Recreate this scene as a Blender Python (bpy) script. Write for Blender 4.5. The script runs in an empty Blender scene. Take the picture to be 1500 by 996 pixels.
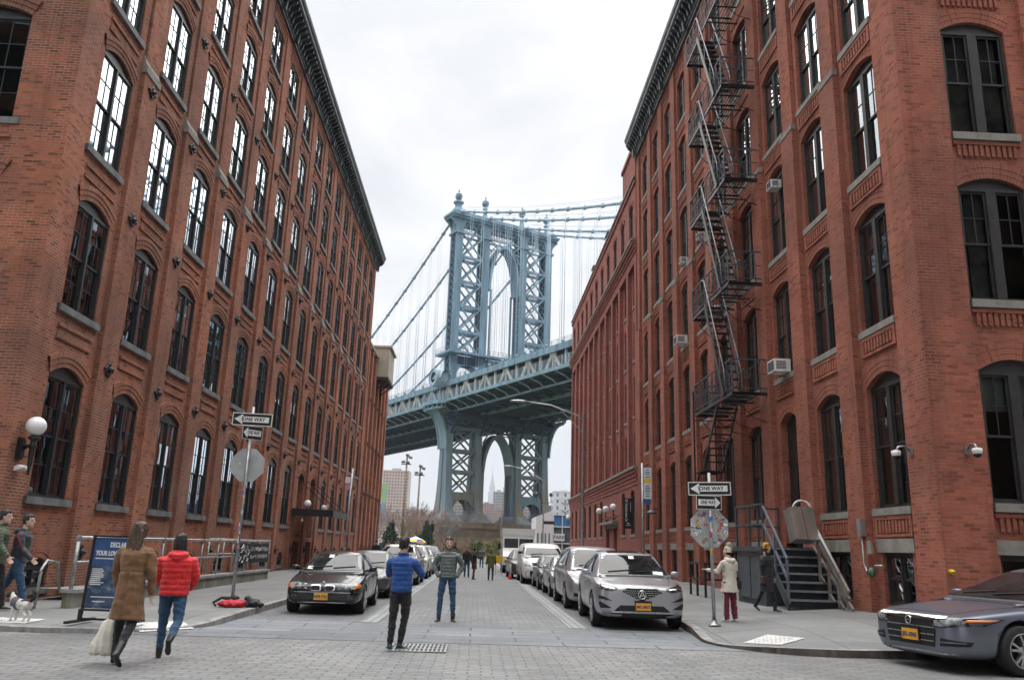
EXPO, SKYK, HAZE = 0.66, 7.3, .00015
import bpy, bmesh, math, random
from math import sin, cos, pi, radians as R_, sqrt, atan2, hypot
from mathutils import Vector as V, Matrix, noise as mnoise
from mathutils.bvhtree import BVHTree
random.seed(7)
SC = bpy.context.scene
COL = SC.collection

# ------------------------------------------------------------------ mesh builder
class MB:
    def __init__(s):
        s.v = []; s.f = []; s.uv = []; s.m = []; s.sm = []
    def face(s, pts, uv=None, m=0, smooth=False):
        b = len(s.v); s.v += [tuple(p) for p in pts]
        s.f.append(tuple(range(b, b + len(pts)))); s.uv.append(uv); s.m.append(m); s.sm.append(smooth)
    def grid(s, rows, m=0, closed=False, smooth=True, cap=False, uv=None):
        b = len(s.v); n = len(rows[0])
        for r in rows: s.v += [tuple(p) for p in r]
        for i in range(len(rows) - 1):
            for j in range(n if closed else n - 1):
                k = (j + 1) % n
                s.f.append((b + i*n + j, b + i*n + k, b + (i+1)*n + k, b + (i+1)*n + j))
                s.uv.append(None); s.m.append(m); s.sm.append(smooth)
        if cap:
            for i, rev in ((0, True), (len(rows) - 1, False)):
                f = [b + i*n + j for j in range(n)]
                s.f.append(tuple(reversed(f)) if rev else tuple(f)); s.uv.append(None); s.m.append(m); s.sm.append(False)
    def box(s, x0, y0, z0, x1, y1, z1, m=0, skip=''):
        if x0 > x1: x0, x1 = x1, x0
        if y0 > y1: y0, y1 = y1, y0
        if z0 > z1: z0, z1 = z1, z0
        P = [(x0,y0,z0),(x1,y0,z0),(x1,y1,z0),(x0,y1,z0),(x0,y0,z1),(x1,y0,z1),(x1,y1,z1),(x0,y1,z1)]
        for k, q in (('b',(3,2,1,0)),('t',(4,5,6,7)),('f',(0,1,5,4)),('r',(1,2,6,5)),('k',(2,3,7,6)),('l',(3,0,4,7))):
            if k not in skip: s.face([P[i] for i in q], m=m)
    def obox(s, c, ax, ay, az, m=0):
        c = V(c); ax = V(ax); ay = V(ay); az = V(az)
        P = [c+ax*i+ay*j+az*k for k in (-1,1) for j in (-1,1) for i in (-1,1)]
        for q in ((0,2,3,1),(4,5,7,6),(0,1,5,4),(1,3,7,5),(3,2,6,7),(2,0,4,6)): s.face([P[i] for i in q], m=m)
    def bar(s, a, b, w, h=None, m=0, up=(0,0,1)):
        a = V(a); b = V(b); d = b - a
        if d.length < 1e-6: return
        h = h or w; dn = d.normalized(); u = V(up)
        if abs(dn.dot(u)) > .98: u = V((1,0,0))
        sx = dn.cross(u).normalized(); sz = sx.cross(dn)
        s.obox((a+b)/2, d/2, sx*w/2, sz*h/2, m)
    def tube(s, pts, r, n=8, m=0, cap=True, smooth=True):
        pts = [V(p) for p in pts]
        rr = r if isinstance(r, (list, tuple)) else [r]*len(pts)
        rows = []; prev = None
        for i, p in enumerate(pts):
            d = (pts[min(i+1, len(pts)-1)] - pts[max(i-1, 0)]).normalized()
            if prev is None:
                u = V((0,0,1)) if abs(d.z) < .9 else V((1,0,0))
                a = d.cross(u).normalized()
            else:
                a = (prev - d*prev.dot(d)).normalized()
            prev = a; b = d.cross(a)
            rows.append([p + (a*cos(2*pi*k/n) + b*sin(2*pi*k/n))*rr[i] for k in range(n)])
        s.grid(rows, m, True, smooth, cap)
    def lathe(s, prof, n=16, m=0, c=(0,0,0), axis='z', smooth=True, cap=False):
        rows = []
        for r, h in prof:
            row = []
            for k in range(n):
                a = 2*pi*k/n; x, y = r*cos(a), r*sin(a)
                q = (x, y, h) if axis == 'z' else ((h, x, y) if axis == 'x' else (x, h, y))
                row.append((c[0]+q[0], c[1]+q[1], c[2]+q[2]))
            rows.append(row)
        s.grid(rows, m, True, smooth, cap)
    def sphere(s, c, r, n=12, m=0, sc=(1,1,1)):
        rows = []
        for i in range(n//2 + 1):
            t = pi*i/(n//2); rr = max(sin(t), 1e-3)
            rows.append([(c[0]+r*sc[0]*rr*cos(2*pi*k/n), c[1]+r*sc[1]*rr*sin(2*pi*k/n), c[2]-r*sc[2]*cos(t)) for k in range(n)])
        s.grid(rows, m, True, True)
    def prism(s, poly, z0, z1, m=0, T=None):
        T = T or (lambda a, b, c: (a, b, c)); n = len(poly)
        s.face([T(x, y, z1) for x, y in poly], m=m); s.face([T(x, y, z0) for x, y in reversed(poly)], m=m)
        for i in range(n):
            (a, b), (c, d) = poly[i], poly[(i+1) % n]
            s.face([T(a,b,z0), T(c,d,z0), T(c,d,z1), T(a,b,z1)], m=m)
    def data(s, name, mats):
        me = bpy.data.meshes.new(name); me.from_pydata(s.v, [], s.f)
        for mt in (mats if isinstance(mats, (list, tuple)) else [mats]): me.materials.append(mt)
        me.polygons.foreach_set('material_index', s.m)
        me.polygons.foreach_set('use_smooth', s.sm)
        ul = me.uv_layers.new(name='UVMap'); uvs = []
        for p, uv in zip(me.polygons, s.uv):
            if uv:
                for q in uv: uvs += [q[0], q[1]]
            else:
                n = p.normal; ax, ay, az = abs(n.x), abs(n.y), abs(n.z)
                for vi in p.vertices:
                    c = s.v[vi]
                    if az > ax and az > ay: uvs += [c[0], c[1]]
                    elif ax > ay: uvs += [c[1], c[2]]
                    else: uvs += [c[0], c[2]]
        ul.data.foreach_set('uv', uvs)
        me.update(); return me
    def build(s, name, mats, parent=None, loc=None):
        return link(bpy.data.objects.new(name, s.data(name, mats)), parent, loc)

def link(o, parent=None, loc=None):
    COL.objects.link(o)
    if parent is not None: o.parent = parent
    if loc is not None: o.location = loc
    return o
def tag(o, label=None, cat=None, group=None, kind=None):
    if label: o['label'] = label
    if cat: o['category'] = cat
    if group: o['group'] = group
    if kind: o['kind'] = kind
    return o
def thing(name, label, cat, loc=(0,0,0), rz=0, group=None):
    o = bpy.data.objects.new(name, None); COL.objects.link(o)
    o.empty_display_size = .2; o.location = loc; o.rotation_euler = (0,0,rz)
    return tag(o, label, cat, group)
def kids(o): return [c for c in list(COL.objects) if c.parent == o]
def copy_tree(o, parent=None, ch=None):
    if ch is None:
        ch = {}
        for c in COL.objects:
            if c.parent: ch.setdefault(c.parent.name, []).append(c)
    c = o.copy(); COL.objects.link(c)
    if parent is not None: c.parent = parent
    for k in ch.get(o.name, []): copy_tree(k, c, ch)
    return c
def text(s, size, mat, parent=None, name='lettering', T=None, align='CENTER', bold=0.0, extrude=.002, sx=1.0):
    """flat lettering as a mesh; T maps its (x, y, depth) into place"""
    cu = bpy.data.curves.new('t', 'FONT'); cu.body = s; cu.size = size; cu.align_x = align; cu.align_y = 'CENTER'
    cu.offset = bold; cu.extrude = extrude; cu.resolution_u = 3; cu.space_character = 1.05
    o = bpy.data.objects.new('t', cu); COL.objects.link(o)
    bpy.context.view_layer.update()
    me = bpy.data.meshes.new_from_object(o.evaluated_get(bpy.context.evaluated_depsgraph_get()))
    bpy.data.objects.remove(o); bpy.data.curves.remove(cu)
    for v in me.vertices:
        v.co = V(T(v.co.x*sx, v.co.y, v.co.z)) if T else V((v.co.x*sx, v.co.y, v.co.z))
    me.materials.clear(); me.materials.append(mat); me.name = name
    return link(bpy.data.objects.new(name, me), parent)

# ------------------------------------------------------------------ materials
class NT:
    def __init__(s, name):
        s.mat = bpy.data.materials.new(name); s.mat.use_nodes = True
        s.t = s.mat.node_tree; s.n = s.t.nodes; s.n.clear()
        s.out = s.n.new('ShaderNodeOutputMaterial'); s.b = s.n.new('ShaderNodeBsdfPrincipled')
        s.l(s.b.outputs[0], s.out.inputs[0])
    def l(s, a, b): s.t.links.new(a, b)
    def new(s, t, **k):
        o = s.n.new('ShaderNode' + t)
        for a, b in k.items():
            if a in o.inputs.keys(): s.set(o.inputs[a], b)
            else: setattr(o, a, b)
        return o
    def set(s, inp, v):
        if hasattr(v, 'is_output') or isinstance(v, bpy.types.NodeSocket): s.l(v, inp)
        elif isinstance(v, tuple) and len(v) == 3 and inp.type == 'RGBA': inp.default_value = (*v, 1)
        else: inp.default_value = v
    def mix(s, f, a, b, mode='MIX'):
        o = s.n.new('ShaderNodeMix'); o.data_type = 'RGBA'; o.blend_type = mode
        s.set(o.inputs[0], f); s.set(o.inputs[6], a); s.set(o.inputs[7], b); return o.outputs[2]
    def math(s, op, a, b=0.0):
        o = s.n.new('ShaderNodeMath'); o.operation = op; s.set(o.inputs[0], a); s.set(o.inputs[1], b); return o.outputs[0]
    def ramp(s, f, stops):
        o = s.n.new('ShaderNodeValToRGB'); e = o.color_ramp.elements
        while len(e) < len(stops): e.new(.5)
        for q, (p, c) in zip(e, stops):
            q.position = p; q.color = (*c, 1) if isinstance(c, tuple) else (c, c, c, 1)
        s.set(o.inputs[0], f); return o.outputs[0]
    def noise(s, vec, scale, detail=3, rough=.5, out=0):
        o = s.new('TexNoise'); o.inputs['Scale'].default_value = scale; o.inputs['Detail'].default_value = detail
        o.inputs['Roughness'].default_value = rough
        if vec is not None: s.l(vec, o.inputs['Vector'])
        return o.outputs[out]
    def coord(s, w='Object'): return s.new('TexCoord').outputs[w]
    def mapping(s, vec, sc=(1,1,1), loc=(0,0,0), rot=(0,0,0)):
        o = s.new('Mapping'); s.l(vec, o.inputs[0]); o.inputs['Scale'].default_value = sc
        o.inputs['Location'].default_value = loc; o.inputs['Rotation'].default_value = rot; return o.outputs[0]
    def bump(s, h, st=.3, d=.01):
        o = s.new('Bump'); o.inputs['Strength'].default_value = st; o.inputs['Distance'].default_value = d
        s.l(h, o.inputs['Height']); s.l(o.outputs[0], s.b.inputs['Normal']); return o
    def p(s, **k):
        for a, b in k.items(): s.set(s.b.inputs[a.replace('_', ' ')], b)
        return s

def plain(name, c, rough=.6, metal=0.0, var=.12, scale=6.0, bump=0.0, coat=0.0, dirt=None):
    t = NT(name); co = t.coord()
    n = t.noise(co, scale, 4, .6)
    lo = tuple(x*(1-var*1.6) for x in c); hi = tuple(min(1, x*(1+var)) for x in c)
    col = t.ramp(n, [(.3, lo), (.7, hi)])
    if dirt:
        n2 = t.noise(t.mapping(co, (1,1,.25)), scale*.6, 5, .7)
        col = t.mix(t.ramp(n2, [(.5, 0.0), (.68, 1.0)]), col, dirt)
    t.p(Base_Color=col, Roughness=t.ramp(t.noise(co, scale*2.3, 3), [(.3, max(0, rough-.08)), (.7, min(1, rough+.08))]), Metallic=metal)
    if coat: t.p(Coat_Weight=coat, Coat_Roughness=.04)
    if bump: t.bump(t.noise(co, scale*4, 4), bump, .01)
    return t.mat

def brick_mat(name, c1, c2, mortar, stain, w=.208, h=.0677, mort=.008, dk=1.0, var=1.0):
    t = NT(name); uv = t.coord('UV'); pos = t.new('NewGeometry').outputs['Position']
    wob = t.noise(uv, 7, 2, out=1)
    vadd = t.new('VectorMath', operation='MULTIPLY_ADD'); t.l(wob, vadd.inputs[0]); vadd.inputs[1].default_value = (.008,.008,0); t.l(uv, vadd.inputs[2])
    b = t.new('TexBrick', offset=.5, squash=1.0)
    t.l(vadd.outputs[0], b.inputs['Vector'])
    for k, v in (('Scale',1.0),('Mortar Size',mort),('Mortar Smooth',.3),('Bias',0.0),('Brick Width',w),('Row Height',h)): b.inputs[k].default_value = v
    b.inputs['Color1'].default_value = (0,0,0,1); b.inputs['Color2'].default_value = (1,1,1,1); b.inputs['Mortar'].default_value = (.5,.5,.5,1)
    col = t.ramp(b.outputs['Color'], [(.0, c1), (.55, c2), (.9, tuple(x*(1-.30*dk) for x in c1)), (1.0, tuple(x*(1-.55*dk) for x in c2))])
    # patches of older, paler and sootier brick
    big = t.noise(pos, .35, 5, .65)
    col = t.mix(t.ramp(big, [(.40, 0.0), (.62, .55*var)]), col, stain)
    fine = t.noise(uv, 22, 3, .7)
    col = t.mix(.55, col, t.ramp(fine, [(.25, .35), (.75, .75)]), 'OVERLAY')
    streak = t.noise(t.mapping(pos, (1.1, 1.1, .16)), 1.0, 4, .7)
    col = t.mix(t.ramp(streak, [(.52, 0.0), (.75, .5*var)]), col, tuple(x*.35 for x in c1))
    eff = t.noise(t.mapping(pos, (.8,.8,.35), loc=(7,3,1)), .8, 6, .7); col = t.mix(t.ramp(eff, [(.58, 0.0), (.78, .38*var)]), col, tuple(min(.7, x*1.25) for x in mortar))
    edge = t.noise(t.mapping(pos, (2.6,2.6,.10), loc=(1,8,2)), 1.0, 5, .75); col = t.mix(t.ramp(edge, [(.54, 0.0), (.72, .42*var)]), col, tuple(x*.22 for x in c1))
    mo = t.mix(t.ramp(t.noise(pos, .9, 4, .7), [(.45, 0.0), (.65, 1.0)]), tuple(x*.55 for x in mortar), mortar)
    col = t.mix(b.outputs['Fac'], col, mo)
    spal = t.noise(uv, 9, 3, .6)
    col = t.mix(t.ramp(spal, [(.735, 0.0), (.76, .55)]), col, tuple(min(.6, x*1.5) for x in mortar))
    t.p(Base_Color=col, Roughness=.88, Specular_IOR_Level=.25)
    hgt = t.math('SUBTRACT', t.math('MULTIPLY', fine, .35), t.math('MULTIPLY', b.outputs['Fac'], 1.0))
    t.bump(hgt, .55, .012)
    return t.mat

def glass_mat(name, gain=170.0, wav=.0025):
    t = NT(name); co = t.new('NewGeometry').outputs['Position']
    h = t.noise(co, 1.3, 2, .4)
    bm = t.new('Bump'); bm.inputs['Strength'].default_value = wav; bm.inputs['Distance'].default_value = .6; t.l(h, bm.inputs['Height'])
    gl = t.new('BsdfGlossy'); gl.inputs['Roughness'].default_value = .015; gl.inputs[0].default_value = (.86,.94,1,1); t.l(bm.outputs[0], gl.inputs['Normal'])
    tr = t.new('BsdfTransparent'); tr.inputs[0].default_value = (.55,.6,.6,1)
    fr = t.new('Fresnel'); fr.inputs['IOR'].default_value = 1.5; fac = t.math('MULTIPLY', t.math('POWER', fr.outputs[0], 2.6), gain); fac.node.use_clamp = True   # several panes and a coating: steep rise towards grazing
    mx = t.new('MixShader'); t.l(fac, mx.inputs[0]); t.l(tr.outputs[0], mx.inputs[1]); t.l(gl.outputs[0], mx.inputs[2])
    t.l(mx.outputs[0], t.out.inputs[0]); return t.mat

M = {}
M['brickL'] = brick_mat('brick_warm', (.345,.112,.064), (.425,.138,.074), (.40,.30,.235), (.15,.068,.05), dk=1.2, var=1.35)
M['brickR'] = brick_mat('brick_red', (.345,.104,.068), (.42,.130,.080), (.37,.23,.17), (.19,.07,.05), mort=.0065, dk=.95, var=1.3)
M['brickR2'] = brick_mat('brick_brown_red', (.32,.102,.082), (.385,.124,.094), (.32,.20,.165), (.20,.078,.064), mort=.006, var=.8)
M['stone'] = plain('sill_stone', (.27,.255,.225), .85, var=.22, scale=3, bump=.3, dirt=(.2,.19,.17))
M['stone_dark'] = plain('sill_slate', (.17,.18,.18), .75, var=.25, scale=3, bump=.2, dirt=(.09,.09,.09))
M['brownstone'] = plain('brownstone', (.21,.13,.105), .85, var=.2, scale=2, bump=.3, dirt=(.12,.085,.075))
M['cornL'] = plain('cornice_paint', (.045,.06,.068), .5, var=.3, scale=2.0, dirt=(.09,.10,.10))
M['frameL'] = plain('frame_black', (.018,.022,.026), .45, var=.25, scale=4)
M['frameR'] = plain('frame_umber', (.030,.028,.027), .55, var=.25, scale=4)
M['glass'] = glass_mat('window_glass')
M['room'] = plain('dark_room', (.02,.02,.02), .9)
M['blind'] = plain('blind_white', (.55,.56,.54), .8, var=.08, scale=1.2)
M['curtain'] = plain('room_pale', (.28,.29,.27), .9, var=.5, scale=1.7)
M['iron'] = plain('black_iron', (.016,.016,.018), .45, var=.3)
M['iron_grey'] = plain('grey_iron', (.10,.11,.125), .5, metal=.2, var=.25, scale=8)
M['galv'] = plain('galvanised_steel', (.42,.43,.44), .42, metal=.75, var=.2, scale=9, dirt=(.25,.24,.22))
M['white'] = plain('white_enamel', (.78,.78,.76), .4, var=.05)
M['globe'] = plain('opal_glass', (.82,.82,.80), .18, var=.02)
M['concrete'] = plain('concrete', (.33,.325,.31), .9, var=.18, scale=1.6, bump=.25, dirt=(.2,.2,.19))
# ------------------------------------------------------------------ camera, sky, light
PIT, ROLL, YAW = .2499, .0320, .0349
CZ = 1.46
cam = bpy.data.cameras.new('camera'); co = link(bpy.data.objects.new('camera', cam))
cam.sensor_width = 36; cam.lens = 36*1193.7/1500; cam.clip_end = 20000; cam.clip_start = .1
fw = V((sin(YAW)*cos(PIT), cos(YAW)*cos(PIT), sin(PIT)))
rt0 = V((cos(YAW), -sin(YAW), 0)); up0 = rt0.cross(fw)
rt = rt0*cos(ROLL) + up0*sin(ROLL); up = up0*cos(ROLL) - rt0*sin(ROLL)
co.matrix_world = Matrix(((rt.x,up.x,-fw.x,0),(rt.y,up.y,-fw.y,0),(rt.z,up.z,-fw.z,CZ),(0,0,0,1)))
SC.camera = co
SC.view_settings.view_transform = 'Standard'; SC.view_settings.look = 'None'; SC.view_settings.exposure = EXPO
SC.view_settings.gamma = 1; SC.view_settings.use_curve_mapping = False
SC.cycles.max_bounces = 6; SC.cycles.diffuse_bounces = 3; SC.cycles.glossy_bounces = 3; SC.cycles.transparent_max_bounces = 6
SC.cycles.volume_bounces = 0; SC.cycles.caustics_reflective = False; SC.cycles.caustics_refractive = False
SC.cycles.use_denoising = True

SUN_EL, SUN_AZ = R_(58), R_(2)
w = bpy.data.worlds.new('World'); SC.world = w; w.use_nodes = True
nt = w.node_tree; nt.nodes.clear()
N = lambda t, **k: [o := nt.nodes.new('ShaderNode'+t), [setattr(o, a, b) for a, b in k.items()]][0]
Lk = nt.links.new
out = N('OutputWorld'); bg = N('Background'); Lk(bg.outputs[0], out.inputs[0])
sky = N('TexSky', sky_type='NISHITA', sun_disc=False, sun_elevation=SUN_EL, sun_rotation=SUN_AZ, air_density=1.0, dust_density=3.0)
tc = N('TexCoord'); sep = N('SeparateXYZ'); Lk(tc.outputs['Generated'], sep.inputs[0])
# overcast deck: soft cloud structure, brighter towards the zenith as an overcast sky is
mp = N('Mapping'); mp.inputs['Scale'].default_value = (1.6,1.6,3.4); Lk(tc.outputs['Generated'], mp.inputs[0])
n1 = N('TexNoise'); n1.inputs['Scale'].default_value = 1.7; n1.inputs['Detail'].default_value = 7; n1.inputs['Roughness'].default_value = .55; n1.inputs['Distortion'].default_value = .4
Lk(mp.outputs[0], n1.inputs['Vector'])
cr = N('ValToRGB'); e = cr.color_ramp.elements
e[0].position = .38; e[0].color = (.74,.755,.79,1); e[1].position = .58; e[1].color = (.965,.96,.955,1)
Lk(n1.outputs[0], cr.inputs[0])
gr = N('ValToRGB'); e = gr.color_ramp.elements; e[0].position = .0; e[0].color = (.93,.93,.93,1)
e[1].position = .5; e[1].color = (1.0,1.0,1.0,1); q = e.new(.95); q.color = (4.6,4.6,4.6,1)
q = e.new(.76); q.color = (3.0,3.0,3.0,1)
q = e.new(.61); q.color = (1.06,1.06,1.06,1)
Lk(sep.outputs[2], gr.inputs[0])
mu = N('Mix', data_type='RGBA', blend_type='MULTIPLY'); mu.inputs[0].default_value = 1
Lk(cr.outputs[0], mu.inputs[6]); Lk(gr.outputs[0], mu.inputs[7])
sc_ = N('Mix', data_type='RGBA', blend_type='MULTIPLY'); sc_.inputs[0].default_value = 1; sc_.inputs[7].default_value = (SKYK,SKYK,SKYK,1)
Lk(mu.outputs[2], sc_.inputs[6])
mx = N('Mix', data_type='RGBA'); mx.inputs[0].default_value = .94
Lk(sky.outputs[0], mx.inputs[6]); Lk(sc_.outputs[2], mx.inputs[7])
Lk(mx.outputs[2], bg.inputs[0]); bg.inputs[1].default_value = .1
sl = bpy.data.lights.new('sun', 'SUN'); sl.energy = 1.5; sl.angle = R_(80); sl.color = (1,.96,.9)
so = link(bpy.data.objects.new('sun', sl))
sd = V((sin(SUN_AZ)*cos(SUN_EL), cos(SUN_AZ)*cos(SUN_EL), sin(SUN_EL)))
so.rotation_euler = sd.to_track_quat('Z', 'Y').to_euler()
# ------------------------------------------------------------------ ground, road, pavements
def sett_mat(name, c1, c2, joint, bw, bh, mort, rot=0, dark=.5, size=1.0, smooth=.35):
    t = NT(name); co = t.coord()
    mp = t.mapping(co, (1,1,1), rot=(0,0,rot))
    wob = t.noise(mp, 3.0, 3, out=1)
    va = t.new('VectorMath', operation='MULTIPLY_ADD'); t.l(wob, va.inputs[0]); va.inputs[1].default_value = (.075,.032,0); t.l(mp, va.inputs[2])
    b = t.new('TexBrick', offset=.5); t.l(va.outputs[0], b.inputs['Vector'])
    for k, v in (('Scale',1.0),('Mortar Size',mort),('Mortar Smooth',smooth),('Bias',0.0),('Brick Width',bw),('Row Height',bh)): b.inputs[k].default_value = v
    b.inputs['Color1'].default_value = (0,0,0,1); b.inputs['Color2'].default_value = (1,1,1,1); b.inputs['Mortar'].default_value = (.5,.5,.5,1)
    col = t.ramp(b.outputs['Color'], [(0, c1), (1, c2)])
    col = t.mix(.6, col, t.ramp(t.noise(co, 14, 4, .7), [(.25, .3), (.75, .72)]), 'OVERLAY')
    big = t.noise(co, .28, 5, .6)
    col = t.mix(t.ramp(big, [(.40, 0.0), (.62, min(1, dark*1.3))]), col, tuple(x*.5 for x in c1))
    wear = t.noise(t.mapping(co, (1,.35,1)), .9, 5, .65); col = t.mix(t.ramp(wear, [(.35, .35), (.5, 0.0)]), col, tuple(x*.62 for x in c1)); col = t.mix(t.ramp(wear, [(.55, 0.0), (.75, .45)]), col, tuple(min(1, x*1.25) for x in c2))
    # joints are open and dark in places, packed with pale grit in others
    jn = t.noise(co, 5.0, 3, .6)
    jc = t.mix(t.ramp(jn, [(.42, 0.0), (.56, 1.0)]), tuple(x*.72 for x in c1), joint)
    col = t.mix(b.outputs['Fac'], col, jc)
    # gaps at the block corners
    hn = t.noise(t.mapping(co, (1,1,1)), 9.0, 1, .5)
    hole = t.math('MULTIPLY', t.ramp(hn, [(.60, 0.0), (.66, 1.0)]), b.outputs['Fac'])
    col = t.mix(t.math('MULTIPLY', hole, .65), col, (.03,.029,.027))
    # chewing gum and oil spots
    v = t.new('TexVoronoi'); v.inputs['Scale'].default_value = 1.5; t.l(co, v.inputs['Vector'])
    col = t.mix(t.ramp(v.outputs['Distance'], [(.035, .55), (.06, 0.0)]), col, (.06,.06,.058))
    t.p(Base_Color=col, Roughness=t.ramp(big, [(.4, .78), (.65, .58)]), Specular_IOR_Level=.35)
    h = t.math('SUBTRACT', t.math('MULTIPLY', t.noise(co, 11, 4, .6), .5), b.outputs['Fac'])
    t.bump(h, .6, .02); return t.mat

M['setts'] = sett_mat('granite_setts', (.195,.20,.203), (.27,.275,.278), (.105,.106,.106), .27, .125, .012, dark=.35)
M['setts_cross'] = sett_mat('granite_setts_crossing', (.195,.198,.197), (.268,.268,.264), (.105,.105,.103), .30, .135, .013, dark=.3)
M['setts_park'] = sett_mat('granite_setts_parking', (.175,.182,.19), (.245,.252,.26), (.11,.11,.108), .30, .14, .014, dark=.6)
M['slabs'] = sett_mat('granite_slabs', (.175,.188,.203), (.235,.248,.262), (.06,.06,.062), 1.5, .50, .016, dark=.45, smooth=.1)
M['strip'] = sett_mat('granite_strip', (.30,.31,.315), (.37,.38,.385), (.09,.09,.09), 1.6, .15, .012, rot=pi/2, dark=.3, smooth=.1)

def walk_mat():
    t = NT('pavement_concrete'); co = t.coord()
    b = t.new('TexBrick', offset=0.0); t.l(t.mapping(co, loc=(.35,.2,0)), b.inputs['Vector'])
    for k, v in (('Scale',1.0),('Mortar Size',.010),('Mortar Smooth',.2),('Brick Width',1.55),('Row Height',1.55)): b.inputs[k].default_value = v
    b.inputs['Color1'].default_value = (.185,.188,.186,1); b.inputs['Color2'].default_value = (.225,.228,.225,1); b.inputs['Mortar'].default_value = (.055,.055,.055,1)
    col = t.mix(.6, b.outputs['Color'], t.ramp(t.noise(co, 20, 5, .7), [(.25, .35), (.75, .66)]), 'OVERLAY')
    col = t.mix(t.ramp(t.noise(co, .55, 6, .65), [(.42, 0.0), (.68, .6)]), col, (.12,.122,.12))
    v = t.new('TexVoronoi'); v.inputs['Scale'].default_value = 1.9; t.l(co, v.inputs['Vector'])
    col = t.mix(t.ramp(v.outputs['Distance'], [(.03, .6), (.05, 0.0)]), col, (.08,.08,.078))
    t.p(Base_Color=col, Roughness=.85)
    t.bump(t.math('SUBTRACT', t.math('MULTIPLY', t.noise(co, 25, 4, .7), .3), b.outputs['Fac']), .35, .01); return t.mat
M['walk'] = walk_mat()
M['kerb'] = plain('kerb_granite', (.30,.295,.285), .8, var=.25, scale=5, bump=.4, dirt=(.13,.125,.12))
M['kerb_rusty'] = plain('kerb_iron', (.085,.07,.06), .7, var=.4, scale=6, bump=.5, dirt=(.16,.13,.11))
def sheet(name, poly, z, mat, kind='structure'):
    m = MB(); m.face([(x, y, z) for x, y in poly]); return tag(m.build(name, mat), kind=kind)

# everything lies on one sheet reaching the horizon
M['earth'] = plain('earth', (.16,.15,.13), .95, var=.3, scale=.02)
M['asphalt'] = plain('asphalt', (.06,.06,.062), .85, var=.3, scale=1.5, bump=.2)
g = MB(); g.face([(-9000,-3000,-.05),(9000,-3000,-.05),(9000,12000,-.05),(-9000,12000,-.05)])
tag(g.build('ground', M['earth']), kind='structure')
sheet('road', [(-2.0,16.5),(2.05,16.5),(2.05,96),(-2.0,96)], .004, M['setts'])
sheet('crossing_street', [(-60,-20),(60,-20),(60,13.45),(-60,13.45)], .0, M['setts_cross'])
sheet('crosswalk', [(-6.2,13.45),(6.2,13.45),(6.2,16.5),(-6.2,16.5)], .004, M['slabs'])
sheet('parking_lane', [(-4.9,16.5),(-2.0,16.5),(-2.0,96),(-4.9,96)], .0, M['setts_park'])
sheet('parking_lane', [(2.05,16.5),(5.3,16.5),(5.3,96),(2.05,96)], .0, M['setts_park'])
for x in (-1.98, 2.03):
    sheet('lane_edge', [(x-.17,16.5),(x+.17,16.5),(x+.17,96),(x-.17,96)], .010, M['strip'])
sheet('end_street', [(-60,78),(60,78),(60,90),(-60,90)], .008, M['asphalt'])

def zl(x): return .12 - .06*min(1, max(0, (-4.5-x)/5.0))          # left pavement falls gently to the wall
def zr(x): return .13 + .28*min(1, max(0, (x-4.4)/4.2))           # right pavement climbs to the wall
def arc(cx, cy, r, a0, a1, n=10): return [(cx + r*cos(R_(a0+(a1-a0)*i/n)), cy + r*sin(R_(a0+(a1-a0)*i/n))) for i in range(n+1)]
def pavement(name, line, xin, zf, rusty):
    """line: kerb line from the side street round the corner and up the street"""
    kerb = MB(); pv = MB(); n = len(line); sgn = 1 if xin > 0 else -1
    off = []
    for i, p in enumerate(line):
        a = V(line[max(i-1,0)]); b = V(line[min(i+1,n-1)]); d = (b-a).normalized()
        q = V((d.y, -d.x))*sgn
        off.append((p[0]+q.x*.16, p[1]+q.y*.16))
    def kz(i):                                                    # dropped kerb at the corner ramp
        x, y = line[i]; dip = math.exp(-((y-14.2)/1.0)**2) if abs(x) < 7 else 0
        return zf(4.5*sgn)*(1-.72*dip)
    for i in range(n-1):
        (a, b), (c, d) = line[i], line[i+1]; (e, f), (g_, h) = off[i], off[i+1]; z0, z1 = kz(i), kz(i+1)
        mt = 1 if (rusty and line[i][1] < 17.5) else 0
        kerb.face([(a,b,-.04),(c,d,-.04),(c,d,z1),(a,b,z0)], m=mt)
        kerb.face([(a,b,z0),(c,d,z1),(g_,h,z1),(e,f,z0)], m=0)
    from mathutils.geometry import delaunay_2d_cdt
    bnd = [V(p) for p in off] + [V((sgn*26, 78)), V((sgn*60, 30))]
    pts = list(bnd); inner = []
    for i in range(70):
        for j in range(60):
            x, y = sgn*(3.6+i*.42), 13+j*.62*(1+j*.012)
            d = min((V((x, y))-q).length for q in bnd[:n]); inner.append(V((x, y))) if d > .25 else None
    vs, es, fs, *_ = delaunay_2d_cdt(pts+inner, [(i, (i+1) % len(bnd)) for i in range(len(bnd))], [], 1, 1e-4)
    offv = [V(p) for p in off]
    def hz_(p):
        best = (1e9, 0, 0)
        for i in range(n-1):
            a, b = offv[i], offv[i+1]; e = b-a; t_ = max(0, min(1, (p-a).dot(e)/e.length_squared)); d = (p-a-e*t_).length
            if d < best[0]: best = (d, i, t_)
        d, i, t_ = best; k_ = kz(i)*(1-t_)+kz(i+1)*t_; z0 = zf(4.5*sgn)
        return k_ + (z0-k_)*min(1, d/1.5) + (zf(20*sgn)-z0)*min(1, d/4.6) - .003
    b0 = len(pv.v); pv.v += [(p.x, p.y, hz_(p)) for p in vs]
    for f in fs: pv.f.append(tuple(b0+i for i in f)); pv.uv.append(None); pv.m.append(0); pv.sm.append(True)
    tag(kerb.build('kerb', [M['kerb'], M['kerb_rusty']]), kind='structure')
    return tag(pv.build(name, M['walk']), kind='structure')
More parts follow.
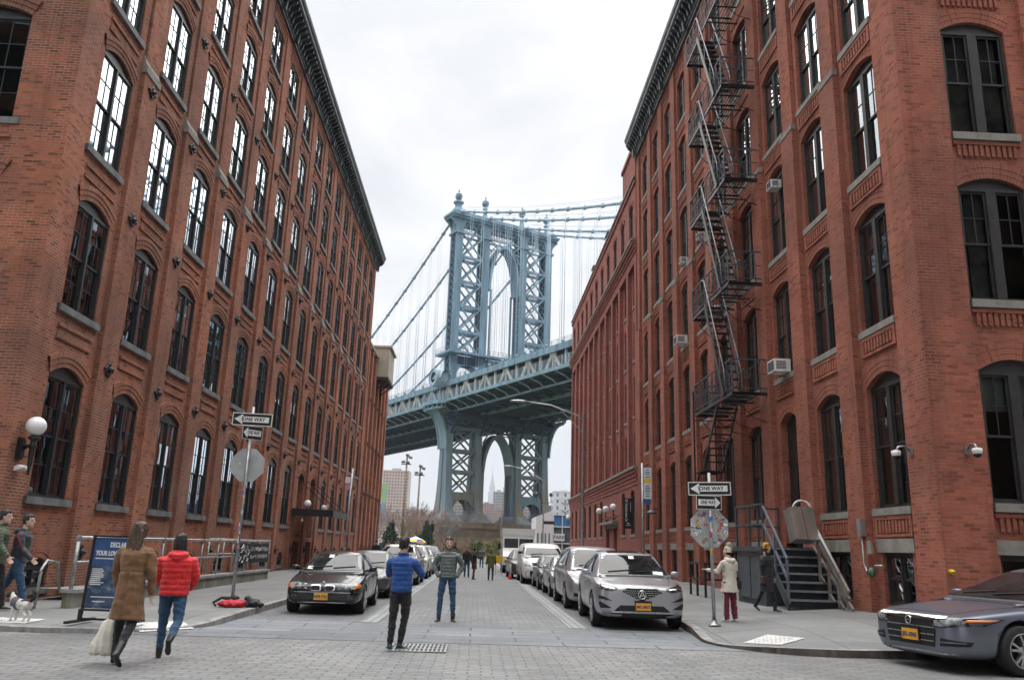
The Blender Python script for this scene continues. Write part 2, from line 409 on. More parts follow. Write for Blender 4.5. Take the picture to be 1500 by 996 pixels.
LL = [(-60,12.9),(-20,13.1),(-9,13.3),(-7.6,13.32)] + arc(-6.6,15.5,2.15,-100,0,10) + [(-4.45,17.5),(-4.45,20),(-4.45,30),(-4.45,50),(-4.45,78)]
RL = [(60,12.8),(20,12.9),(9,13.0),(7,13.02)] + arc(5.7,14.75,1.75,-80,-180,10) + [(4.1,16),(4.3,18),(4.75,21),(4.9,26),(4.9,50),(4.9,78)]
PAVS = [pavement('pavement', LL, -26, zl, False), pavement('pavement', RL, 26, zr, True)]
PT = [BVHTree.FromPolygons([v.co.copy() for v in o.data.vertices], [tuple(p.vertices) for p in o.data.polygons]) for o in PAVS]
def gz(x, y):
    z = [t.ray_cast(V((x, y, 5)), V((0,0,-1)))[0] for t in PT]; return max([p.z for p in z if p] + [.004])
# pale tactile plates let into the corners
M['tactile'] = plain('tactile_plate', (.62,.61,.59), .8, var=.06, scale=4)
def plate(P, zf):
    m = MB(); z = [gz(x, y)+.012 for x, y in P]; m.face([(x, y, q) for (x, y), q in zip(P, z)])
    for i in range(9):
        for j in range(6):
            u, v = (i+.5)/9, (j+.5)/6
            a = V((*P[0], z[0])).lerp(V((*P[1], z[1])), u); b = V((*P[3], z[3])).lerp(V((*P[2], z[2])), u); c = a.lerp(b, v)
            m.lathe([(.03,0),(.022,.008),(.001,.009)], 6, 0, c)
    return tag(m.build('tactile_plate', M['tactile']), kind='structure')
zlk = lambda x: zl(x) if abs(x) > 6 else .05 + max(0, (-4.6-x))*.05
plate([(-5.0,15.0),(-5.75,14.3),(-5.2,13.75),(-4.6,14.45)], lambda x: .105)
plate([(-7.0,13.75),(-8.3,13.7),(-8.3,14.35),(-7.0,14.4)], lambda x: .105)
plate([(4.45,14.05),(4.9,13.55),(5.5,14.05),(5.05,14.6)], lambda x: .17)
# ------------------------------------------------------------------ brick buildings
def arcz(u, c, h, t, r): return t + r*(1 - ((u-c)/h)**2)
def panel(m, T, u0, u1, z0, z1, w, op=None, depth=.12, ns=8, ring=(.22,.03), mat=0):
    """one brick field with an arched opening op = (centre, half width, sill, spring, rise)"""
    def q(a, b, c, d, ww=w): m.face([T(a,ww,b), T(c,ww,b), T(c,ww,d), T(a,ww,d)], uv=[(a,b),(c,b),(c,d),(a,d)], m=mat)
    if not op: q(u0, z0, u1, z1); return
    c, h, s, t, r = op; a, b = c-h, c+h
    q(u0, z0, a, z1); q(b, z0, u1, z1); q(a, z0, b, s)
    us = [a + (b-a)*i/ns for i in range(ns+1)]; zs = [arcz(u, c, h, t, r) for u in us]
    for i in range(ns):
        m.face([T(us[i],w,zs[i]), T(us[i+1],w,zs[i+1]), T(us[i+1],w,z1), T(us[i],w,z1)], uv=[(us[i],zs[i]),(us[i+1],zs[i+1]),(us[i+1],z1),(us[i],z1)], m=mat)
        m.face([T(us[i],w,zs[i]), T(us[i+1],w,zs[i+1]), T(us[i+1],w-depth,zs[i+1]), T(us[i],w-depth,zs[i])], uv=[(w,us[i]),(w,us[i+1]),(w-depth,us[i+1]),(w-depth,us[i])], m=mat)
    for e in (a, b):
        m.face([T(e,w,s), T(e,w,t), T(e,w-depth,t), T(e,w-depth,s)], uv=[(w,s),(w,t),(w-depth,t),(w-depth,s)], m=mat)
    m.face([T(a,w,s), T(b,w,s), T(b,w-depth,s), T(a,w-depth,s)], m=mat)
    # rings of headers over the arch, each a little prouder than the one inside it
    n = int(ring[0]/.11 + .5); hw = b-a
    for k in range(n):
        o0, o1 = k*.115, k*.115+.107; pr = ring[1]*(k+1)/n
        for i in range(ns):
            def P(j, o):
                u = c + (us[j]-c)*(1+o/h*.55); return u, arcz(us[j], c, h, t, r) + o
            (ua, za), (ub, zb), (uc, zc), (ud, zd) = P(i,o0), P(i+1,o0), P(i+1,o1), P(i,o1)
            L0 = i*hw/ns; L1 = (i+1)*hw/ns
            m.face([T(ua,w+pr,za), T(ub,w+pr,zb), T(uc,w+pr,zc), T(ud,w+pr,zd)], uv=[(.11,L0),(.11,L1),(.0,L1),(.0,L0)], m=mat)
            m.face([T(ud,w+pr,zd), T(uc,w+pr,zc), T(uc,w,zc), T(ud,w,zd)], m=mat)
            m.face([T(ua,w+pr,za), T(ub,w+pr,zb), T(ub,w,zb), T(ua,w,za)], m=mat)
def slab(m, T, u0, u1, w0, w1, z0, z1, mat=0):
    P = [T(u,w,z) for z in (z0,z1) for w in (w0,w1) for u in (u0,u1)]
    U = {}
    for q, ax in (((0,1,5,4),'u'),((2,3,7,6),'u'),((0,2,6,4),'w'),((1,3,7,5),'w'),((0,1,3,2),'z'),((4,5,7,6),'z')):
        uv = []
        for i in q:
            u = (u0,u1)[i&1]; ww = (w0,w1)[(i>>1)&1]; z = (z0,z1)[i>>2]
            uv.append((u,z) if ax == 'u' else ((ww,z) if ax == 'w' else (u,ww)))
        m.face([P[i] for i in q], uv=uv, m=mat)

def window_data(name, hw, H, rise, style):
    """frame with two leaves; x across, y outwards, z up from the sill; returns (frame, glass) meshes"""
    f = MB(); g = MB(); rnd = random.Random(hash((round(hw,2), round(H,2), style)) & 255)
    fr = .055 if style != 'plain' else .05; mul = {'left': .085, 'right': .15, 'front': .2, 'plain': .05, 'narrow': .07}[style]
    top = H
    f.box(-hw, -.10, 0, -hw+fr, 0, top); f.box(hw-fr, -.10, 0, hw, 0, top)
    f.box(-hw+fr, -.10, 0, hw-fr, .0, fr)
    f.box(-hw+fr, -.10, top-fr*1.3, hw-fr, .0, top)
    # arched head board
    ns = 8; us = [-hw + 2*hw*i/ns for i in range(ns+1)]
    for i in range(ns):
        a, b = us[i], us[i+1]; za, zb = arcz(a,0,hw,top,rise), arcz(b,0,hw,top,rise)
        f.face([(a,-.03,top),(b,-.03,top),(b,-.03,zb),(a,-.03,za)])
    f.box(-mul/2, -.10, fr, mul/2, .012, top-fr*1.3)
    mid = H*.5
    ty, ly = -.030, -.064                                    # upper sash stands outside the lower one
    for sgn in (-1, 1):
        a, b = (mul/2, hw-fr) if sgn > 0 else (-hw+fr, -mul/2)
        st = .045
        for (z0, z1, y, nx, nz) in ((mid-.02, top-fr*1.3, ty, 2, 2), (fr, mid+.02, ly, 2 if style == 'left' else 1, 2 if style == 'left' else 1)):
            if style in ('plain', 'narrow'): nx = nz = 1
            if style == 'front' and z0 < mid-.1: nx, nz = 1, 1
            f.box(a, y-.03, z0, a+st, y, z1); f.box(b-st, y-.03, z0, b, y, z1)
            f.box(a+st, y-.03, z0, b-st, y, z0+st); f.box(a+st, y-.03, z1-st, b-st, y, z1)
            for i in range(1, nx):
                x = a+st + (b-a-2*st)*i/nx; f.box(x-.010, y-.026, z0+st, x+.010, y-.002, z1-st)
            for i in range(1, nz):
                z = z0+st + (z1-z0-2*st)*i/nz
                for k in range(nx):
                    xa = a+st + (b-a-2*st)*k/nx + (.010 if k else 0); xb = a+st + (b-a-2*st)*(k+1)/nx - (.010 if k < nx-1 else 0)
                    f.box(xa, y-.026, z-.010, xb, y-.002, z+.010)
            for i in range(nx):                              # every pane sits a hair out of true, so reflections break
                for k in range(nz):
                    x0 = a+st + (b-a-2*st)*i/nx; x1 = a+st + (b-a-2*st)*(i+1)/nx
                    q0 = z0+st + (z1-z0-2*st)*k/nz; q1 = z0+st + (z1-z0-2*st)*(k+1)/nz
                    tx, tz = rnd.uniform(-.0022,.0022), rnd.uniform(-.0022,.0022); yy = y-.016
                    g.face([(x0,yy-tx+tz,q1),(x1,yy+tx+tz,q1),(x1,yy+tx-tz,q0),(x0,yy-tx-tz,q0)])
    return f, g
def blind_data(hw, H, frac, side):
    m = MB()
    if side == 0: m.box(-hw+.08, -.19, H*(1-frac), hw-.08, -.18, H-.04)
    else: m.box(.02 if side > 0 else -hw+.08, -.24, .04, (hw-.1)*(.75 if side > 0 else 1), -.22, H-.04)
    return m
M['glass_dimmed'] = glass_mat('dimmed_window_glass', gain=70, wav=.002); M['glass_front'] = glass_mat('front_glass', gain=60, wav=.002)  # same glass with reflection turned down, so these panes look dark
class Facade:
    """windows of one building; frames point outwards along the local y of the rotation"""
    def __init__(s, root, rz, frame, sillmat): s.root = root; s.rz = rz; s.frame = frame; s.sill = sillmat; s.cache = {}
    def win(s, pos, hw, H, rise, style, sill=(.17,.16,.12), blind=None, name='window', glass=None):
        k = (round(hw,3), round(H,3), round(rise,3), style, glass)
        if k not in s.cache:
            f, g = window_data(name, hw, H, rise, style); sl = MB()
            if sill: sl.box(-hw-sill[0], -.12, -sill[1], hw+sill[0], sill[2], 0)
            s.cache[k] = (f.data(name, s.frame), g.data('glass', M[glass or ('glass_front' if style == 'front' else 'glass')]), sl.data('sill', s.sill) if sill else None)
        a, b, c = s.cache[k]
        o = link(bpy.data.objects.new(name, a), s.root, pos); o.rotation_euler = (0,0,s.rz)
        link(bpy.data.objects.new('glass', b), o)
        if c: link(bpy.data.objects.new('sill', c), o)
        if blind:
            kb = ('b', k, blind)
            if kb not in s.cache: s.cache[kb] = blind_data(hw, H, *blind[:2]).data('blind', M[blind[2]])
            link(bpy.data.objects.new('blind', s.cache[kb]), o)
        return o
rb = random.Random(11)
def some_blind(p=.35):
    if rb.random() > p: return None
    if rb.random() < .5: return (rb.choice((.25,.4,.5,.7)), 0, 'blind' if rb.random() < .4 else 'curtain')
    return (1, rb.choice((-1,1)), 'curtain')

def cornice(m, T, u0, u1, z0, z1, out, step, end=None):
    """projecting metal cornice: frieze, brackets, corona and gutter lip"""
    H = z1-z0
    prof = [(0,0),(.05,0),(.05,.10*H),(.10,.12*H),(.10,.50*H),(.16,.54*H),(.16,.60*H),(out*.80,.63*H),(out*.80,.66*H),(out*.86,.68*H),(out*.86,.80*H),(out*.95,.86*H),(out,.95*H),(out,H),(0,H)]
    for i in range(len(prof)-1):
        (a,b),(c,d) = prof[i], prof[i+1]
        m.face([T(u0,a,z0+b), T(u1,a,z0+b), T(u1,c,z0+d), T(u0,c,z0+d)])
    for u in (u0,u1): m.face([T(u,a,z0+b) for a,b in prof])
    n = int((u1-u0)/step)
    for i in range(n+1):
        u = u0+.12 + (u1-u0-.24)*i/n
        big = (i % 6 == 0); w = .10 if big else .065; dz = .0 if big else .30*H
        pr = [(.10,z0+dz*.6),(.20,z0+dz*.6+.03),(.26,z0+.40*H),(out*.72,z0+.52*H),(out*.74,z0+.627*H),(.10,z0+.627*H)]
        m.face([T(u-w,a,b) for a,b in pr]); m.face([T(u+w,a,b) for a,b in pr])
        for j in range(len(pr)-1):
            (a,b),(c,d) = pr[j], pr[j+1]; m.face([T(u-w,a,b),T(u+w,a,b),T(u+w,c,d),T(u-w,c,d)])

# ---- left building --------------------------------------------------------------
XL, YL0, NB, BAY, C0 = -9.56, 17.0, 15, 3.295, 19.08
TL = lambda u, w, z: (XL+w, u, z)
bl = thing('brick_building', 'orange brick warehouse with dark star anchor plates and white-reflecting upper windows', 'building', (0,0,0))
m = MB(); YL1 = C0 + (NB-1)*BAY + 1.85
FL = [(2.23,2.72,.26),(6.53,2.55,.25),(10.49,2.64,.26),(14.50,2.50,.25),(18.14,2.30,.25),(21.52,1.95,.24)]
HWL = .83; PW = .46; REC = -.12; ZTL = 24.2
doorb = (8, 9)
def bandz(fl, i): return fl[i][0] - .75
for b in range(NB):
    c = C0 + b*BAY; u0 = YL0 + .85 if b == 0 else c-BAY/2+PW; u1 = c+BAY/2-PW if b < NB-1 else YL1-.75
    panel(m, TL, u0, u1, -.2, bandz(FL,0), REC, (c, .55, .30, .75, .2) if b not in doorb else (c, .85, -.19, bandz(FL,0)-.02, .0), ring=(.22,.02), depth=.14 if b not in doorb else 1.2)
    for i, (s, h, r) in enumerate(FL):
        z0 = bandz(FL,i); z1 = bandz(FL,i+1) if i < 5 else ZTL
        if b in doorb and i == 0: panel(m, TL, u0, u1, z0, z1, REC, (c, .85, z0, s+h-.2, .3), ring=(.35,.05), depth=1.2)
        else: panel(m, TL, u0, u1, z0, z1, REC, (c, HWL, s, s+h, r), ring=(.35,.05), depth=.14)
        if i > 0:
            for dz, pr in ((.42,.05),(.70,.04)): slab(m, TL, c-HWL, c+HWL, REC, REC+pr, s-dz-.07, s-dz)
            slab(m, TL, c-HWL+.06, c+HWL-.06, REC, REC+.012, s-.70, s-.49)
    # corbelled lattice panel under the cornice
    for k in range(3): slab(m, TL, u0+.05, u1-.05, REC, REC+.03+.03*k, ZTL-.45+.13*k, ZTL-.36+.13*k)
    for k in range(9):
        uu = u0+.2 + (u1-u0-.4)*k/8; slab(m, TL, uu-.05, uu+.05, REC, REC+.03, ZTL-.72, ZTL-.46)
def pil(u0, u1, step=True):
    for (za, zb, pr, in_) in ((-.2, 14.0, 0, 0), (14.0, ZTL, -.06, .05)):
        a, b_ = u0+in_, u1-in_
        m.face([TL(a,pr,za),TL(b_,pr,za),TL(b_,pr,zb),TL(a,pr,zb)], uv=[(a,za),(b_,za),(b_,zb),(a,zb)])
        for e in (a, b_): m.face([TL(e,pr,za),TL(e,pr,zb),TL(e,REC-.01,zb),TL(e,REC-.01,za)], uv=[(pr,za),(pr,zb),(REC,zb),(REC,za)])
    if in_: m.face([TL(u0,0,14.0),TL(u1,0,14.0),TL(u1,-.08,14.0),TL(u0,-.08,14.0)])
pil(YL0+.004, YL0+.85)
for b in range(NB-1): pil(C0+(b+.5)*BAY-PW, C0+(b+.5)*BAY+PW)
pil(YL1-.75, YL1)
# front on the side street, roof, back
TLf = lambda u, w, z: (XL-u, YL0-w, z)
FBL = [2.2 + 2.9*k for k in range(5)]
for b, c in enumerate(FBL):
    u0, u1 = (.0 if b == 0 else c-1.45), c+1.45
    zz = [-.2] + [bandz(FL,i) for i in range(1,6)] + [ZTL]
    for i, (s, h, r) in enumerate(FL):
        panel(m, TLf, u0, u1, zz[i], zz[i+1], 0, (c, .95, s, s+h, r), ring=(.35,.05), depth=.14)
        slab(m, TLf, c-1, c+1, 0, .04, s-.5, s-.42)
m.box(XL-15.1, YL0+.02, ZTL-.1, XL-.05, YL1, ZTL+1.2)
m.face([(XL-.3,YL1-.01,-.2),(XL-15,YL1-.01,-.2),(XL-15,YL1-.01,ZTL),(XL-.3,YL1-.01,ZTL)])
m.face([(XL,YL1,-.2),(XL-15,YL1,-.2),(XL-15,YL1,ZTL),(XL,YL1,ZTL)])
m.build('wall', M['brickL'], bl)
r = MB()
r.box(XL-1.30, YL0+1.3, 0, XL-1.28, YL1-.6, ZTL-.3); r.box(XL-14.5, YL0+1.28, 0, XL-1.4, YL0+1.30, ZTL-.3)
r.build('interior', M['room'], bl)
for b in range(NB-1):
    u = C0+(b+.5)*BAY; st = MB()
    P = [(-.10,14.30),(.0,14.0),(.035,13.98),(.035,13.78),(-.01,13.76)]
    for i in range(len(P)-1):
        (a,q),(c_,d) = P[i], P[i+1]; st.face([TL(u-PW-.03,a,q),TL(u+PW+.03,a,q),TL(u+PW+.03,c_,d),TL(u-PW-.03,c_,d)])
    for e in (u-PW-.03, u+PW+.03): st.face([TL(e,a,q) for a,q in P] + [TL(e,-.15,13.76),TL(e,-.15,14.3)])
    st.build('coping_stone', M['stone'], bl)
cn = MB(); cornice(cn, TL, YL0-.5, YL1+.25, ZTL, ZTL+1.25, .75, .42); cn.build('cornice', M['cornL'], bl)
F = Facade(bl, -pi/2, M['frameL'], M['stone_dark'])      # local +y -> world +x
nw = 0
for i, (s, h, r_) in enumerate(FL):
    for b in range(NB):
        c = C0 + b*BAY
        if i == 0 and b in doorb: continue
        F.win((XL+REC-.035, c, s), HWL, h, r_, 'left', blind=some_blind(.38 if i < 2 else .25), glass='glass_dimmed' if i < 2 else None); nw += 1
for b in range(NB):
    if b in doorb: continue
    F.win((XL+REC-.06, C0+b*BAY, .30), .55, .45, .2, 'plain', sill=(.12,.14,.1), name='basement_window')
F2 = Facade(bl, pi, M['frameL'], M['stone_dark'])
for c in FBL[:3]:
    for i, (s, h, r_) in enumerate(FL[:5]): F2.win((XL-c, YL0+.09, s), .95, h, r_, 'left', blind=some_blind(.5), name='front_window')
# recessed doors
d = MB()
for b in doorb:
    c = C0+b*BAY; d.box(XL-1.25, c-.85, .0, XL-1.15, c+.85, 3.0); d.box(XL-1.15, c-.04, .0, XL-1.12, c+.04, 2.3)
d.build('door', plain('door_oxblood', (.07,.028,.022), .5, var=.2), bl)
# star anchor plates on every pier
an = MB()
for k in range(4):
    a = k*pi/2
    for q in (-.35,.35):
        an.sphere((0, cos(a+q)*.12, sin(a+q)*.12), .055, 8, sc=(.6,1,1))
    an.sphere((0.0, cos(a)*.20, sin(a)*.15), .06, 8, sc=(.55,1.1,.9))
an.sphere((.03,0,0), .085, 8, sc=(.7,1,1)); an.lathe([(.03,.0),(.03,.12),(.001,.125)], 8, 0, axis='x')
and_ = an.data('anchor_plate', M['iron'])
for b in range(NB-1):
    for z in (1.05, 5.55, 9.64, 13.45, 17.25):
        link(bpy.data.objects.new('anchor_plate', and_), bl, (XL+.03 if z < 14 else XL-.03, C0+(b+.5)*BAY+.04, z))
# rooftop bulkhead
rb_ = MB(); rb_.box(XL-4, 36, ZTL+1.2, XL-.9, 44, ZTL+4.0); rb_.box(XL-4.1, 35.9, ZTL+4.0, XL-.8, 44.1, ZTL+4.2)
for k in range(5): rb_.box(XL-.9, 36.2+k*1.8, ZTL+1.3, XL-.8, 36.4+k*1.8, ZTL+3.9)
rb_.build('rooftop_bulkhead', M['cornL'], bl)

# ---- left annex with close piers -------------------------------------------------
ba = thing('brick_annex', 'lower brick annex of narrow ribbed piers past the tall orange warehouse', 'building')
m = MB(); y0, y1, zt = YL1+.02, 82.6, 17.9
AN = 6; aw = (y1-y0)/AN
TA = lambda u, w, z: (XL-.02+w, u, z)
for b in range(AN):
    c = y0+(b+.5)*aw
    for i, (s, h, r_) in enumerate(FL[:4]):
        z0 = -.2 if i == 0 else bandz(FL,i); z1 = bandz(FL,i+1) if i < 3 else zt
        panel(m, TA, c-aw/2+.4, c+aw/2-.4, z0, z1, -.28, (c, .5, s, s+h, r_), ring=(.22,.03), depth=.14)
for b in range(AN+1):
    u = min(max(y0+b*aw, y0+.4), y1-.4); slab(m, TA, u-.4, u+.4, -.3, 0, -.2, zt-.5)
    slab(m, TA, u-.44, u+.44, -.3, .05, zt-.5, zt-.3)
m.box(XL-12, y0, zt-.9, XL-.29, y1, zt-.1); m.face([(XL-.3,y1,-.2),(XL-12,y1,-.2),(XL-12,y1,zt),(XL-.3,y1,zt)])
m.build('wall', M['brickL'], ba)
cp = MB(); cp.box(XL-12, y0, zt-.1, XL+.02, y1+.05, zt+.12); cp.build('coping', M['stone'], ba)
r = MB(); r.box(XL-1.3, y0, 0, XL-1.28, y1-.3, zt-1); r.build('interior', M['room'], ba)
FA = Facade(ba, -pi/2, M['frameL'], M['stone_dark'])
for b in range(AN):
    for i, (s, h, r_) in enumerate(FL[:4]): FA.win((XL-.40, y0+(b+.5)*aw, s), .5, h, r_, 'narrow')
for b in range(1, AN):
    for z in (1.05, 5.55, 9.64, 13.45): link(bpy.data.objects.new('anchor_plate', and_), ba, (XL+.02, y0+b*aw, z))
# beige tank housing bracketed off the annex roof
tk = thing('tank_housing', 'beige metal clad box jutting from the top of the brick annex', 'tank housing', (XL, 73.0, 15.9))
M['beige'] = plain('beige_cladding', (.40,.37,.29), .6, var=.1, scale=1.0, dirt=(.32,.29,.23))
k = MB(); k.box(-2.5,0,.25,.95,4.2,3.0); k.build('body', M['beige'], tk)
k = MB(); k.box(-2.6,-.12,3.0,1.15,4.35,3.16); k.build('roof', M['beige'], tk)
k = MB(); k.box(-.2,-.1,.0,1.0,4.3,.25)
for yy in (.5,2.1,3.7): k.bar((0.03,yy,-.75),(.85,yy,.0),.1,.1)
k.build('support_frame', M['frameR'], tk)

# ---- right building --------------------------------------------------------------
XR, YR0, NR, BR, CR0 = 8.50, 14.95, 10, 2.755, 16.99
TR = lambda u, w, z: (XR-w, u, z)
br = thing('brick_building', 'deep red brick warehouse with fire escape on its street side', 'building')
m = MB(); YR1 = 43.9; ZTR = 24.0; RR = -.16; PR = .42; HWR = .76
FR = [(2.53,2.65,.24),(6.48,2.56,.22),(10.12,2.60,.22),(13.71,2.50,.22),(17.28,2.40,.22),(20.75,2.15,.22)]
DOOR_R = 2
for b in range(NR):
    c = CR0 + b*BR; u0 = YR0+1.0 if b == 0 else c-BR/2+PR; u1 = c+BR/2-PR if b < NR-1 else YR1-.8
    panel(m, TR, u0, u1, -.2, FR[0][0]-.68, RR, (c, .62, .55, 1.62, 0.0) if b != DOOR_R else (c, .62, 1.70, FR[0][0]-.69, 0), ring=(0,0), depth=.22)
    for i, (s, h, r_) in enumerate(FR):
        z0 = FR[i][0]-.68; z1 = FR[i+1][0]-.68 if i < 5 else ZTR
        if i == 0 and b == DOOR_R: panel(m, TR, u0, u1, z0, z1, RR, (c, .62, z0, s+h, r_), ring=(.22,.012), depth=.22)
        else: panel(m, TR, u0, u1, z0, z1, RR, (c, HWR, s, s+h, r_), ring=(.35,.016), depth=.14)
        if not (i == 0 and b == DOOR_R):
            # recessed panel of small upright dentils under each sill
            slab(m, TR, c-HWR-.02, c+HWR+.02, RR, RR+.05, s-.24, s-.16)
            slab(m, TR, c-HWR-.02, c+HWR+.02, RR, RR+.05, s-.60, s-.54)
            for e in (-1,1): slab(m, TR, c+e*(HWR-.04)-.06, c+e*(HWR-.04)+.06, RR, RR+.05, s-.54, s-.24)
            for k_ in range(9):
                uu = c-HWR+.2 + (2*HWR-.4)*k_/8; slab(m, TR, uu-.04, uu+.04, RR, RR+.042, s-.50, s-.245)
    for k_ in range(3): slab(m, TR, u0+.05, u1-.05, RR, RR+.03+.03*k_, ZTR-.45+.13*k_, ZTR-.36+.13*k_)
    for k_ in range(8):
        uu = u0+.2 + (u1-u0-.4)*k_/7; slab(m, TR, uu-.05, uu+.05, RR, RR+.03, ZTR-.72, ZTR-.46)
def pilr(u0, u1):
    for (za, zb, pr, in_) in ((-.2, 13.4, 0, 0), (13.4, ZTR, -.05, .04)):
        a, b_ = u0+in_, u1-in_
        m.face([TR(a,pr,za),TR(b_,pr,za),TR(b_,pr,zb),TR(a,pr,zb)], uv=[(a,za),(b_,za),(b_,zb),(a,zb)])
        for e in (a, b_): m.face([TR(e,pr,za),TR(e,pr,zb),TR(e,RR-.01,zb),TR(e,RR-.01,za)], uv=[(pr,za),(pr,zb),(RR,zb),(RR,za)])
pilr(YR0+.004, YR0+1.0)
for b in range(NR-1): pilr(CR0+(b+.5)*BR-PR, CR0+(b+.5)*BR+PR)
pilr(YR1-.8, YR1)
TRf = lambda u, w, z: (XR+u, YR0-w, z)
FBR = [1.0+.78+2.75*k for k in range(6)]
for b, c in enumerate(FBR):
    u0 = 1.0 if b == 0 else c-1.35+.32; u1 = c+1.375-.32
    slab(m, TRf, (.004 if b == 0 else c-1.375-.32), u0, -.2, 0, -.2, ZTR)
    panel(m, TRf, u0, u1, -.2, FR[0][0]-.68, -.10, (c, .68, .55, 1.62, 0), ring=(0,0), depth=.14)
    for i, (s, h, r_) in enumerate(FR):
        z0 = s-.68; z1 = FR[i+1][0]-.68 if i < 5 else ZTR
        panel(m, TRf, u0, u1, z0, z1, -.10, (c, .70, s+.02, s+h-.1, r_), ring=(.35,.016), depth=.14)
        slab(m, TRf, c-.72, c+.72, -.10, -.04, s-.24, s-.16)
        for k_ in range(11):
            uu = c-.6 + 1.2*k_/10; slab(m, TRf, uu-.035, uu+.035, -.10, -.055, s-.50, s-.245)
m.box(XR+.15, YR0+.3, ZTR-.1, XR+16, YR1-.02, ZTR+1.15)
m.face([(XR,YR1-.01,-.2),(XR+16,YR1-.01,-.2),(XR+16,YR1-.01,ZTR+.0),(XR,YR1-.01,ZTR)])
m.build('wall', M['brickR'], br)
r = MB(); r.box(XR+1.3, YR0+1.2, 0, XR+1.32, YR1-.3, ZTR-.3); r.box(XR+1.35, YR0+1.18, 0, XR+15, YR0+1.20, ZTR-.3); r.build('interior', M['room'], br)
cn = MB(); cornice(cn, TR, YR0-.4, YR1+.15, ZTR, ZTR+1.3, .62, .40); cn.build('cornice', M['cornL'], br)
for b in range(NR-1):
    u = CR0+(b+.5)*BR; st = MB(); slab(st, TR, u-PR-.02, u+PR+.02, -.12, .02, 13.28, 13.44); st.build('coping_stone', M['stone'], br)
for b in range(NR):
    c = CR0+b*BR
    if b != DOOR_R: st = MB(); slab(st, TR, c-.78, c+.78, RR+.003, RR+.04, 1.62, 1.90); st.build('lintel_stone', M['stone'], br)
for c in FBR: st = MB(); slab(st, TRf, c-.8, c+.8, -.097, -.06, 1.62, 1.88); st.build('lintel_stone', M['stone'], br)
FRc = Facade(br, pi/2, M['frameR'], M['stone'])
for i, (s, h, r_) in enumerate(FR):
    for b in range(NR):
        if i == 0 and b == DOOR_R: continue
        FRc.win((XR-RR+.10, CR0+b*BR, s), HWR, h, r_, 'right', sill=(.06,.15,.17), blind=some_blind(.3), glass='glass_dimmed' if i < 3 else None)
for b in range(NR):
    if b != DOOR_R: FRc.win((XR-RR+.08, CR0+b*BR, .55), .62, 1.07, 0, 'plain', sill=None, name='basement_window')
FRf = Facade(br, pi, M['frameR'], M['stone'])
for b, c in enumerate(FBR[:3]):
    for i, (s, h, r_) in enumerate(FR[:5]): FRf.win((XR+c, YR0+.10+.05, s+.02), .70, h-.12, r_, 'front', sill=(.02,.16,.15), blind=(.30,0,'blind') if i == 0 else some_blind(.6), name='front_window')
    FRf.win((XR+c, YR0+.16, .55), .68, 1.07, 0, 'plain', sill=None, name='front_basement_window')
d = MB(); c = CR0+DOOR_R*BR; d.box(XR+.36, c-.62, 1.70, XR+.42, c+.62, 5.4); d.box(XR+.33, c-.02, 1.72, XR+.36, c+.02, 4.0); d.box(XR+.32, c-.6, 4.0, XR+.36, c+.6, 4.12)
d.build('door', plain('door_dark', (.016,.014,.013), .5, var=.4), br)  # door painted near black, standing in for the dark interior of the doorway

# ---- second right building -------------------------------------------------------
b2 = thing('brick_building', 'darker brown red brick warehouse of tall close piers with arched attic', 'building')
m = MB(); Y0, Y1 = 43.92, 76.3; N2, B2, c0 = 11, 2.9, 45.4
X2 = XR+.02; T2 = lambda u, w, z: (X2-w, u, z)
F22 = [(5.95,2.0,.15),(8.95,2.25,.15),(12.2,2.25,.15),(15.45,2.2,.15)]
for b in range(N2):
    c = c0+b*B2; u0, u1 = max(Y0, c-B2/2), c+B2/2
    dr = b in (2,3)
    panel(m, T2, u0, u1, -.2, 5.0, 0, (c, .62, 2.4 if not dr else .2, 4.55 if not dr else 2.85, .24 if not dr else .0), ring=(.22,.02), depth=.14 if not dr else .6)
    if dr:
        slab(m, T2, c-.62, c+.62, -.3, .0, 3.4, 3.5)
    pw = .30
    for i, (s, h, r_) in enumerate(F22):
        z0 = 5.85 if i == 0 else s-.55; z1 = F22[i+1][0]-.55 if i < 3 else 18.3
        panel(m, T2, u0, u1, z0, z1, -.22, (c, .60, s, s+h, r_), ring=(.22,.012), depth=.14)
    slab(m, T2, u0, u1, -.22, 0, 17.75, 18.3)
    panel(m, T2, u0, u1, 18.3, 22.9, 0, (c, .62, 19.25, 21.3, .42), ring=(.35,.05), depth=.14)
    if b: slab(m, T2, c-B2/2-pw, c-B2/2+pw, -.22, .0, 5.85, 17.75)
slab(m, T2, Y0, Y0+.6, -.22, .003, 5.85, 17.75); slab(m, T2, Y1-.5, Y1, -.22, .003, 5.85, 17.75)
panel(m, T2, c0+(N2-.5)*B2, Y1, -.2, 5.0, 0); panel(m, T2, c0+(N2-.5)*B2, Y1, 18.3, 22.9, 0)
for (za, zb, prs) in ((5.0,5.85,((.0,.04),(.18,.07),(.36,.11),(.54,.17))),(18.3,18.95,((.0,.06),(.16,.13),(.32,.22)))):
    n_ = len(prs); hh = (zb-za)/n_
    for k_, (dz, pr) in enumerate(prs): slab(m, T2, Y0, Y1+pr, 0, pr, za+hh*k_, za+hh*(k_+1)-.02)
slab(m, T2, Y0, Y1+.1, 0, .09, 22.55, 22.75)
slab(m, T2, Y0, 48.2, -.4, .004, 22.9, 25.0); slab(m, T2, Y0-.02, 48.3, -.4, .10, 25.0, 25.25)
m.face([(X2,Y1,-.2),(X2+14,Y1,-.2),(X2+14,Y1,22.9),(X2,Y1,22.9)]); m.box(X2+.3, Y0+.1, 22.3, X2+14, Y1-.05, 22.7)
m.build('wall', M['brickR2'], b2)
st = MB(); slab(st, T2, Y0, Y1+.2, 0, .24, 5.85, 5.99); slab(st, T2, Y0, Y1+.25, 0, .28, 18.95, 19.08)
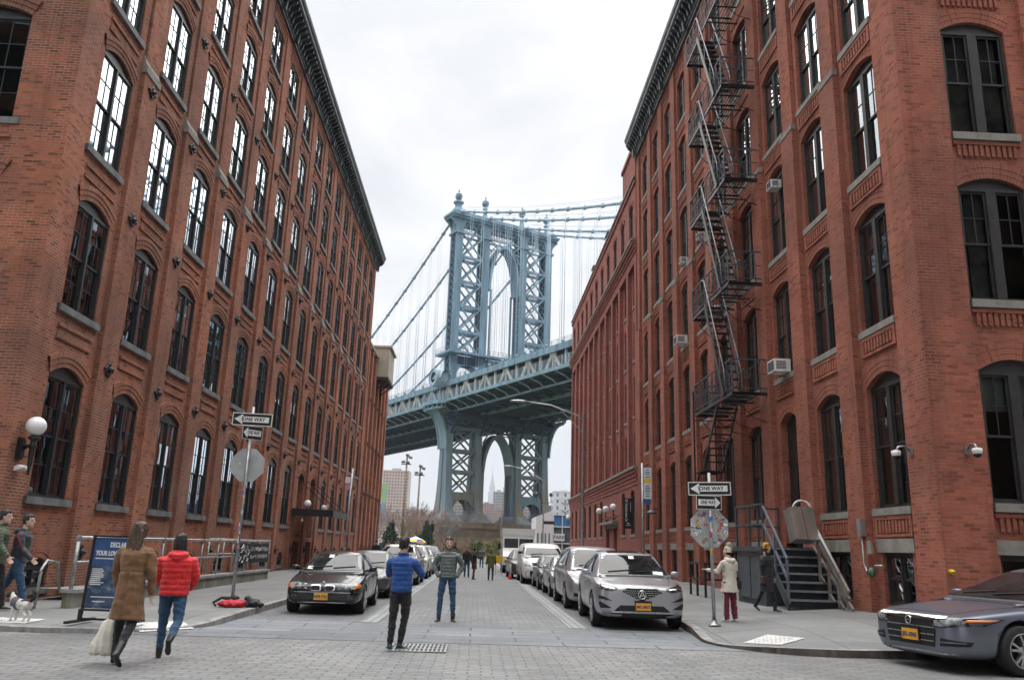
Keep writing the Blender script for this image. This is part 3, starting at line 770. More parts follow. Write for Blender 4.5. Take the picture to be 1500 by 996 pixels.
slab(st, T2, Y0, Y1+.1, -.3, .14, 22.9, 23.02)
slab(st, T2, c0+2*B2-1.1, c0+3*B2+1.1, 0, .35, 3.12, 3.28); slab(st, T2, c0+2*B2-.9, c0+3*B2+.9, 0, .14, 2.88, 3.12)
st.build('stone_band', M['stone'], b2)
r = MB(); r.box(X2+1.3, Y0+.2, 0, X2+1.32, Y1-.2, 22.2); r.build('interior', M['room'], b2)
FB = Facade(b2, pi/2, M['frameR'], M['stone'])
for b in range(N2):
    c = c0+b*B2
    if b not in (2,3): FB.win((X2+.10, c, 2.4), .62, 2.15, .24, 'narrow', sill=(.08,.14,.14), blind=some_blind(.3))
    for i, (s, h, r_) in enumerate(F22): FB.win((X2+.30, c, s), .60, h, r_, 'narrow', sill=(.06,.13,.15))
    FB.win((X2+.10, c, 19.25), .62, 2.05, .42, 'narrow', sill=(.06,.13,.13))
d = MB()
for b in (2,3): c = c0+b*B2; d.box(X2+.5, c-.62, .2, X2+.58, c+.62, 2.85)
d.build('door', plain('door_brown', (.06,.03,.022), .5), b2)
vt = MB()
for yy in (56.0, 63.5): vt.box(X2+.3, yy, 22.9, X2+1.3, yy+1.0, 24.2); vt.box(X2+.2, yy-.1, 24.2, X2+1.4, yy+1.1, 24.32)
vt.build('rooftop_vent', M['cornL'], b2)
# ------------------------------------------------------------------ suspension bridge
def steel(name, c, rust, rz=0.0):
    t = NT(name); pos = t.new('NewGeometry').outputs['Position']
    n = t.noise(t.mapping(pos, (.5,.5,.09)), 1.0, 5, .65); col = t.mix(t.ramp(n, [(.35, .0), (.7, 1.0)]), tuple(x*.8 for x in c), tuple(min(1, x*1.4) for x in c))
    s = t.noise(t.mapping(pos, (.55,.55,.035)), 1.0, 4, .6)
    sep = t.new('SeparateXYZ'); t.l(pos, sep.inputs[0])
    low = t.ramp(t.math('DIVIDE', sep.outputs[2], 60.0), [(.10, 1.0), (.60, .0)])
    col = t.mix(t.math('MULTIPLY', t.math('MULTIPLY', t.ramp(s, [(.38, .0), (.62, 1.0)]), low), rust), col, (.24,.19,.14))
    g = t.noise(pos, .8, 5, .7); col = t.mix(t.ramp(g, [(.55, .0), (.75, .35)]), col, (.16,.17,.17))
    t.p(Base_Color=col, Roughness=.6, Specular_IOR_Level=.3); return t.mat
M['steel'] = steel('bridge_blue', (.185,.29,.365), .6)
M['steel_low'] = steel('bridge_blue_weathered', (.155,.245,.31), 1.3)
M['steel_pale'] = steel('bridge_pale_blue', (.36,.46,.54), .35)
M['steel_shade'] = steel('bridge_shaded_blue', (.028,.062,.10), .2)  # shade of undersides and shaft cores painted in as a darker blue
M['cream'] = steel('truss_cream', (.58,.54,.45), .1)
M['granite'] = plain('pier_granite', (.24,.17,.125), .9, var=.3, scale=.25, bump=.3, dirt=(.16,.12,.095))
BRP, BRA = (4.1, 216.6, 0), .512
bg_ = thing('suspension_bridge', 'pale blue steel suspension bridge with tall arched lattice tower', 'bridge', BRP, BRA)
OFF = (-14.6, -6.1, 6.1, 14.6)
def lattice(m, p0, p1, side, w, n, b=.16):
    """zigzag lacing between two chords; side = direction across the face"""
    p0 = V(p0); p1 = V(p1); s = V(side)*w/2
    for i in range(n):
        a = p0.lerp(p1, i/n); c = p0.lerp(p1, (i+1)/n)
        m.bar(a-s, c+s, b, .06); m.bar(a+s, c-s, b, .06)
for k, o in enumerate(OFF):
    m = MB()                                                       # upper shaft: four corner plates, laced sides
    hx, hy = 1.05, 1.75
    for z0, z1 in ((36.5, 84.2),):
        m.box(o-hx, -hy, z0, o+hx, -hy+.5, z1); m.box(o-hx, hy-.5, z0, o+hx, hy, z1)
        m.box(o-hx+.35, -hy+.5, z0, o+hx-.35, hy-.5, z1, m=1)
        for sx in (-hx, hx):
            lattice(m, (o+sx*.98,0,z0), (o+sx*.98,0,z1), (0,1,0), 2*hy-1.0, 26, .2)
        for e in (-.55, .55): m.box(o+e-.09, -hy-.07, z0, o+e+.09, -hy, z1)
    # lower shaft spreads along the bridge towards its foot
    prof = [(36.5,.85,1.7),(33,.85,1.85),(24,.87,2.0),(17,.92,2.3),(13,1.0,2.65),(10.8,1.08,3.1),(9.4,1.2,3.6)]
    for sy in (-1, 1):
        rows = [[(o-h, sy*.25, z), (o+h, sy*.25, z), (o+h, sy*d, z), (o-h, sy*d, z)] for z, h, d in prof]
        m.grid(rows, 2, True, False, True)
    m.box(o-.8, -.3, 9.4, o+.8, .3, 36.5, m=1)
    leg = m.build('leg', [M['steel'], M['steel_shade'], M['steel_low']], bg_)
    c = MB()                                                       # capital, brackets and finial
    c.box(o-1.45, -2.15, 83.9, o+1.45, 2.15, 84.5)
    for sx in (-1, 1):
        if (k == 0 and sx > 0) or k in (1, 2) or (k == 3 and sx < 0): wd = 1.5
        else: wd = 2.3
        for sy in (-1.7, 1.7):
            pts = [(o+sx*1.05, 84.5), (o+sx*1.25, 86), (o+sx*(1.05+wd*.45), 87.2), (o+sx*(1.05+wd), 88.2), (o+sx*1.05, 88.2)]
            c.face([(x, sy, z) for x, z in pts]); c.face([(x, sy*.75, z) for x, z in pts])
            for (a, b), (d, e) in zip(pts, pts[1:]): c.face([(a,sy,b),(d,sy,e),(d,sy*.75,e),(a,sy*.75,b)])
    c.box(o-1.05, -1.75, 84.5, o+1.05, 1.75, 88.2)
    c.build('capital', M['steel'], leg)
    f = MB()
    base = 1.8 if k == 0 else 1.0
    f.lathe([(base,90.2),(base*.95,91.0),(base*.6,91.8),(base*.5,93.0),(base*.8,93.2),(base*.8,93.6),(.5,93.7),(.35,94.2)], 12, 0, (o,0,0))
    f.sphere((o,0,95.2), .72, 12)
    for a in range(4):
        t_ = a*pi/4; f.tube([(o+.95*cos(q)*cos(t_), .95*cos(q)*sin(t_), 95.2+1.0*sin(q)) for q in [i*2*pi/14 for i in range(15)]], .12, 4)
    f.lathe([(.25,96.6),(.2,97.0),(.05,97.5)], 6, 0, (o,0,0))
    f.build('finial', M['steel'], leg)
# frieze, cornice
m = MB()
m.box(-17.2, -2.4, 88.2, 17.2, 2.4, 88.9); m.box(-17.6, -2.8, 88.9, 17.6, 2.8, 89.5); m.box(-16.9, -2.2, 89.5, 16.9, 2.2, 90.2)
for i in range(45):
    x = -16.8+33.6*i/44; m.box(x-.14, -2.7, 88.45, x+.14, 2.7, 88.9)
m.build('cornice', M['steel'], bg_)
m = MB()
for a, b in ((-13.55,-7.15),(-5.05,5.05),(7.15,13.55)):
    for y in (-1.5, 1.5):
        m.box(a, y-.15, 84.1, b, y+.15, 84.6); m.box(a, y-.12, 87.6, b, y+.12, 88.2)
        n = int((b-a)/1.6); m.box(a, y*.5-.1, 86.6, b, y*.5+.1, 88.2)
        for i in range(n):
            x0 = a+(b-a)*i/n; x1 = a+(b-a)*(i+1)/n; xc = (x0+x1)/2
            m.bar((x0,y,84.6),(x1,y,87.6),.13,.1); m.bar((x0,y,87.6),(x1,y,84.6),.13,.1)
            m.tube([(xc+.5*cos(q), y, 86.1+.5*sin(q)) for q in [j*pi/4 for j in range(9)]], .08, 4, cap=False)
m.build('frieze', M['steel'], bg_)
def xbrace(zs, name, mat):
    for a, b in ((-13.55,-7.15),(7.15,13.55)):
        m = MB()
        for y in (-1.55, 1.55):
            for z in zs[1:-1] if name == 'bracing' else zs[1:]: m.box(a, y-.25, z-.5, b, y+.25, z+.3)
            for z0, z1 in zip(zs, zs[1:]):
                m.bar((a,y,z0),(b,y,z1),.3,.42); m.bar((a,y,z1),(b,y,z0),.3,.42)
                xc, zc = (a+b)/2, (z0+z1)/2; m.obox((xc,y,zc),(.45,0,0),(0,.2,0),(0,0,.45))
        m.build(name, mat, bg_)
xbrace([84.1,77.5,70.5,63.7,56.7,50.8], 'bracing', M['steel'])
xbrace([33.5,31.0,25.3,20.0,14.5], 'lower_bracing', M['steel_low'])
def portal(h, z_top, zs_, zc, point, name, mat, cols):
    m = MB(); n = 20; inn = []
    for i in range(n+1):
        q = -1 + 2*i/n; x = h*q
        z = zs_ + (zc-zs_)*(1-abs(q)**(2.0 if not point else 1.9))**(.55 if not point else .60)
        inn.append((x, z))
    for y in (-1.6, 1.6):
        for (x0, z0), (x1, z1) in zip(inn, inn[1:]):
            for d0, d1, yy in ((0,.95,.28),):
                s0 = d0; P = []
                def o_(x, z, d): 
                    nx = x/h; return (x+nx*d*.75, z + d*(1.05-abs(nx)*.75))
                a, b, c_, d_ = (x0,z0), (x1,z1), o_(x1,z1,d1), o_(x0,z0,d1)
                for yy in (y-.3, y+.3): m.face([(a[0],yy,a[1]),(b[0],yy,b[1]),(c_[0],yy,c_[1]),(d_[0],yy,d_[1])])
                if y < 0: m.face([(a[0],-1.9,a[1]),(b[0],-1.9,b[1]),(b[0],1.9,b[1]),(a[0],1.9,a[1])])
                m.face([(d_[0],y-.3,d_[1]),(c_[0],y-.3,c_[1]),(c_[0],y+.3,c_[1]),(d_[0],y+.3,d_[1])])
        for sx in (-1, 1):                                          # laced spandrels
            m.bar((sx*4.9,y,z_top-5.5),(sx*1.4,y,z_top),.35,.25); m.bar((sx*2.6,y,z_top-2.0),(sx*4.9,y,z_top),.3,.25)
            m.bar((sx*4.9,y,z_top-2.8),(sx*3.0,y,z_top-2.6),.3,.25)
            m.box(sx*4.2-.22, y-.25, zs_-20, sx*4.2+.22, y+.25, zs_+.5) if not point else m.box(sx*4.26, y-.3, 9.6, sx*5.05, y+.3, zs_+.3)
    return m.build(name, mat, bg_)
portal(4.45, 84.1, 69.5, 82.6, False, 'arch', M['steel'], None)
portal(4.25, 33.2, 20.0, 29.6, True, 'lower_arch', M['steel_low'], None)
for a, b in ((-13.4,-7.3),(7.3,13.4)):                             # small arches tying the feet
    for y in (-2.2, 2.2):
        m = MB()
        for i in range(10):
            q0, q1 = -1+.2*i, -.8+.2*i; xc, h = (a+b)/2, (b-a)/2
            z0, z1 = 10.5+2.6*(1-q0*q0)**.5, 10.5+2.6*max(0, 1-q1*q1)**.5
            m.face([(xc+q0*h,y,z0),(xc+q1*h,y,z1),(xc+q1*h,y,14.2),(xc+q0*h,y,14.2)])
            m.bar((xc+q0*h,y,z0),(xc+q1*h,y,z1),.5,.4)
        m.build('foot_arch', M['steel_low'], bg_)

# gallery round the tower above the roadway
m = MB()
for y0, y1 in ((-4.2,-1.8),(1.8,4.2)): m.box(-17.2, y0, 50.1, 17.2, y1, 50.7)
for x0, x1 in ((-17.2,-15.7),(15.7,17.2)): m.box(x0, -1.8, 50.1, x1, 1.8, 50.7)
m.box(-14.6, -1.4, 47.6, 14.6, 1.4, 50.1, m=1)
for x in [-17.1+34.2*i/26 for i in range(27)]:
    for y in (-4.15, 4.15): m.box(x-.05, y-.05, 50.7, x+.05, y+.05, 51.9)
for y in (-4.15, 4.15):
    for z in (51.3, 51.9): m.bar((-17.1,y,z),(17.1,y,z),.07)
for x in (-17.1, 17.1):
    for z in (51.3, 51.9): m.bar((x,-4.15,z),(x,4.15,z),.07)
for o in OFF:
    for sy in (-1,1): m.bar((o,sy*1.7,48.2),(o,sy*4.0,50.1),.35,.25)
for a, b in ((-13.5,-7.2),(7.2,13.5),(-5,5)):
    for i in range(8):
        q0, q1 = -1+.25*i, -.75+.25*i; xc, h = (a+b)/2, (b-a)/2
        z0, z1 = 45.3+2.3*(1-q0*q0)**.5, 45.3+2.3*max(0,1-q1*q1)**.5
        for y in (-1.6,1.6): m.face([(xc+q0*h,y,z0),(xc+q1*h,y,z1),(xc+q1*h,y,47.7),(xc+q0*h,y,47.7)])
m.build('gallery', [M['steel'], M['steel_shade']], bg_)
# deck: slab, fascia, floor beams, stringers, brackets
YA, YB = -130, 452
m = MB()
m.box(-18.3, YA, 36.7, 18.3, YB, 36.95, m=1)
m.box(-18.6, YA, 36.5, -18.3, YB, 37.25, m=0); m.box(18.3, YA, 36.5, 18.6, YB, 37.25, m=0)
m.box(-15.9, YA, 41.5, 15.9, YB, 41.75, m=1)
m.box(-14.75, YA, 34.7, -14.35, YB, 35.15, m=0); m.box(14.35, YA, 34.7, 14.75, YB, 35.15, m=0)
for o in (-12,-9,-6.1,-3,0,3,6.1,9,12): m.box(o-.2, YA, 35.9, o+.2, YB, 36.7, m=1)
for o in (-6.1, 6.1): m.box(o-.3, YA, 34.6, o+.3, YB, 35.3, m=0)
y = YA
while y < YB:
    m.box(-14.5, y-.25, 35.05, 14.5, y+.25, 36.7, m=1)
    for sx in (-1, 1):
        m.face([(sx*18.4,y,36.6),(sx*14.6,y,36.6),(sx*14.6,y,34.9),(sx*15.6,y,35.5)], m=1)
        m.bar((sx*18.4,y,36.5),(sx*15.8,y,35.7),.12,.3, m=2); m.bar((sx*15.8,y,35.7),(sx*14.6,y,34.9),.12,.3, m=2)
    if y < 210:
        m.bar((-14,y,34.9),(-6.1,y+4.75,34.9),.25,.2, m=1); m.bar((6.1,y,34.9),(14,y+4.75,34.9),.25,.2, m=1)
        m.bar((-6.1,y,34.9),(6.1,y+4.75,34.9),.25,.2, m=1)
    y += 4.75
m.build('deck', [M['steel'], M['steel_shade'], M['steel_pale']], bg_)
# stiffening trusses, cream between blue chords
for o in (-15.7, 15.7, -6.1, 6.1):
    m = MB(); y = YA
    while y < (YB if abs(o) > 10 else 120):
        m.box(o-.2, y-.28, 37.9, o+.2, y+.28, 41.6)
        m.bar((o,y+4.75,41.6),(o,y+1.9,37.8),.36,.62); m.bar((o,y+4.75,41.6),(o,y+7.6,37.8),.36,.62); m.box(o-.13, y+4.6, 37.9, o+.13, y+4.9, 41.6)
        m.obox((o,y+4.75,41.2),(.22,0,0),(0,1.0,0),(0,0,.4))
        y += 9.5
    m.box(o-.22, YA, 37.3, o+.22, YB, 37.95)
    m.build('truss', M['cream'], bg_)
m = MB()
for s in (-1, 1):
    m.box(s*16.3-.25, YA, 41.3, s*16.3+.25, YB, 42.75)
    y = YA
    while y < 260:
        m.box(s*16.58-.05, y-.1, 41.25, s*16.58+.05, y+.1, 42.8); m.box(s*16.2-.04, y-.04, 42.75, s*16.2+.04, y+.04, 43.9); y += 2.375
    for z in (43.2, 43.55, 43.9): m.bar((s*16.2,YA,z),(s*16.2,300,z),.06)
m.build('upper_chord', M['steel'], bg_)
m = MB()                                                            # footway railing
for s in (-1, 1):
    y = YA
    while y < 260: m.box(s*18.45-.05, y-.07, 37.2, s*18.45+.05, y+.07, 39.3); y += 2.375
    for z in (37.5, 37.8, 38.1, 38.4, 38.7, 39.0, 39.3): m.bar((s*18.45,YA,z),(s*18.45,300,z),.045)
    y = YA
    while y < 120: m.box(s*18.45-.012, y-.02, 37.3, s*18.45+.012, y+.02, 39.2); y += .48
m.build('railing', M['steel_pale'], bg_)
# balcony and curved bracket at the tower
m = MB()
for s in (-1, 1):
    P = []
    for i in range(9):
        q = -pi/2 + pi*i/8; P.append((s*(18.4+2.2*cos(q)), 6.0*sin(q)))
    m.prism(P, 36.2, 37.2)
    m.prism([(s*18.4+(x-s*18.4)*.85, y*.85) for x, y in P], 35.0, 35.5)
    for x, y in P: m.box(x-.06, y-.06, 37.2, x+.06, y+.06, 39.3); m.box(x*.99-.12, y*.92-.12, 35.3, x*.99+.12, y*.92+.12, 36.4)
    for (a, b), (c, d) in zip(P, P[1:]):
        for z in (37.6,38.2,38.8,39.3): m.bar((a,b,z),(c,d,z),.06)
    for y in (-2.2, 2.2):                                           # quarter-round bracket
        for i in range(10):
            a0, a1 = pi/2*i/10, pi/2*(i+1)/10
            x0, z0 = s*(20.2-4.5*sin(a0)), 25.5+9.6*cos(a0); x1, z1 = s*(20.2-4.5*sin(a1)), 25.5+9.6*cos(a1)
            m.bar((x0,y,z0),(x1,y,z1),.5,.5)
            m.bar((x0,y,z0),(s*15.6,y,z0),.14,.14); m.bar((x0,y,z0),(s*15.6,y,z1),.12,.12)
    for i in range(10):
        a0, a1 = pi/2*i/10, pi/2*(i+1)/10
        m.face([(s*(20.2-4.5*sin(a0)),-2.2,25.5+9.6*cos(a0)),(s*(20.2-4.5*sin(a1)),-2.2,25.5+9.6*cos(a1)),(s*(20.2-4.5*sin(a1)),2.2,25.5+9.6*cos(a1)),(s*(20.2-4.5*sin(a0)),2.2,25.5+9.6*cos(a0))])
m.build('balcony', M['steel'], bg_)
for s in (-1, 1):
    m = MB()                                                        # rounded sentry hood over the footway
    rows = []
    for i in range(9):
        a = pi*i/8; rows.append([(s*17.4+1.5*cos(a), yy, 43.2+2.2*sin(a)) for yy in (-3.6,-2.0,2.0,3.6)])
    m.grid(rows); m.lathe([(2.3,-2.2),(2.4,-2.0),(2.4,2.0),(2.3,2.2)], 16, 0, (s*17.4,0,43.6), 'x'); m.lathe([(2.2,-2.0),(1.4,-2.0)], 16, 0, (s*17.4,0,43.6), 'x')
    m.build('shelter', M['steel_pale'], bg_)
# tower underframe below the deck
m = MB()
for y in (-3.4, 3.4):
    m.box(-16, y-.3, 32.8, 16, y+.3, 34.6, m=0)
    for i in range(16): m.bar((-16+2*i,y,31.6),(-14+2*i,y,32.9),.2); m.bar((-16+2*i,y,32.9),(-14+2*i,y,31.6),.2)
    m.box(-16, y-.2, 31.2, 16, y+.2, 31.7)
for o in OFF: m.box(o-.5, -6, 33.6, o+.5, 6, 34.7); m.bar((o,-6,33.8),(o,-2.3,29.5),.4); m.bar((o,6,33.8),(o,2.3,29.5),.4)
m.build('floor_frame', M['steel_shade'], bg_)
# main cables and suspender ropes
def cz(s): return 91.0 - 4*54*(s/448)*(1-s/448) if s >= 0 else 91.0 + (91-46)*s/221 - 4*10*(-s/221)*(1+s/221)
for o in OFF:
    m = MB(); m.tube([(o, s, cz(s)) for s in [-200+8*i for i in range(26)] + [6*i for i in range(75)]], .36, 8)
    s = -150
    while s < 250: m.lathe([(.36,-.45),(.52,-.42),(.52,.42),(.36,.45)], 8, 0, (o, s, cz(s)), 'y'); s += 6.1
    for e in (-.55, .55): m.tube([(o+e, s, cz(s)+1.2) for s in [-150+8*i for i in range(50)]], .035, 4)
    m.build('main_cable', M['steel_pale'] , bg_)
rest = MB(); cnt = 0
for o in OFF:
    s = -112.0
    while s < 250:
        if abs(s) > 4 and cz(s) > 44:
            q = MB()
            for e in (-.32, .32): q.tube([(o+e, s, 43.0), (o+e, s, cz(s)-.3)], .045, 5)
            q.lathe([(.02,0),(.38,.25),(.38,.6),(.05,.75)], 6, 0, (o, s, 43.6))
            if o < 0 and -70 < s < 112 and cnt < 98: q.build('suspender', M['steel_pale'], bg_); cnt += 1
            else:
                b_ = len(rest.v); rest.v += q.v; rest.f += [tuple(i+b_ for i in f) for f in q.f]; rest.uv += q.uv; rest.m += q.m; rest.sm += q.sm
        s += 6.1
tag(rest.build('suspender_ropes', M['steel_pale'], bg_), kind='stuff')
m = MB()                                                            # stone pier
m.box(-21, -9.5, -1, 21, 9.5, 5.8); m.box(-21.6, -10.1, 5.8, 21.6, 10.1, 7.2)
for z in (1.4, 2.8, 4.2): m.box(-21.1, -9.6, z, 21.1, 9.6, z+.25)
m.build('stone_pier', M['granite'], bg_)
for o in OFF:
    m = MB(); m.grid([[(o-a, -b, z), (o+a, -b, z), (o+a, b, z), (o-a, b, z)] for z, a, b in ((7.2,2.7,6.0),(7.7,2.6,5.8),(8.4,1.9,4.8),(9.5,1.45,4.1))], 0, True, False, True); m.build('foot', M['steel_low'], bg_)
# ------------------------------------------------------------------ river, haze, far shore
t = NT('river_water'); n = t.noise(t.mapping(t.coord(), (.15,.4,1)), 1.0, 4, .6); t.p(Base_Color=(.05,.07,.075), Roughness=.12); t.bump(n, .4, .3); M['water'] = t.mat
sheet('river', [(-4000,232),(4000,232),(4000,760),(-4000,760)], -.02, M['water'])
M['grass'] = plain('park_grass', (.09,.13,.045), .95, var=.3, scale=.4)
sheet('park_lawn', [(-60,96),(60,96),(60,228),(-60,228)], -.01, M['grass'])
hz = MB(); hz.box(-4100,-1100,-1.2,4100,6600,640)
t = NT('haze_air'); t.n.remove(t.b); pv = t.new('VolumePrincipled'); pv.inputs['Color'].default_value = (.86,.92,1,1); pv.inputs['Density'].default_value = HAZE
t.l(pv.outputs[0], t.out.inputs[1]); tag(hz.build('haze', t.mat), kind='stuff')

def tower(name, label, x0, x1, y, d, h, nx, nz, wall, win, roof=None, extra=None, gap=.45, cat='apartment block'):
    """far block: walls, window grid standing in the walls, flat roof"""
    o = thing(name, label, cat, ((x0+x1)/2, y, 0)); W = (x1-x0)/2
    m = MB(); m.box(-W,0,-1,W,d,h); 
    for k in range(nz): m.box(-W-.15,-.15,(k+.93)*h/nz,W+.15,d+.15,(k+.99)*h/nz)
    m.build('wall', wall, o)
    g = MB(); sx = 2*W/nx; sz = h/nz
    for i in range(nx):
        for k in range(nz): g.box(-W+sx*(i+gap*.5), -.08, sz*(k+.3), -W+sx*(i+1-gap*.5), .1, sz*(k+.82))
    ny = max(2, int(nx*d/(2*W))); sy = d/ny
    for i in range(ny):
        for k in range(nz): g.box(-W-.08, sy*(i+.25), sz*(k+.3), -W+.1, sy*(i+.75), sz*(k+.82))
    tag(g.build('windows', win, o), kind='stuff')
    r = MB(); r.box(-W*.4, d*.3, h, W*.3, d*.7, h+h*.05); r.box(-W-.2,-.2,h,W+.2,d+.2,h+.7); r.build('roof', roof or wall, o)
    if extra: extra(o, W, h)
    return o
mt = lambda n, c, v=.15: plain(n, c, .85, var=v, scale=.05)
M['fw_pink'] = mt('far_pink_brick', (.34,.23,.21)); M['fw_grey'] = mt('far_grey', (.32,.34,.37)); M['fw_cream'] = mt('far_cream', (.47,.44,.40))
M['fw_white'] = mt('far_white', (.62,.62,.61)); M['fw_win'] = plain('far_window', (.12,.14,.17), .3, var=.3, scale=.2); M['fw_red'] = plain('far_red_panel', (.36,.11,.09), .8, var=.4, scale=.15)
M['fw_tan'] = mt('far_tan_brick', (.37,.29,.24)); M['fw_green'] = mt('far_green_panel', (.22,.42,.16)); M['fw_blue'] = mt('far_blue_panel', (.10,.22,.38))
def panels(o, W, h):
    m = MB(); m.box(-W-.3,-.4,h*.58,-W+5.2,.0,h*.83); m.build('green_panel', M['fw_green'], o)
    m = MB(); m.box(-W-.3,-.4,h*.30,-W+5.2,.0,h*.56); m.build('blue_panel', M['fw_blue'], o)
tower('apartment_tower', 'cream apartment tower with red window bays and a green panel at its edge', -104, -76, 900, 30, 79, 9, 24, M['fw_cream'], M['fw_red'], extra=panels)
tower('apartment_tower', 'wide pinkish tan apartment block between the two left bridge legs', -26, -9.5, 800, 25, 49, 5, 17, M['fw_tan'], M['fw_win'], gap=.2)
tower('apartment_tower', 'pink brick block under the bridge arch, left of the grey tower', 1.5, 18, 900, 25, 47, 6, 16, M['fw_pink'], M['fw_win'])
tower('apartment_tower', 'taller grey tower under the bridge arch beside the spire', 17.5, 30, 930, 20, 62, 6, 20, M['fw_grey'], M['fw_win'])
tower('apartment_tower', 'low pink block under the bridge arch in front of the grey tower', 14, 30, 870, 20, 40, 7, 13, M['fw_pink'], M['fw_win'])
tower('apartment_tower', 'small tan block showing through the right bridge legs', 42, 54, 800, 20, 45, 4, 15, M['fw_tan'], M['fw_win'], gap=.2)
def zig(o, W, h):
    for k in range(5):
        m = MB()
        for s in (-1,1): m.bar((s*3.2,-.3,h*(.28+.13*k)+1.4),(0,-.3,h*(.28+.13*k)-.6),.9,.5)
        m.build('chevron', M['fw_win'], o)
tower('apartment_tower', 'white block with dark chevrons on its face, right of the bridge', 64, 84, 700, 25, 49, 3, 9, M['fw_white'], M['fw_win'], extra=zig, gap=.75)
tower('apartment_tower', 'low red brown block beside the white chevron building', 52, 66, 720, 20, 38, 6, 11, M['fw_pink'], M['fw_win'])
# skyscraper with stepped crown and mast
sk = thing('skyscraper', 'hazy stepped skyscraper with a needle mast seen through the bridge arch', 'skyscraper', (81, 4850, 0))
m = MB()
for w_, z0, z1 in ((64,-1,110),(54,110,260),(46,260,318),(34,318,352),(24,352,372),(16,372,388)): m.box(-w_/2,-w_/3,z0,w_/2,w_/3,z1)
for w_, z1 in ((50,285),(40,330),(28,360)): m.box(-w_/2+4,-w_/3-3,-1,w_/2-4,w_/3+3,z1)
m.build('wall', M['fw_grey'], sk)
m = MB(); m.lathe([(6,388),(5.5,405),(3,415),(2.2,440),(1.4,470),(.5,505),(.01,508)], 10); m.build('mast', M['fw_grey'], sk)
tower('apartment_tower', 'distant grey block low beside the hazy skyscraper', 56, 70, 3000, 40, 150, 6, 30, M['fw_grey'], M['fw_win'])

# ------------------------------------------------------------------ trees
def bark(n, c): return plain(n, c, .9, var=.3, scale=3, bump=.4)
M['bark'] = bark('bark', (.12,.095,.08)); M['twig'] = bark('twig_pinkish', (.30,.205,.185)); M['twig_grey'] = bark('twig_grey', (.22,.19,.19)); M['twig_red'] = bark('twig_red', (.31,.205,.155))
def leafm(n, c):
    t = NT(n); r = t.new('ObjectInfo'); a = t.noise(t.coord(), .9, 3, .6)
    t.p(Base_Color=t.ramp(a, [(.3, tuple(x*.5 for x in c)), (.7, tuple(x*1.25 for x in c))]), Roughness=.7); return t.mat
M['needle'] = leafm('needle', (.045,.095,.058)); M['leaf'] = leafm('leaf', (.075,.125,.03)); M['leaf_y'] = leafm('leaf_yellow', (.15,.17,.045)); M['olive'] = leafm('leaf_dry', (.17,.14,.07))
def bare_tree(seed, H, spread=.55, depth=6, r0=.14, low=.25):
    rnd = random.Random(seed); tr = MB(); tw = MB()
    def grow(p, d, L, r, k):
        q = p; pts = [p]
        for i in range(3):
            d = (d + V((rnd.gauss(0,.10), rnd.gauss(0,.10), rnd.gauss(0,.06)+.03))).normalized(); q = q + d*L/3; pts.append(q)
        rr_ = max(r, .020)
        (tr if k < 2 else tw).tube(pts, [rr_, rr_*.92, rr_*.82, rr_*.72], 6 if k < 2 else 3, cap=False)
        if k >= depth: return
        nb = 2 if rnd.random() < .45 else 3
        for i in range(nb):
            a = rnd.uniform(0, 2*pi); u = V((cos(a), sin(a), 0)); s = spread*rnd.uniform(.6,1.3)
            grow(q, (d + u*s + V((0,0,.12))).normalized(), L*rnd.uniform(.66,.86), r*.62, k+1)
        if k >= 1:
            for pt in pts[1:3]:
                a = rnd.uniform(0, 2*pi); grow(pt, (d + V((cos(a), sin(a), .1))*.9).normalized(), L*.5, r*.4, max(k+2, depth-1))
    grow(V((0,0,-.1)), V((0,0,1)), H*low, r0, 0)
    return tr.data('trunk', M['bark']), tw
bt = []
for sd, H, sp in ((1, 9, .55), (2, 8, .7), (3, 9.5, .5)):
    a, b = bare_tree(sd, H, sp); bt.append((a, {k: b.data('crown', M[k]) for k in ('twig','twig_grey')}))
def place_tree(x, y, s, v, mat, label, rz, group='bare park trees before the bridge'):
    o = thing('bare_tree', label, 'tree', (x, y, 0), rz, group); o.scale = (s, s, s)
    link(bpy.data.objects.new('trunk', bt[v][0]), o); link(bpy.data.objects.new('crown', bt[v][1][mat]), o)
for i, (x, y, s, v, mt_) in enumerate([(-16.5,140,.95,0,'twig'),(-12.2,150,1.0,1,'twig'),(-14.3,165,1.1,2,'twig'),(-10.6,135,.8,2,'twig'),(-8.6,160,1.05,0,'twig'),(-19.5,160,1.1,1,'twig'),(-7.5,145,.9,1,'twig'),(-12.8,180,1.25,0,'twig'),(-9.8,185,1.2,2,'twig')]):
    place_tree(x, y, s, v, mt_, 'leafless pinkish tree in the park crowd of bare trees left of the bridge leg', i*1.7)
place_tree(-4.6, 112, .80, 1, 'twig_grey', 'leafless grey tree in front of the left bridge leg, tallest fine spray', .4, None)
place_tree(-3.2, 118, .62, 0, 'twig_grey', 'smaller leafless grey tree right of the tall iron lamp', 2.1, None)
def shrub_twigs(seed, w, h, n, mat):
    rnd = random.Random(seed); m = MB()
    for i in range(n):
        x = rnd.uniform(-w, w); y = rnd.uniform(-1.2, 1.2); L = h*rnd.uniform(.55, 1.0)*(1-.35*abs(x/w)**2)
        p = V((x, y, 0)); d = V((rnd.gauss(0,.25), rnd.gauss(0,.2), 1)).normalized(); pts = [p]
        for k in range(4): d = (d + V((rnd.gauss(0,.2), rnd.gauss(0,.2), .1))).normalized(); pts.append(pts[-1] + d*L/4)
        m.tube(pts, [.018,.014,.011,.008,.005], 3, cap=False)
        for q in pts[1:]:
            for _ in range(2):
                e = (d + V((rnd.gauss(0,.7), rnd.gauss(0,.7), .3))).normalized(); m.tube([q, q+e*L*.22], [.009,.004], 3, cap=False)
    return m
tw = shrub_twigs(5, 3.0, 2.6, 330, None).data('twigs', M['twig_red'])
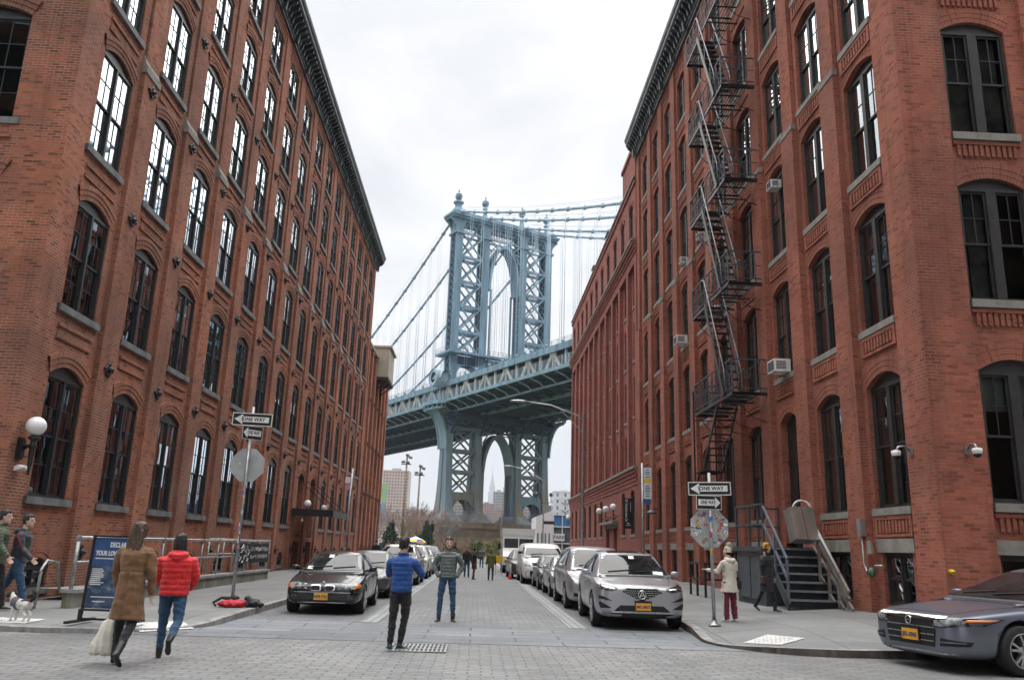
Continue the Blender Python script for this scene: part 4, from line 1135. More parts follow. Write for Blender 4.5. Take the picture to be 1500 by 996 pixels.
for i, (x, y, s) in enumerate([(-2.2,140,1.15),(1.8,150,1.1),(-5.8,150,1.2),(5.2,160,1.2),(-9.6,130,1.0),(4.2,128,.8),(8.6,165,1.3)]):
    o = bpy.data.objects.new('twiggy_shrub', tw); link(o, None, (x, y, 0)); o.scale = (s, s, s); o.rotation_euler = (0,0,i*1.3)
    tag(o, 'leafless reddish brown shrub in the hedge before the stone bridge pier', 'shrub', 'reddish bare shrubs before the pier')
def leaf_cloud(m, rnd, c, r, n, size, flat=1.0):
    for _ in range(n):
        while True:
            p = V((rnd.uniform(-1,1), rnd.uniform(-1,1), rnd.uniform(-1,1)))
            if .25 < p.length < 1: break
        p = V(c) + V((p.x*r, p.y*r, p.z*r*flat)); a = V((rnd.gauss(0,1), rnd.gauss(0,1), rnd.gauss(0,.6))).normalized()
        b = a.cross(V((rnd.gauss(0,1), rnd.gauss(0,1), rnd.gauss(0,1)))).normalized(); s = size*rnd.uniform(.6,1.3)
        m.face([p-a*s, p+b*s*.5, p+a*s, p-b*s*.5])
def evergreen(x, y, H, W, label, seed):
    rnd = random.Random(seed); o = thing('evergreen_tree', label, 'tree', (x, y, 0))
    m = MB(); m.tube([(0,0,-.1),(0,0,H*.95)], [.12,.02], 6); m.build('trunk', M['bark'], o)
    m = MB(); k = 0
    for i in range(17):
        z = H*(.06+.92*i/17); R0 = W*(1-i/17.5)*rnd.uniform(.85,1.1)
        nb = max(4, int(11*(1-i/20)))
        for j in range(nb):
            a = 2*pi*j/nb + rnd.uniform(-.3,.3); L = R0*rnd.uniform(.75,1.15)
            for s in range(4):
                q = L*(s+.7)/4; leaf_cloud(m, rnd, (q*cos(a), q*sin(a), z-q*.18+rnd.uniform(-.05,.05)), .22*(1.2-s*.15), 20, .14, .6)
    m.build('crown', M['needle'], o)
evergreen(-11.2, 110, 4.5, 2.3, 'dark evergreen behind the cars, the wider one beside the brick annex', 1)
evergreen(-6.9, 116, 5.0, 2.0, 'dark evergreen between the parasol and the tall iron lamp', 2)
def bush(x, y, w, h, mat, label, seed):
    rnd = random.Random(seed); o = thing('bush', label, 'bush', (x, y, 0))
    m = MB()
    for i in range(6): m.tube([(0,0,0),(rnd.uniform(-w,w)*.5, rnd.uniform(-.5,.5), h*.7)], [.03,.01], 4, cap=False)
    m.build('stem', M['bark'], o); m = MB()
    for i in range(26): leaf_cloud(m, rnd, (rnd.uniform(-w,w)*.75, rnd.uniform(-.7,.7), h*rnd.uniform(.2,.85)), w*.32, 60, .10, .9)
    m.build('foliage', mat, o)
bush(.1, 108, 1.3, 2.6, M['leaf'], 'round green bush beyond the crowd in the road', 3)
bush(2.3, 112, 1.2, 2.2, M['leaf_y'], 'yellow green bush beside the white box truck', 4)
bush(2.9, 116, 1.2, 3.0, M['olive'], 'dry olive bush standing behind the box truck', 5)
bush(-9.3, 104, 1.0, 1.7, M['leaf_y'], 'low yellow green bush between the wooden poles and the evergreen', 6)
bush(-2.6, 104, .8, 1.4, M['leaf'], 'small green bush left of the crowd by the bare shrubs', 7)

# ------------------------------------------------------------------ posts and lamps down the street
M['wood_pole'] = plain('wood_pole', (.22,.19,.13), .9, var=.3, scale=2, bump=.3)
def flood_pole(x, y, h, label):
    o = thing('wooden_pole', label, 'light pole', (x, y, 0)); m = MB(); m.tube([(0,0,-.1),(.1,0,h)], [.22,.14], 8); m.box(-.9,-.08,h-1.6,.9,.08,h-1.4); m.build('pole', M['wood_pole'], o)
    for i, (dx, dz, tl) in enumerate(((.75,-.3,.6),(-.5,-1.1,-.2),(.3,-1.2,.3),(.2,.1,.9))):
        f = MB(); f.obox((dx,-.25,h+dz),(.32,0,-.12*tl),(0,.22,.1),(.05*tl,-.05,.15)); f.bar((dx*.4,0,h+dz-.2),(dx,-.2,h+dz),.06); f.build('floodlight', M['iron_grey'], o)
flood_pole(-13.3, 150, 17.2, 'tall wooden floodlight pole nearer the brick annex')
flood_pole(-10.8, 150, 15.3, 'shorter wooden floodlight pole midway to the bridge leg')
def iron_lamp(x, y, h, label):
    o = thing('iron_lamp_post', label, 'lamp post', (x, y, 0)); m = MB()
    m.lathe([(.30,0),(.30,.25),(.2,.35),(.16,1.0),(.11,1.2),(.09,h*.62),(.14,h*.64),(.10,h*.68)], 10)
    for k in range(4): m.lathe([(.13,h*(.2+.1*k)),(.16,h*(.2+.1*k)+.04),(.13,h*(.2+.1*k)+.08)], 10)
    m.build('post', M['iron'], o)
    m = MB(); m.lathe([(.10,h*.68),(.22,h*.72),(.24,h*.86),(.28,h*.87),(.18,h*.93),(.08,h*.95),(.10,h*.97),(.01,h)], 10)
    m.build('lantern', M['iron'], o)
iron_lamp(-10.0, 100, 4.4, 'black cast iron lamp post in front of the wide evergreen')
iron_lamp(-5.3, 100, 4.4, 'black cast iron lamp post beside the striped parasol')
# parasol over a food cart
u = thing('parasol', 'white blue and yellow parasol above the parked cars', 'parasol', (-6.85, 95, 0))
m = MB(); m.tube([(0,0,0),(0,0,2.5)], .03, 6); m.build('pole', M['galv'], u)
M['par_w'] = plain('parasol_white', (.72,.72,.70), .7); M['par_b'] = plain('parasol_blue', (.03,.10,.32), .7); M['par_y'] = plain('parasol_yellow', (.72,.40,.03), .7)
m = MB()
for k in range(8):
    a, b = 2*pi*k/8+.2, 2*pi*(k+1)/8+.2
    for (r0, z0, r1, z1, mt_) in ((.02,2.42,.75,2.14,0),(.75,2.14,1.28,1.82,1+k%2),(1.28,1.82,1.30,1.60,2-k%2)):
        m.face([(r0*cos(a),r0*sin(a),z0),(r0*cos(b),r0*sin(b),z0),(r1*cos(b),r1*sin(b),z1),(r1*cos(a),r1*sin(a),z1)], m=mt_)
m.build('canopy', [M['par_w'],M['par_b'],M['par_y']], u)
ct = thing('food_cart', 'steel food cart under the striped parasol', 'cart', (-6.85, 95.3, 0))
m = MB(); m.box(-1.0,-.4,.35,1.0,.4,1.15); m.build('body', M['galv'], ct)
for sx in (-.7,.7):
    m = MB(); m.lathe([(.001,-.04),(.2,-.04),(.2,.04),(.001,.04)], 12, 0, (sx,-.4,.2), 'y'); m.build('wheel', M['iron'], ct)
def cobra(x, y, h, tip, label, extra=False):
    o = thing('street_light', label, 'street light', (x, y, .1)); m = MB()
    m.lathe([(.13,0),(.13,.5),(.09,.6),(.075,h*.5),(.055,h)], 10); m.build('pole', M['galv'], o)
    m = MB(); L, dz = tip; m.tube([(0,0,h-.25),(-.3,0,h-.05),(-L*.45,0,h+dz*.75),(-L*.8,0,h+dz)], [.045,.042,.036,.032], 8); m.bar((0,0,h-.9),(-L*.3,0,h+.15),.04); m.build('arm', M['galv'], o)
    m = MB(); m.grid([[(-L*.78-q, .10*s*cos(a), h+dz+.07*s*sin(a)*(1 if sin(a)>0 else .6)) for a in [i*pi/4 for i in range(8)]] for q, s in ((0,.5),(.12,.9),(.4,1.25),(.75,.9),(.85,.3))], 0, True, True, True); m.build('lamp_head', M['galv'], o)
    if extra:
        for s in (-1,1):
            m = MB(); m.tube([(0,0,h-2.3),(s*.45,0,h-2.4),(s*.7,0,h-2.15),(s*.7,0,h-1.75)], .035, 6); m.sphere((s*.7,0,h-1.5), .22, 8, sc=(.8,1,1)); m.build('spotlight', M['iron_grey'], o)
        m = MB(); m.box(0.05,-.04,h-4.3,1.1,.0,h-4.0); m.build('sign_plate', plain('brown_plate', (.07,.035,.025), .6), o)
    return o
cobra(5.05, 40, 7.9, (3.6,.55), 'nearer grey street light with a long arm over the right parked cars')
cobra(6.35, 80, 8.0, (4.0,1.1), 'farther street light with two spotlights and a brown sign plate', True)
pole = thing('slender_pole', 'thin pale pole standing behind the box truck before the pier', 'pole', (2.9, 100, 0)); m = MB(); m.tube([(0,0,0),(0,0,3.8),(.12,0,8.6)], [.07,.06,.04], 6); m.build('shaft', M['wood_pole'], pole)

# ------------------------------------------------------------------ glass pavilion at the end of the street
pv_ = thing('glass_pavilion', 'white and glass pavilion with a PARK sign past the right brick block', 'pavilion', (6.6, 93, 0))
M['pav_white'] = plain('pavilion_white', (.66,.67,.67), .6, var=.05); M['pav_blue'] = plain('pavilion_blue', (.05,.20,.42), .4, var=.15); M['pav_glass'] = plain('pavilion_glass', (.10,.15,.16), .1, var=.4, scale=.8)
m = MB(); m.box(0,0,0,1.9,8,5.0); m.prism([(0,5.0),(1.9,5.0),(1.9,5.75)], 0, 8, T=lambda a, b, c: (a, c, b)); m.build('wall', M['pav_white'], pv_)
m = MB()
for k in range(4): m.box(.15+.42*k, -.03, .6, .3+.42*k, .02, 3.2)
m.build('window_slit', M['fw_win'], pv_)
m = MB(); m.box(1.9,.3,0,9,.5,5.2); m.build('glazing', M['pav_glass'], pv_)
m = MB(); m.box(1.95,.2,4.0,9,.28,5.1); m.build('blue_panel', M['pav_blue'], pv_)
m = MB()
for k in range(8): m.box(1.9+1.0*k, .12, 0, 2.0+1.0*k, .2, 5.3)
for z in (0,2.1,3.9,5.2): m.box(1.9,.1,z,9,.22,z+.12)
m.build('frame', M['pav_white'], pv_)
m = MB(); m.box(2.0,-.02,2.42,3.2,.1,3.2); sg = m.build('sign', M['pav_white'], pv_)
text('PARK', .52, M['fw_win'], sg, 'lettering', T=lambda x, y, z: (2.6+x, -.025-z, 2.80+y), bold=.015)
M['brickDark'] = brick_mat('brick_dimmed', (.13,.05,.035), (.16,.06,.04), (.16,.12,.10), (.09,.04,.03))  # brick colour darkened so reflections of these unseen blocks stay dark
# blocks across the side street, behind the camera: they shade the fronts and fill the window reflections
for nm, lab, TT in (('brick_building','plain brick block across the side street on the left', lambda u, w, z: (-9.7-u, -2+w, z)), ('brick_building','plain brick block across the side street on the right', lambda u, w, z: (8.6+u, -2+w, z))):
    o = thing(nm, lab, 'building'); m = MB()
    for b in range(7):
        for i in range(6):
            z0 = -.2 if i == 0 else 1.6+4*i; panel(m, TT, b*3.2, (b+1)*3.2, z0, 1.6+4*(i+1), 0, (b*3.2+1.6, .9, 2.3+4*i, 4.7+4*i, .25), ring=(0,0))
    def T2_(u, w, z): return (TT(0, 0, 0)[0], -2-u, z)
    for b in range(6):
        for i in range(6):
            z0 = -.2 if i == 0 else 1.6+4*i; panel(m, T2_, b*3.2, (b+1)*3.2, z0, 1.6+4*(i+1), 0, (b*3.2+1.6, .9, 2.3+4*i, 4.7+4*i, .25), ring=(0,0))
    m.build('wall', M['brickDark'], o); r = MB(); a, b_ = TT(.8, 0, 0)[0], TT(22.4, 0, 0)[0]; r.box(a, -21, 0, b_, -2.8, 25.4); r.build('interior', M['room'], o)
# ------------------------------------------------------------------ fire escape on the right building
FEZ = (6.2, 9.65, 13.15, 16.5, 19.95)
XO, XI, Ya, Yb = 7.46, 8.30, 23.65, 27.9
M['iron_mid'] = plain('mid_grey_iron', (.085,.095,.11), .5, metal=.3, var=.3, scale=8)  # greyer iron than the platforms, for the landing railings
M['iron_rail'] = plain('pale_grey_rail', (.22,.235,.25), .5, metal=.4, var=.25, scale=8)
fe = thing('fire_escape', 'black iron fire escape zigzagging up the right brick building', 'fire escape', (0,0,0))
def slats(m, x0, x1, y0, y1, z):
    n = max(1, int((x1-x0)/.085))
    for i in range(n+1):
        x = x0+(x1-x0)*i/n; m.box(x-.014, y0, z-.03, x+.014, y1, z)
    for y in (y0, (y0+y1)/2, y1): m.box(x0, y-.02, z-.07, x1, y+.02, z-.03)
for k, z in enumerate(FEZ):
    m = MB()
    slats(m, XO, XI, Ya, Ya+1.25, z); slats(m, XO, XI, Yb-1.6, Yb, z); slats(m, 7.95, XI, Ya+1.25, Yb-1.6, z)
    m.box(XO-.02, Ya, z-.10, XO+.02, Yb, z); m.box(XO, Ya-.02, z-.10, XI+.3, Ya+.02, z); m.box(XO, Yb-.02, z-.10, XI+.3, Yb+.02, z)
    m.build('platform', M['iron'], fe)
    for y in (Ya+.1, Ya+1.5, Yb-1.5, Yb-.1):
        m = MB(); m.tube([(XI+.3, y, z-.9), (8.1, y, z-.75), (7.75, y, z-.4), (XO+.1, y, z-.08)], .014, 5); m.bar((XI+.3,y,z-.06),(XO,y,z-.06),.04)
        m.build('bracket', M['iron'], fe)
    m = MB(); top = z+1.0
    for zz, w in ((top,.04),(z+.55,.022),(z+.12,.03)):
        m.bar((XO,Ya,zz),(XO,Yb,zz),w); m.bar((XO,Ya,zz),(XI+.25,Ya,zz),w); m.bar((XO,Yb,zz),(XI+.25,Yb,zz),w)
    n = 8
    for i in range(n+1):
        y = Ya+(Yb-Ya)*i/n; m.bar((XO,y,z-.05),(XO,y,top),.026 if i not in (0,n) else .04)
        if i < n:
            y2 = Ya+(Yb-Ya)*(i+1)/n; ym = (y+y2)/2
            m.bar((XO,y,top),(XO,ym,z+.12),.018); m.bar((XO,ym,z+.12),(XO,y2,top),.018)
    for y in (Ya, Yb):
        m.bar((XI,y,z),(XI,y,top),.03); m.bar((XO,y,z+.12),(XI,y,top),.02); m.bar((XO,y,top),(XI,y,z+.12),.02)
        c = [((XO+XI)/2 + .16*cos(a), y, z+.56+.16*sin(a)) for a in [i*pi/5 for i in range(11)]]; m.tube(c, .012, 4, cap=False)
    m.build('railing', M['iron_mid'], fe)
    if k:
        m = MB(); p0 = V((7.68, Yb-1.7, z)); p1 = V((7.68, Ya+.75, FEZ[k-1]+.02)); h = MB()
        for dx in (-.27,.27): m.bar(p0+V((dx,0,0)), p1+V((dx,0,0)), .03, .17)
        for i in range(1, 12):
            q = p0.lerp(p1, i/12); m.box(q.x-.26, q.y-.10, q.z-.015, q.x+.26, q.y+.10, q.z+.01)
        m.build('stair', M['iron'], fe)
        for dx in (-.27,.27):
            a, b = p0+V((dx,0,.85)), p1+V((dx,-.1,.80))
            h.tube([a+V((0,.25,.1)), a, b, b+V((0,-.12,-.75))], .024, 6)
            for i in (2,6,10):
                q = p0.lerp(p1, i/12)+V((dx,0,0)); h.bar(q, q+V((0,0,.84)), .02)
        h.build('handrail', M['iron_rail'], fe)
m = MB(); p0, p1 = V((7.85,25.5,6.1)), V((7.85,27.3,4.25))             # drop stair and its hanging cage
for dx in (-.32,.32): m.bar(p0+V((dx,0,0)), p1+V((dx,0,0)), .035, .14)
for i in range(1,9): q = p0.lerp(p1, i/9); m.box(q.x-.31, q.y-.09, q.z-.015, q.x+.31, q.y+.09, q.z+.012)
slats(m, 7.5, 8.2, 27.2, 28.1, 4.2)
for x in (7.45, 8.2):
    m.bar((x,28.1,7.0),(x,28.1,3.9),.05); m.bar((x,27.4,4.2),(x,28.1,3.7),.04)
    m.bar((x,27.2,5.1),(x,28.1,5.1),.03); m.bar((x,27.2,4.65),(x,28.1,4.65),.025); m.bar((x,27.2,4.2),(x,27.2,5.1),.03)
m.bar((7.45,28.1,7.0),(8.4,28.1,7.0),.04); m.bar((7.45,28.1,6.0),(8.2,28.1,6.0),.03)
m.build('drop_stair', M['iron'], fe)

# ------------------------------------------------------------------ air conditioners
def ac(x, y, z, label, k_=.9):
    o = thing('air_conditioner', label, 'air conditioner', (x, y, z), 0, 'window air conditioners on the right building'); o.scale = (k_,)*3
    m = MB(); m.box(-.42,-.30,0,.1,.30,.40); m.build('case', M['white'], o)
    m = MB()
    for k in range(9): m.box(-.432,-.25,.05+.036*k,-.42,.0,.068+.036*k)
    for k in range(7): m.box(-.432,.03+.032*k,.05,-.42,.044+.032*k,.35)
    for k in range(6): m.box(-.36,-.31,.08+.045*k,-.05,-.30,.10+.045*k)
    m.build('grille', M['iron_grey'], o)
for (y, z, lab) in ((22.35,6.52,'white air conditioner in the window above the tall doorway'),(33.6,10.15,'white air conditioner jutting out alone, farthest down the wall'),(22.4,12.2,'white air conditioner set high under a window arch'),(27.9,9.75,'white air conditioner behind the fire escape landing'),(30.5,13.75,'white air conditioner beside the fire escape, third floor up'),(33.4,13.75,'white air conditioner one bay beyond the fire escape, high up')):
    ac(8.56 if z < 11 else 8.66, y, z, lab, .9 if z < 11 else .62)

# ------------------------------------------------------------------ stairs, chair lift and railings on the right
M['stair_paint'] = plain('stair_grey_paint', (.055,.065,.075), .45, var=.25, scale=3, dirt=(.10,.10,.10))
M['stair_edge'] = plain('stair_edge', (.22,.24,.26), .5, var=.2)
s_ = thing('entrance_stairs', 'dark grey steel stairs and landing at the tall doorway', 'stairs', (0,0,0))
m = MB(); m.box(7.2,20.75,.2,8.47,22.95,1.58); m.build('landing_box', M['stair_paint'], s_)
m = MB(); m.box(7.1,20.70,1.58,8.47,23.0,1.70); m.build('landing', M['stair_paint'], s_)
m = MB(); m.box(7.17,20.95,.42,7.2,21.75,1.45); m.box(7.155,21.35,.9,7.17,21.42,1.0); m.build('hatch', plain('hatch_grey', (.085,.10,.115), .5), s_)
m = MB(); m.box(7.155,21.80,.42,7.2,22.6,1.45); m.build('hatch', plain('hatch_grey', (.085,.10,.115), .5), s_)
N_ = 7
for i in range(N_):
    f0 = i/N_; y = 19.25+(20.7-19.25)*f0; z = .36+(1.70-.36)*(i+1)/N_-.02
    m = MB(); m.box(7.22, y, z-.04, 8.44, y+.26, z, 0); m.box(7.22, y-.008, z-.045, 8.44, y, z+.004, 1); m.box(7.22, y+.20, z-.19, 8.44, y+.215, z-.04, 0)
    m.build('tread', [M['stair_paint'], M['stair_edge']], s_)
for x in (7.19, 8.455): m = MB(); m.bar((x,19.2,.36),(x,20.72,1.60),.03,.24); m.build('stringer', M['stair_paint'], s_)
m = MB()
for zz in (2.25, 2.75): m.bar((7.2,20.75,zz),(7.2,22.9,zz),.05); m.bar((7.2,22.9,zz),(8.4,22.9,zz),.05)
for (x, y) in ((7.2,20.75),(7.2,21.8),(7.2,22.9),(7.8,22.9),(8.38,22.9)): m.box(x-.025,y-.025,1.7,x+.025,y+.025,2.78)
m.build('guard_rail', M['stair_paint'], s_)
m = MB()
for dz in (.55, 1.0): m.bar((7.2,20.75,1.70+dz),(7.2,19.25,.42+dz),.05)
for (y, z) in ((19.25,.36),(20.0,1.0)): m.box(7.175,y-.025,z,7.225,y+.025,z+1.05)
m.build('handrail', plain('handrail_blue_grey', (.13,.155,.19), .45), s_)
l_ = thing('stair_lift', 'steel cabinet on a sloping twin rail beside the entrance stairs', 'stair lift', (0,0,0))
M['brushed'] = plain('brushed_steel', (.48,.47,.43), .38, metal=.8, var=.12, scale=3)
m = MB()
a, b = V((8.2,18.35,.60)), V((8.2,20.3,2.30))
for dz, w in ((0,.09),(.16,.07)): m.bar(a+V((0,0,dz)), b+V((0,0,dz)), .06, w)
m.bar(a+V((.05,.1,-.12)), b+V((.05,0,-.55)), .05, .05)
m.build('rail', M['brushed'], l_)
for f_ in (.02,.25,.5,.75):
    q = a.lerp(b, f_); m = MB(); g_ = .40+max(0, (q.y-19.2)*.85); m.bar((8.2,q.y,q.z),(8.2,q.y,g_),.06); m.bar((8.2,q.y,g_+.15),(8.2,q.y-.22,g_),.05); m.build('leg', M['brushed'], l_)
m = MB(); rot = Matrix.Rotation(-.30, 3, 'X'); rz_ = Matrix.Rotation(.12, 3, 'Z')
ct_ = V((7.86,19.95,2.22)); ax, ay, az = rz_@rot@V((.30,0,0)), rz_@rot@V((0,.17,0)), rz_@rot@V((0,0,.40))
m.obox(ct_, ax, ay, az); m.build('cabinet', M['brushed'], l_)
m = MB(); m.obox(ct_-ay*1.02-ax*.0, ax*.03, ay*.03, az*.97); m.build('seam', plain('seam_red', (.16,.03,.03), .6), l_)
m = MB()
for k in range(5): m.tube([ct_+az*1.0+ax*(.3+.08*k)+V((.22*cos(q), .03*k, .22*sin(q))) for q in [pi*i/8 for i in range(9)]], .02, 5)
m.build('cable_loop', M['white'], l_)
m = MB(); m.bar((8.33,18.02,2.28),(8.33,18.02,1.95),.12,.2); wb = thing('wall_box', 'small grey switch box on the brick pier with a pipe below', 'switch box', (8.5,18.03,2.0))
m = MB(); m.box(-.12,-.09,-.05,0,.09,.33); m.build('box', M['galv'], wb); m = MB(); m.tube([(-.06,0,-.05),(-.06,0,-.62),(-.06,-.12,-.78),(-.06,-.30,-.82)], .022, 6); m.build('pipe', M['galv'], wb)
gm = thing('gas_meter', 'green grey gas meter on the wall by the basement window', 'gas meter', (8.5,17.62,1.2)); m = MB(); m.sphere((-.10,0,0),.10,10,sc=(.7,1,1.1)); m.lathe([(.06,-.17),(.07,-.15),(.07,-.10),(.06,-.08)],10,0,(0,0,0),'x'); m.build('dial', plain('meter_green', (.06,.13,.08), .5), gm); m = MB(); m.tube([(-.05,-.05,.05),(-.05,-.1,.14),(-.05,-.42,.14)],.03,6); m.build('pipe', M['galv'], gm)
wp = thing('wall_plate', 'pale stone plate between the basement lintels', 'plate', (8.66,18.33-.75,1.72)); m = MB(); m.box(-.03-.17,.1,-.14,0-.16,.30,.14); m.build('plate', M['stone'], wp)
yt = thing('yellow_spout', 'small yellow capped spout low on the front of the right building', 'spout', (8.12+.45,14.95,1.3)); m = MB(); m.tube([(0,0,0),(0,-.09,0),(0,-.12,-.03)],[.04,.04,.05],8); m.build('spout', plain('spout_yellow', (.65,.45,.03), .5), yt)
gd = thing('guard_rail', 'low black iron guard rail on the pavement behind the woman in white', 'railing', (0,0,0))
m = MB()
for zz in (.75, 1.2): m.bar((6.75,24.6,zz),(7.9,24.6,zz),.05); m.bar((6.75,24.6,zz),(6.75,26.3,zz),.05)
for (x, y) in ((6.75,24.6),(7.35,24.6),(7.9,24.6),(6.75,25.5),(6.75,26.3)): m.box(x-.03,y-.03,.25,x+.03,y+.03,1.23)
m.build('rails', M['iron'], gd)
dl = thing('door_lamp', 'dark dome lamp over the far doorway of the red building', 'lamp', (8.5,38.9,3.35)); m = MB(); m.tube([(0,0,.1),(-.25,0,.1),(-.3,0,.02)],.025,6); m.build('arm', M['iron'], dl); m = MB(); m.lathe([(.03,.08),(.25,-.04),(.27,-.10),(.1,-.12)],12,0,(-.3,0,0)); m.build('shade', M['iron_grey'], dl)

def dome_cam(x, y, z, rz, label):
    o = thing('security_camera', label, 'camera', (x,y,z), rz, 'security cameras on the corner'); m = MB(); m.box(-.05,-.04,-.08,.05,0,.08); m.tube([(0,-.02,0),(0,-.14,.10),(0,-.27,.08),(0,-.32,-.01)],.022,7); m.build('arm', M['galv'], o)
    m = MB(); m.lathe([(.02,.02),(.09,.0),(.09,-.06),(.075,-.10)],12,0,(0,-.32,0)); m.build('housing', M['white'], o); m = MB(); m.sphere((0,-.32,-.10),.072,10); m.build('dome', plain('dome_black', (.01,.01,.012), .1), o)
dome_cam(8.5, 15.75, 3.55, -pi/2, 'white dome camera on the street side of the right corner'); dome_cam(9.12, 14.95, 3.50, 0, 'white dome camera on the front of the right corner pier')
o = thing('security_camera', 'white bullet camera under the globe lamp on the left wall', 'camera', (-9.56,17.36,2.74), pi/2); m = MB(); m.box(-.05,-.05,-.05,.05,0,.05); m.tube([(0,-.04,0),(0,-.1,.02)],.03,6); m.build('arm', M['white'], o); m = MB(); m.tube([(-.14,-.13,.02),(.12,-.13,.02)],[.05,.055],10); m.build('housing', M['white'], o)

# ------------------------------------------------------------------ globe lamps
wl = thing('wall_lamp', 'black scrolled wall lamp with white globe at the left corner', 'lamp', (-9.56,17.36,3.15), pi/2)
m = MB(); m.box(-.10,-.06,-.22,.10,0,.22); m.box(-.07,-.10,-.18,.07,-.06,.18); m.build('wall_plate', M['iron'], wl)
m = MB(); m.tube([(0,-.08,.0),(0,-.18,.06),(0,-.27,.02)],[.05,.04,.05],8); m.lathe([(.01,-.55),(.03,-.5),(.025,-.42),(.05,-.3),(.045,-.2),(.06,-.1),(.05,.0),(.09,.04),(.06,.10),(.05,.16),(.11,.2),(.12,.24),(.06,.28)],12,0,(0,-.28,0)); m.build('arm', M['iron'], wl)
m = MB(); m.sphere((0,-.28,.47),.20,20); m.build('globe', M['globe'], wl)
def globe_up(x, y, z, label, g=None):
    o = thing('globe_lamp', label, 'lamp', (x,y,z), 0, g)
    m = MB(); m.lathe([(.09,0),(.09,.05),(.035,.08),(.03,.5),(.06,.53),(.10,.56)],10); m.tube([(0,0,.28),(.18,0,.22),(.34,0,.25)],.02,6); m.build('stand', M['iron'], o)
    m = MB(); m.sphere((0,0,.74),.21,16); m.build('globe', M['globe'], o)
for y, w_ in ((49.5,'nearest'),(52.4,'middle'),(55.3,'farthest')): globe_up(8.12, y, 3.30, w_+' of three white globe lamps over the brown brick doorway')
globe_up(8.3, 75.9, 3.6, 'lone white globe lamp at the far corner of the brown brick block')
# canopy
cp_ = thing('entrance_canopy', 'black iron canopy hung on rods over the left doorway', 'canopy', (0,0,0))
m = MB(); m.prism([(-9.55,2.95),(-7.45,2.80),(-7.45,3.02),(-9.55,3.12)], 43.3, 48.9, T=lambda a, b, c: (a, c, b)); m.box(-7.5,43.25,2.72,-7.42,48.95,3.06); m.box(-9.55,43.22,2.74,-7.42,43.3,3.08); m.build('roof', M['iron'], cp_)
for y in (43.5, 46.1, 48.7): m = MB(); m.bar((-7.6,y,3.05),(-9.52,y,4.75),.035); m.build('rod', M['iron'], cp_)
for y, w_ in ((43.6,'nearer'),(48.5,'farther')):
    o = thing('globe_lamp', w_+' white globe lamp standing on the black canopy', 'lamp', (-8.85,y,3.07)); m = MB(); m.lathe([(.08,0),(.08,.04),(.03,.06),(.05,.12)],8); m.build('stand', M['iron'], o); m = MB(); m.sphere((0,0,.30),.2,16); m.build('globe', M['globe'], o)
o = thing('security_camera', 'small white camera below the black canopy', 'camera', (-9.0,43.4,2.55)); m = MB(); m.tube([(0,0,.2),(0,0,.05),(0,-.1,0)],.03,6); m.build('arm', M['white'], o); m = MB(); m.tube([(-.03,.05,0),(.05,-.22,-.03)],[.055,.06],8); m.build('housing', M['white'], o)

# ------------------------------------------------------------------ ramp and its pipe railing
t = NT('mossy_concrete'); co_ = t.coord(); c_ = t.ramp(t.noise(co_, 3, 5, .6), [(.3,(.20,.195,.175)),(.7,(.31,.305,.28))])
c_ = t.mix(t.ramp(t.noise(t.mapping(co_, (1.2,1.2,.25)), 1.6, 4, .7), [(.46,0.0),(.60,.85)]), c_, (.13,.145,.05)); c_ = t.mix(t.ramp(t.noise(t.mapping(co_, (2,2,.2)), 2.2, 4, .7), [(.55,0.0),(.7,.7)]), c_, (.08,.08,.07))
t.p(Base_Color=c_, Roughness=.9); M['mossy'] = t.mat
rp = thing('access_ramp', 'low mossy concrete ramp wall along the left building', 'ramp', (0,0,0))
m = MB(); m.box(-7.95,19.0,-.1,-7.72,32.0,.36); m.box(-7.95,16.85,-.1,-7.72,18.1,.36); m.build('wall', M['mossy'], rp)
m = MB(); m.box(-8.0,19.0,.36,-7.67,32.06,.43); m.box(-8.0,16.8,.36,-7.67,18.1,.43); m.build('coping', M['concrete'], rp)
m = MB(); m.face([(-9.5,19,.30),(-7.95,19,.30),(-7.95,32,.08),(-9.5,32,.08)]); m.build('floor', M['concrete'], rp)
rl = thing('pipe_railing', 'galvanised pipe railing on top of the mossy ramp wall', 'railing', (0,0,0))
zt_, zm_ = 1.40, .93
m = MB(); m.tube([(-7.83,16.85,zt_),(-7.83,32.0,zt_+.02)],.035,8); m.tube([(-7.83,16.85,zm_),(-7.83,32.0,zm_)],.025,8); m.build('rails', M['galv'], rl)
for i in range(11):
    m = MB(); y = 16.9+1.51*i; m.tube([(-7.83,y,.42),(-7.83,y,zt_)],.03 if 0 < i < 10 else .04,8); m.lathe([(.05,zt_-.05),(.055,zt_),(.045,zt_+.05)],8,0,(-7.83,y,0)); m.build('post', M['galv'], rl)
r2 = thing('pipe_railing', 'second galvanised pipe railing close to the left wall behind the ramp', 'railing', (0,0,0))
m = MB(); m.tube([(-8.95,28.6,1.45),(-8.95,37.0,1.45)],.03,8); m.tube([(-8.95,28.6,.95),(-8.95,37.0,.95)],.022,8); m.build('rails', M['galv'], r2)
for i in range(6): m = MB(); y = 28.6+1.66*i; m.tube([(-8.95,y,.08),(-8.95,y,1.45)],.026,8); m.build('post', M['galv'], r2)
r3 = thing('handrail_hoop', 'short bent pipe handrail at the open end of the ramp', 'railing', (0,0,0))
m = MB(); m.tube([(-8.3,16.55,.06),(-8.3,16.6,.8),(-8.3,16.75,.95),(-8.3,17.2,.90),(-8.3,17.4,.4)],.03,8); m.build('pipe', M['galv'], r3)
bn = thing('railing_banner', 'black banner with white scrawl tied to the pipe railing', 'banner', (-7.78,30.0,1.05))
M['black_cloth'] = plain('black_cloth', (.012,.012,.014), .85); M['ink_white'] = plain('white_ink', (.62,.62,.6), .7, var=.15)
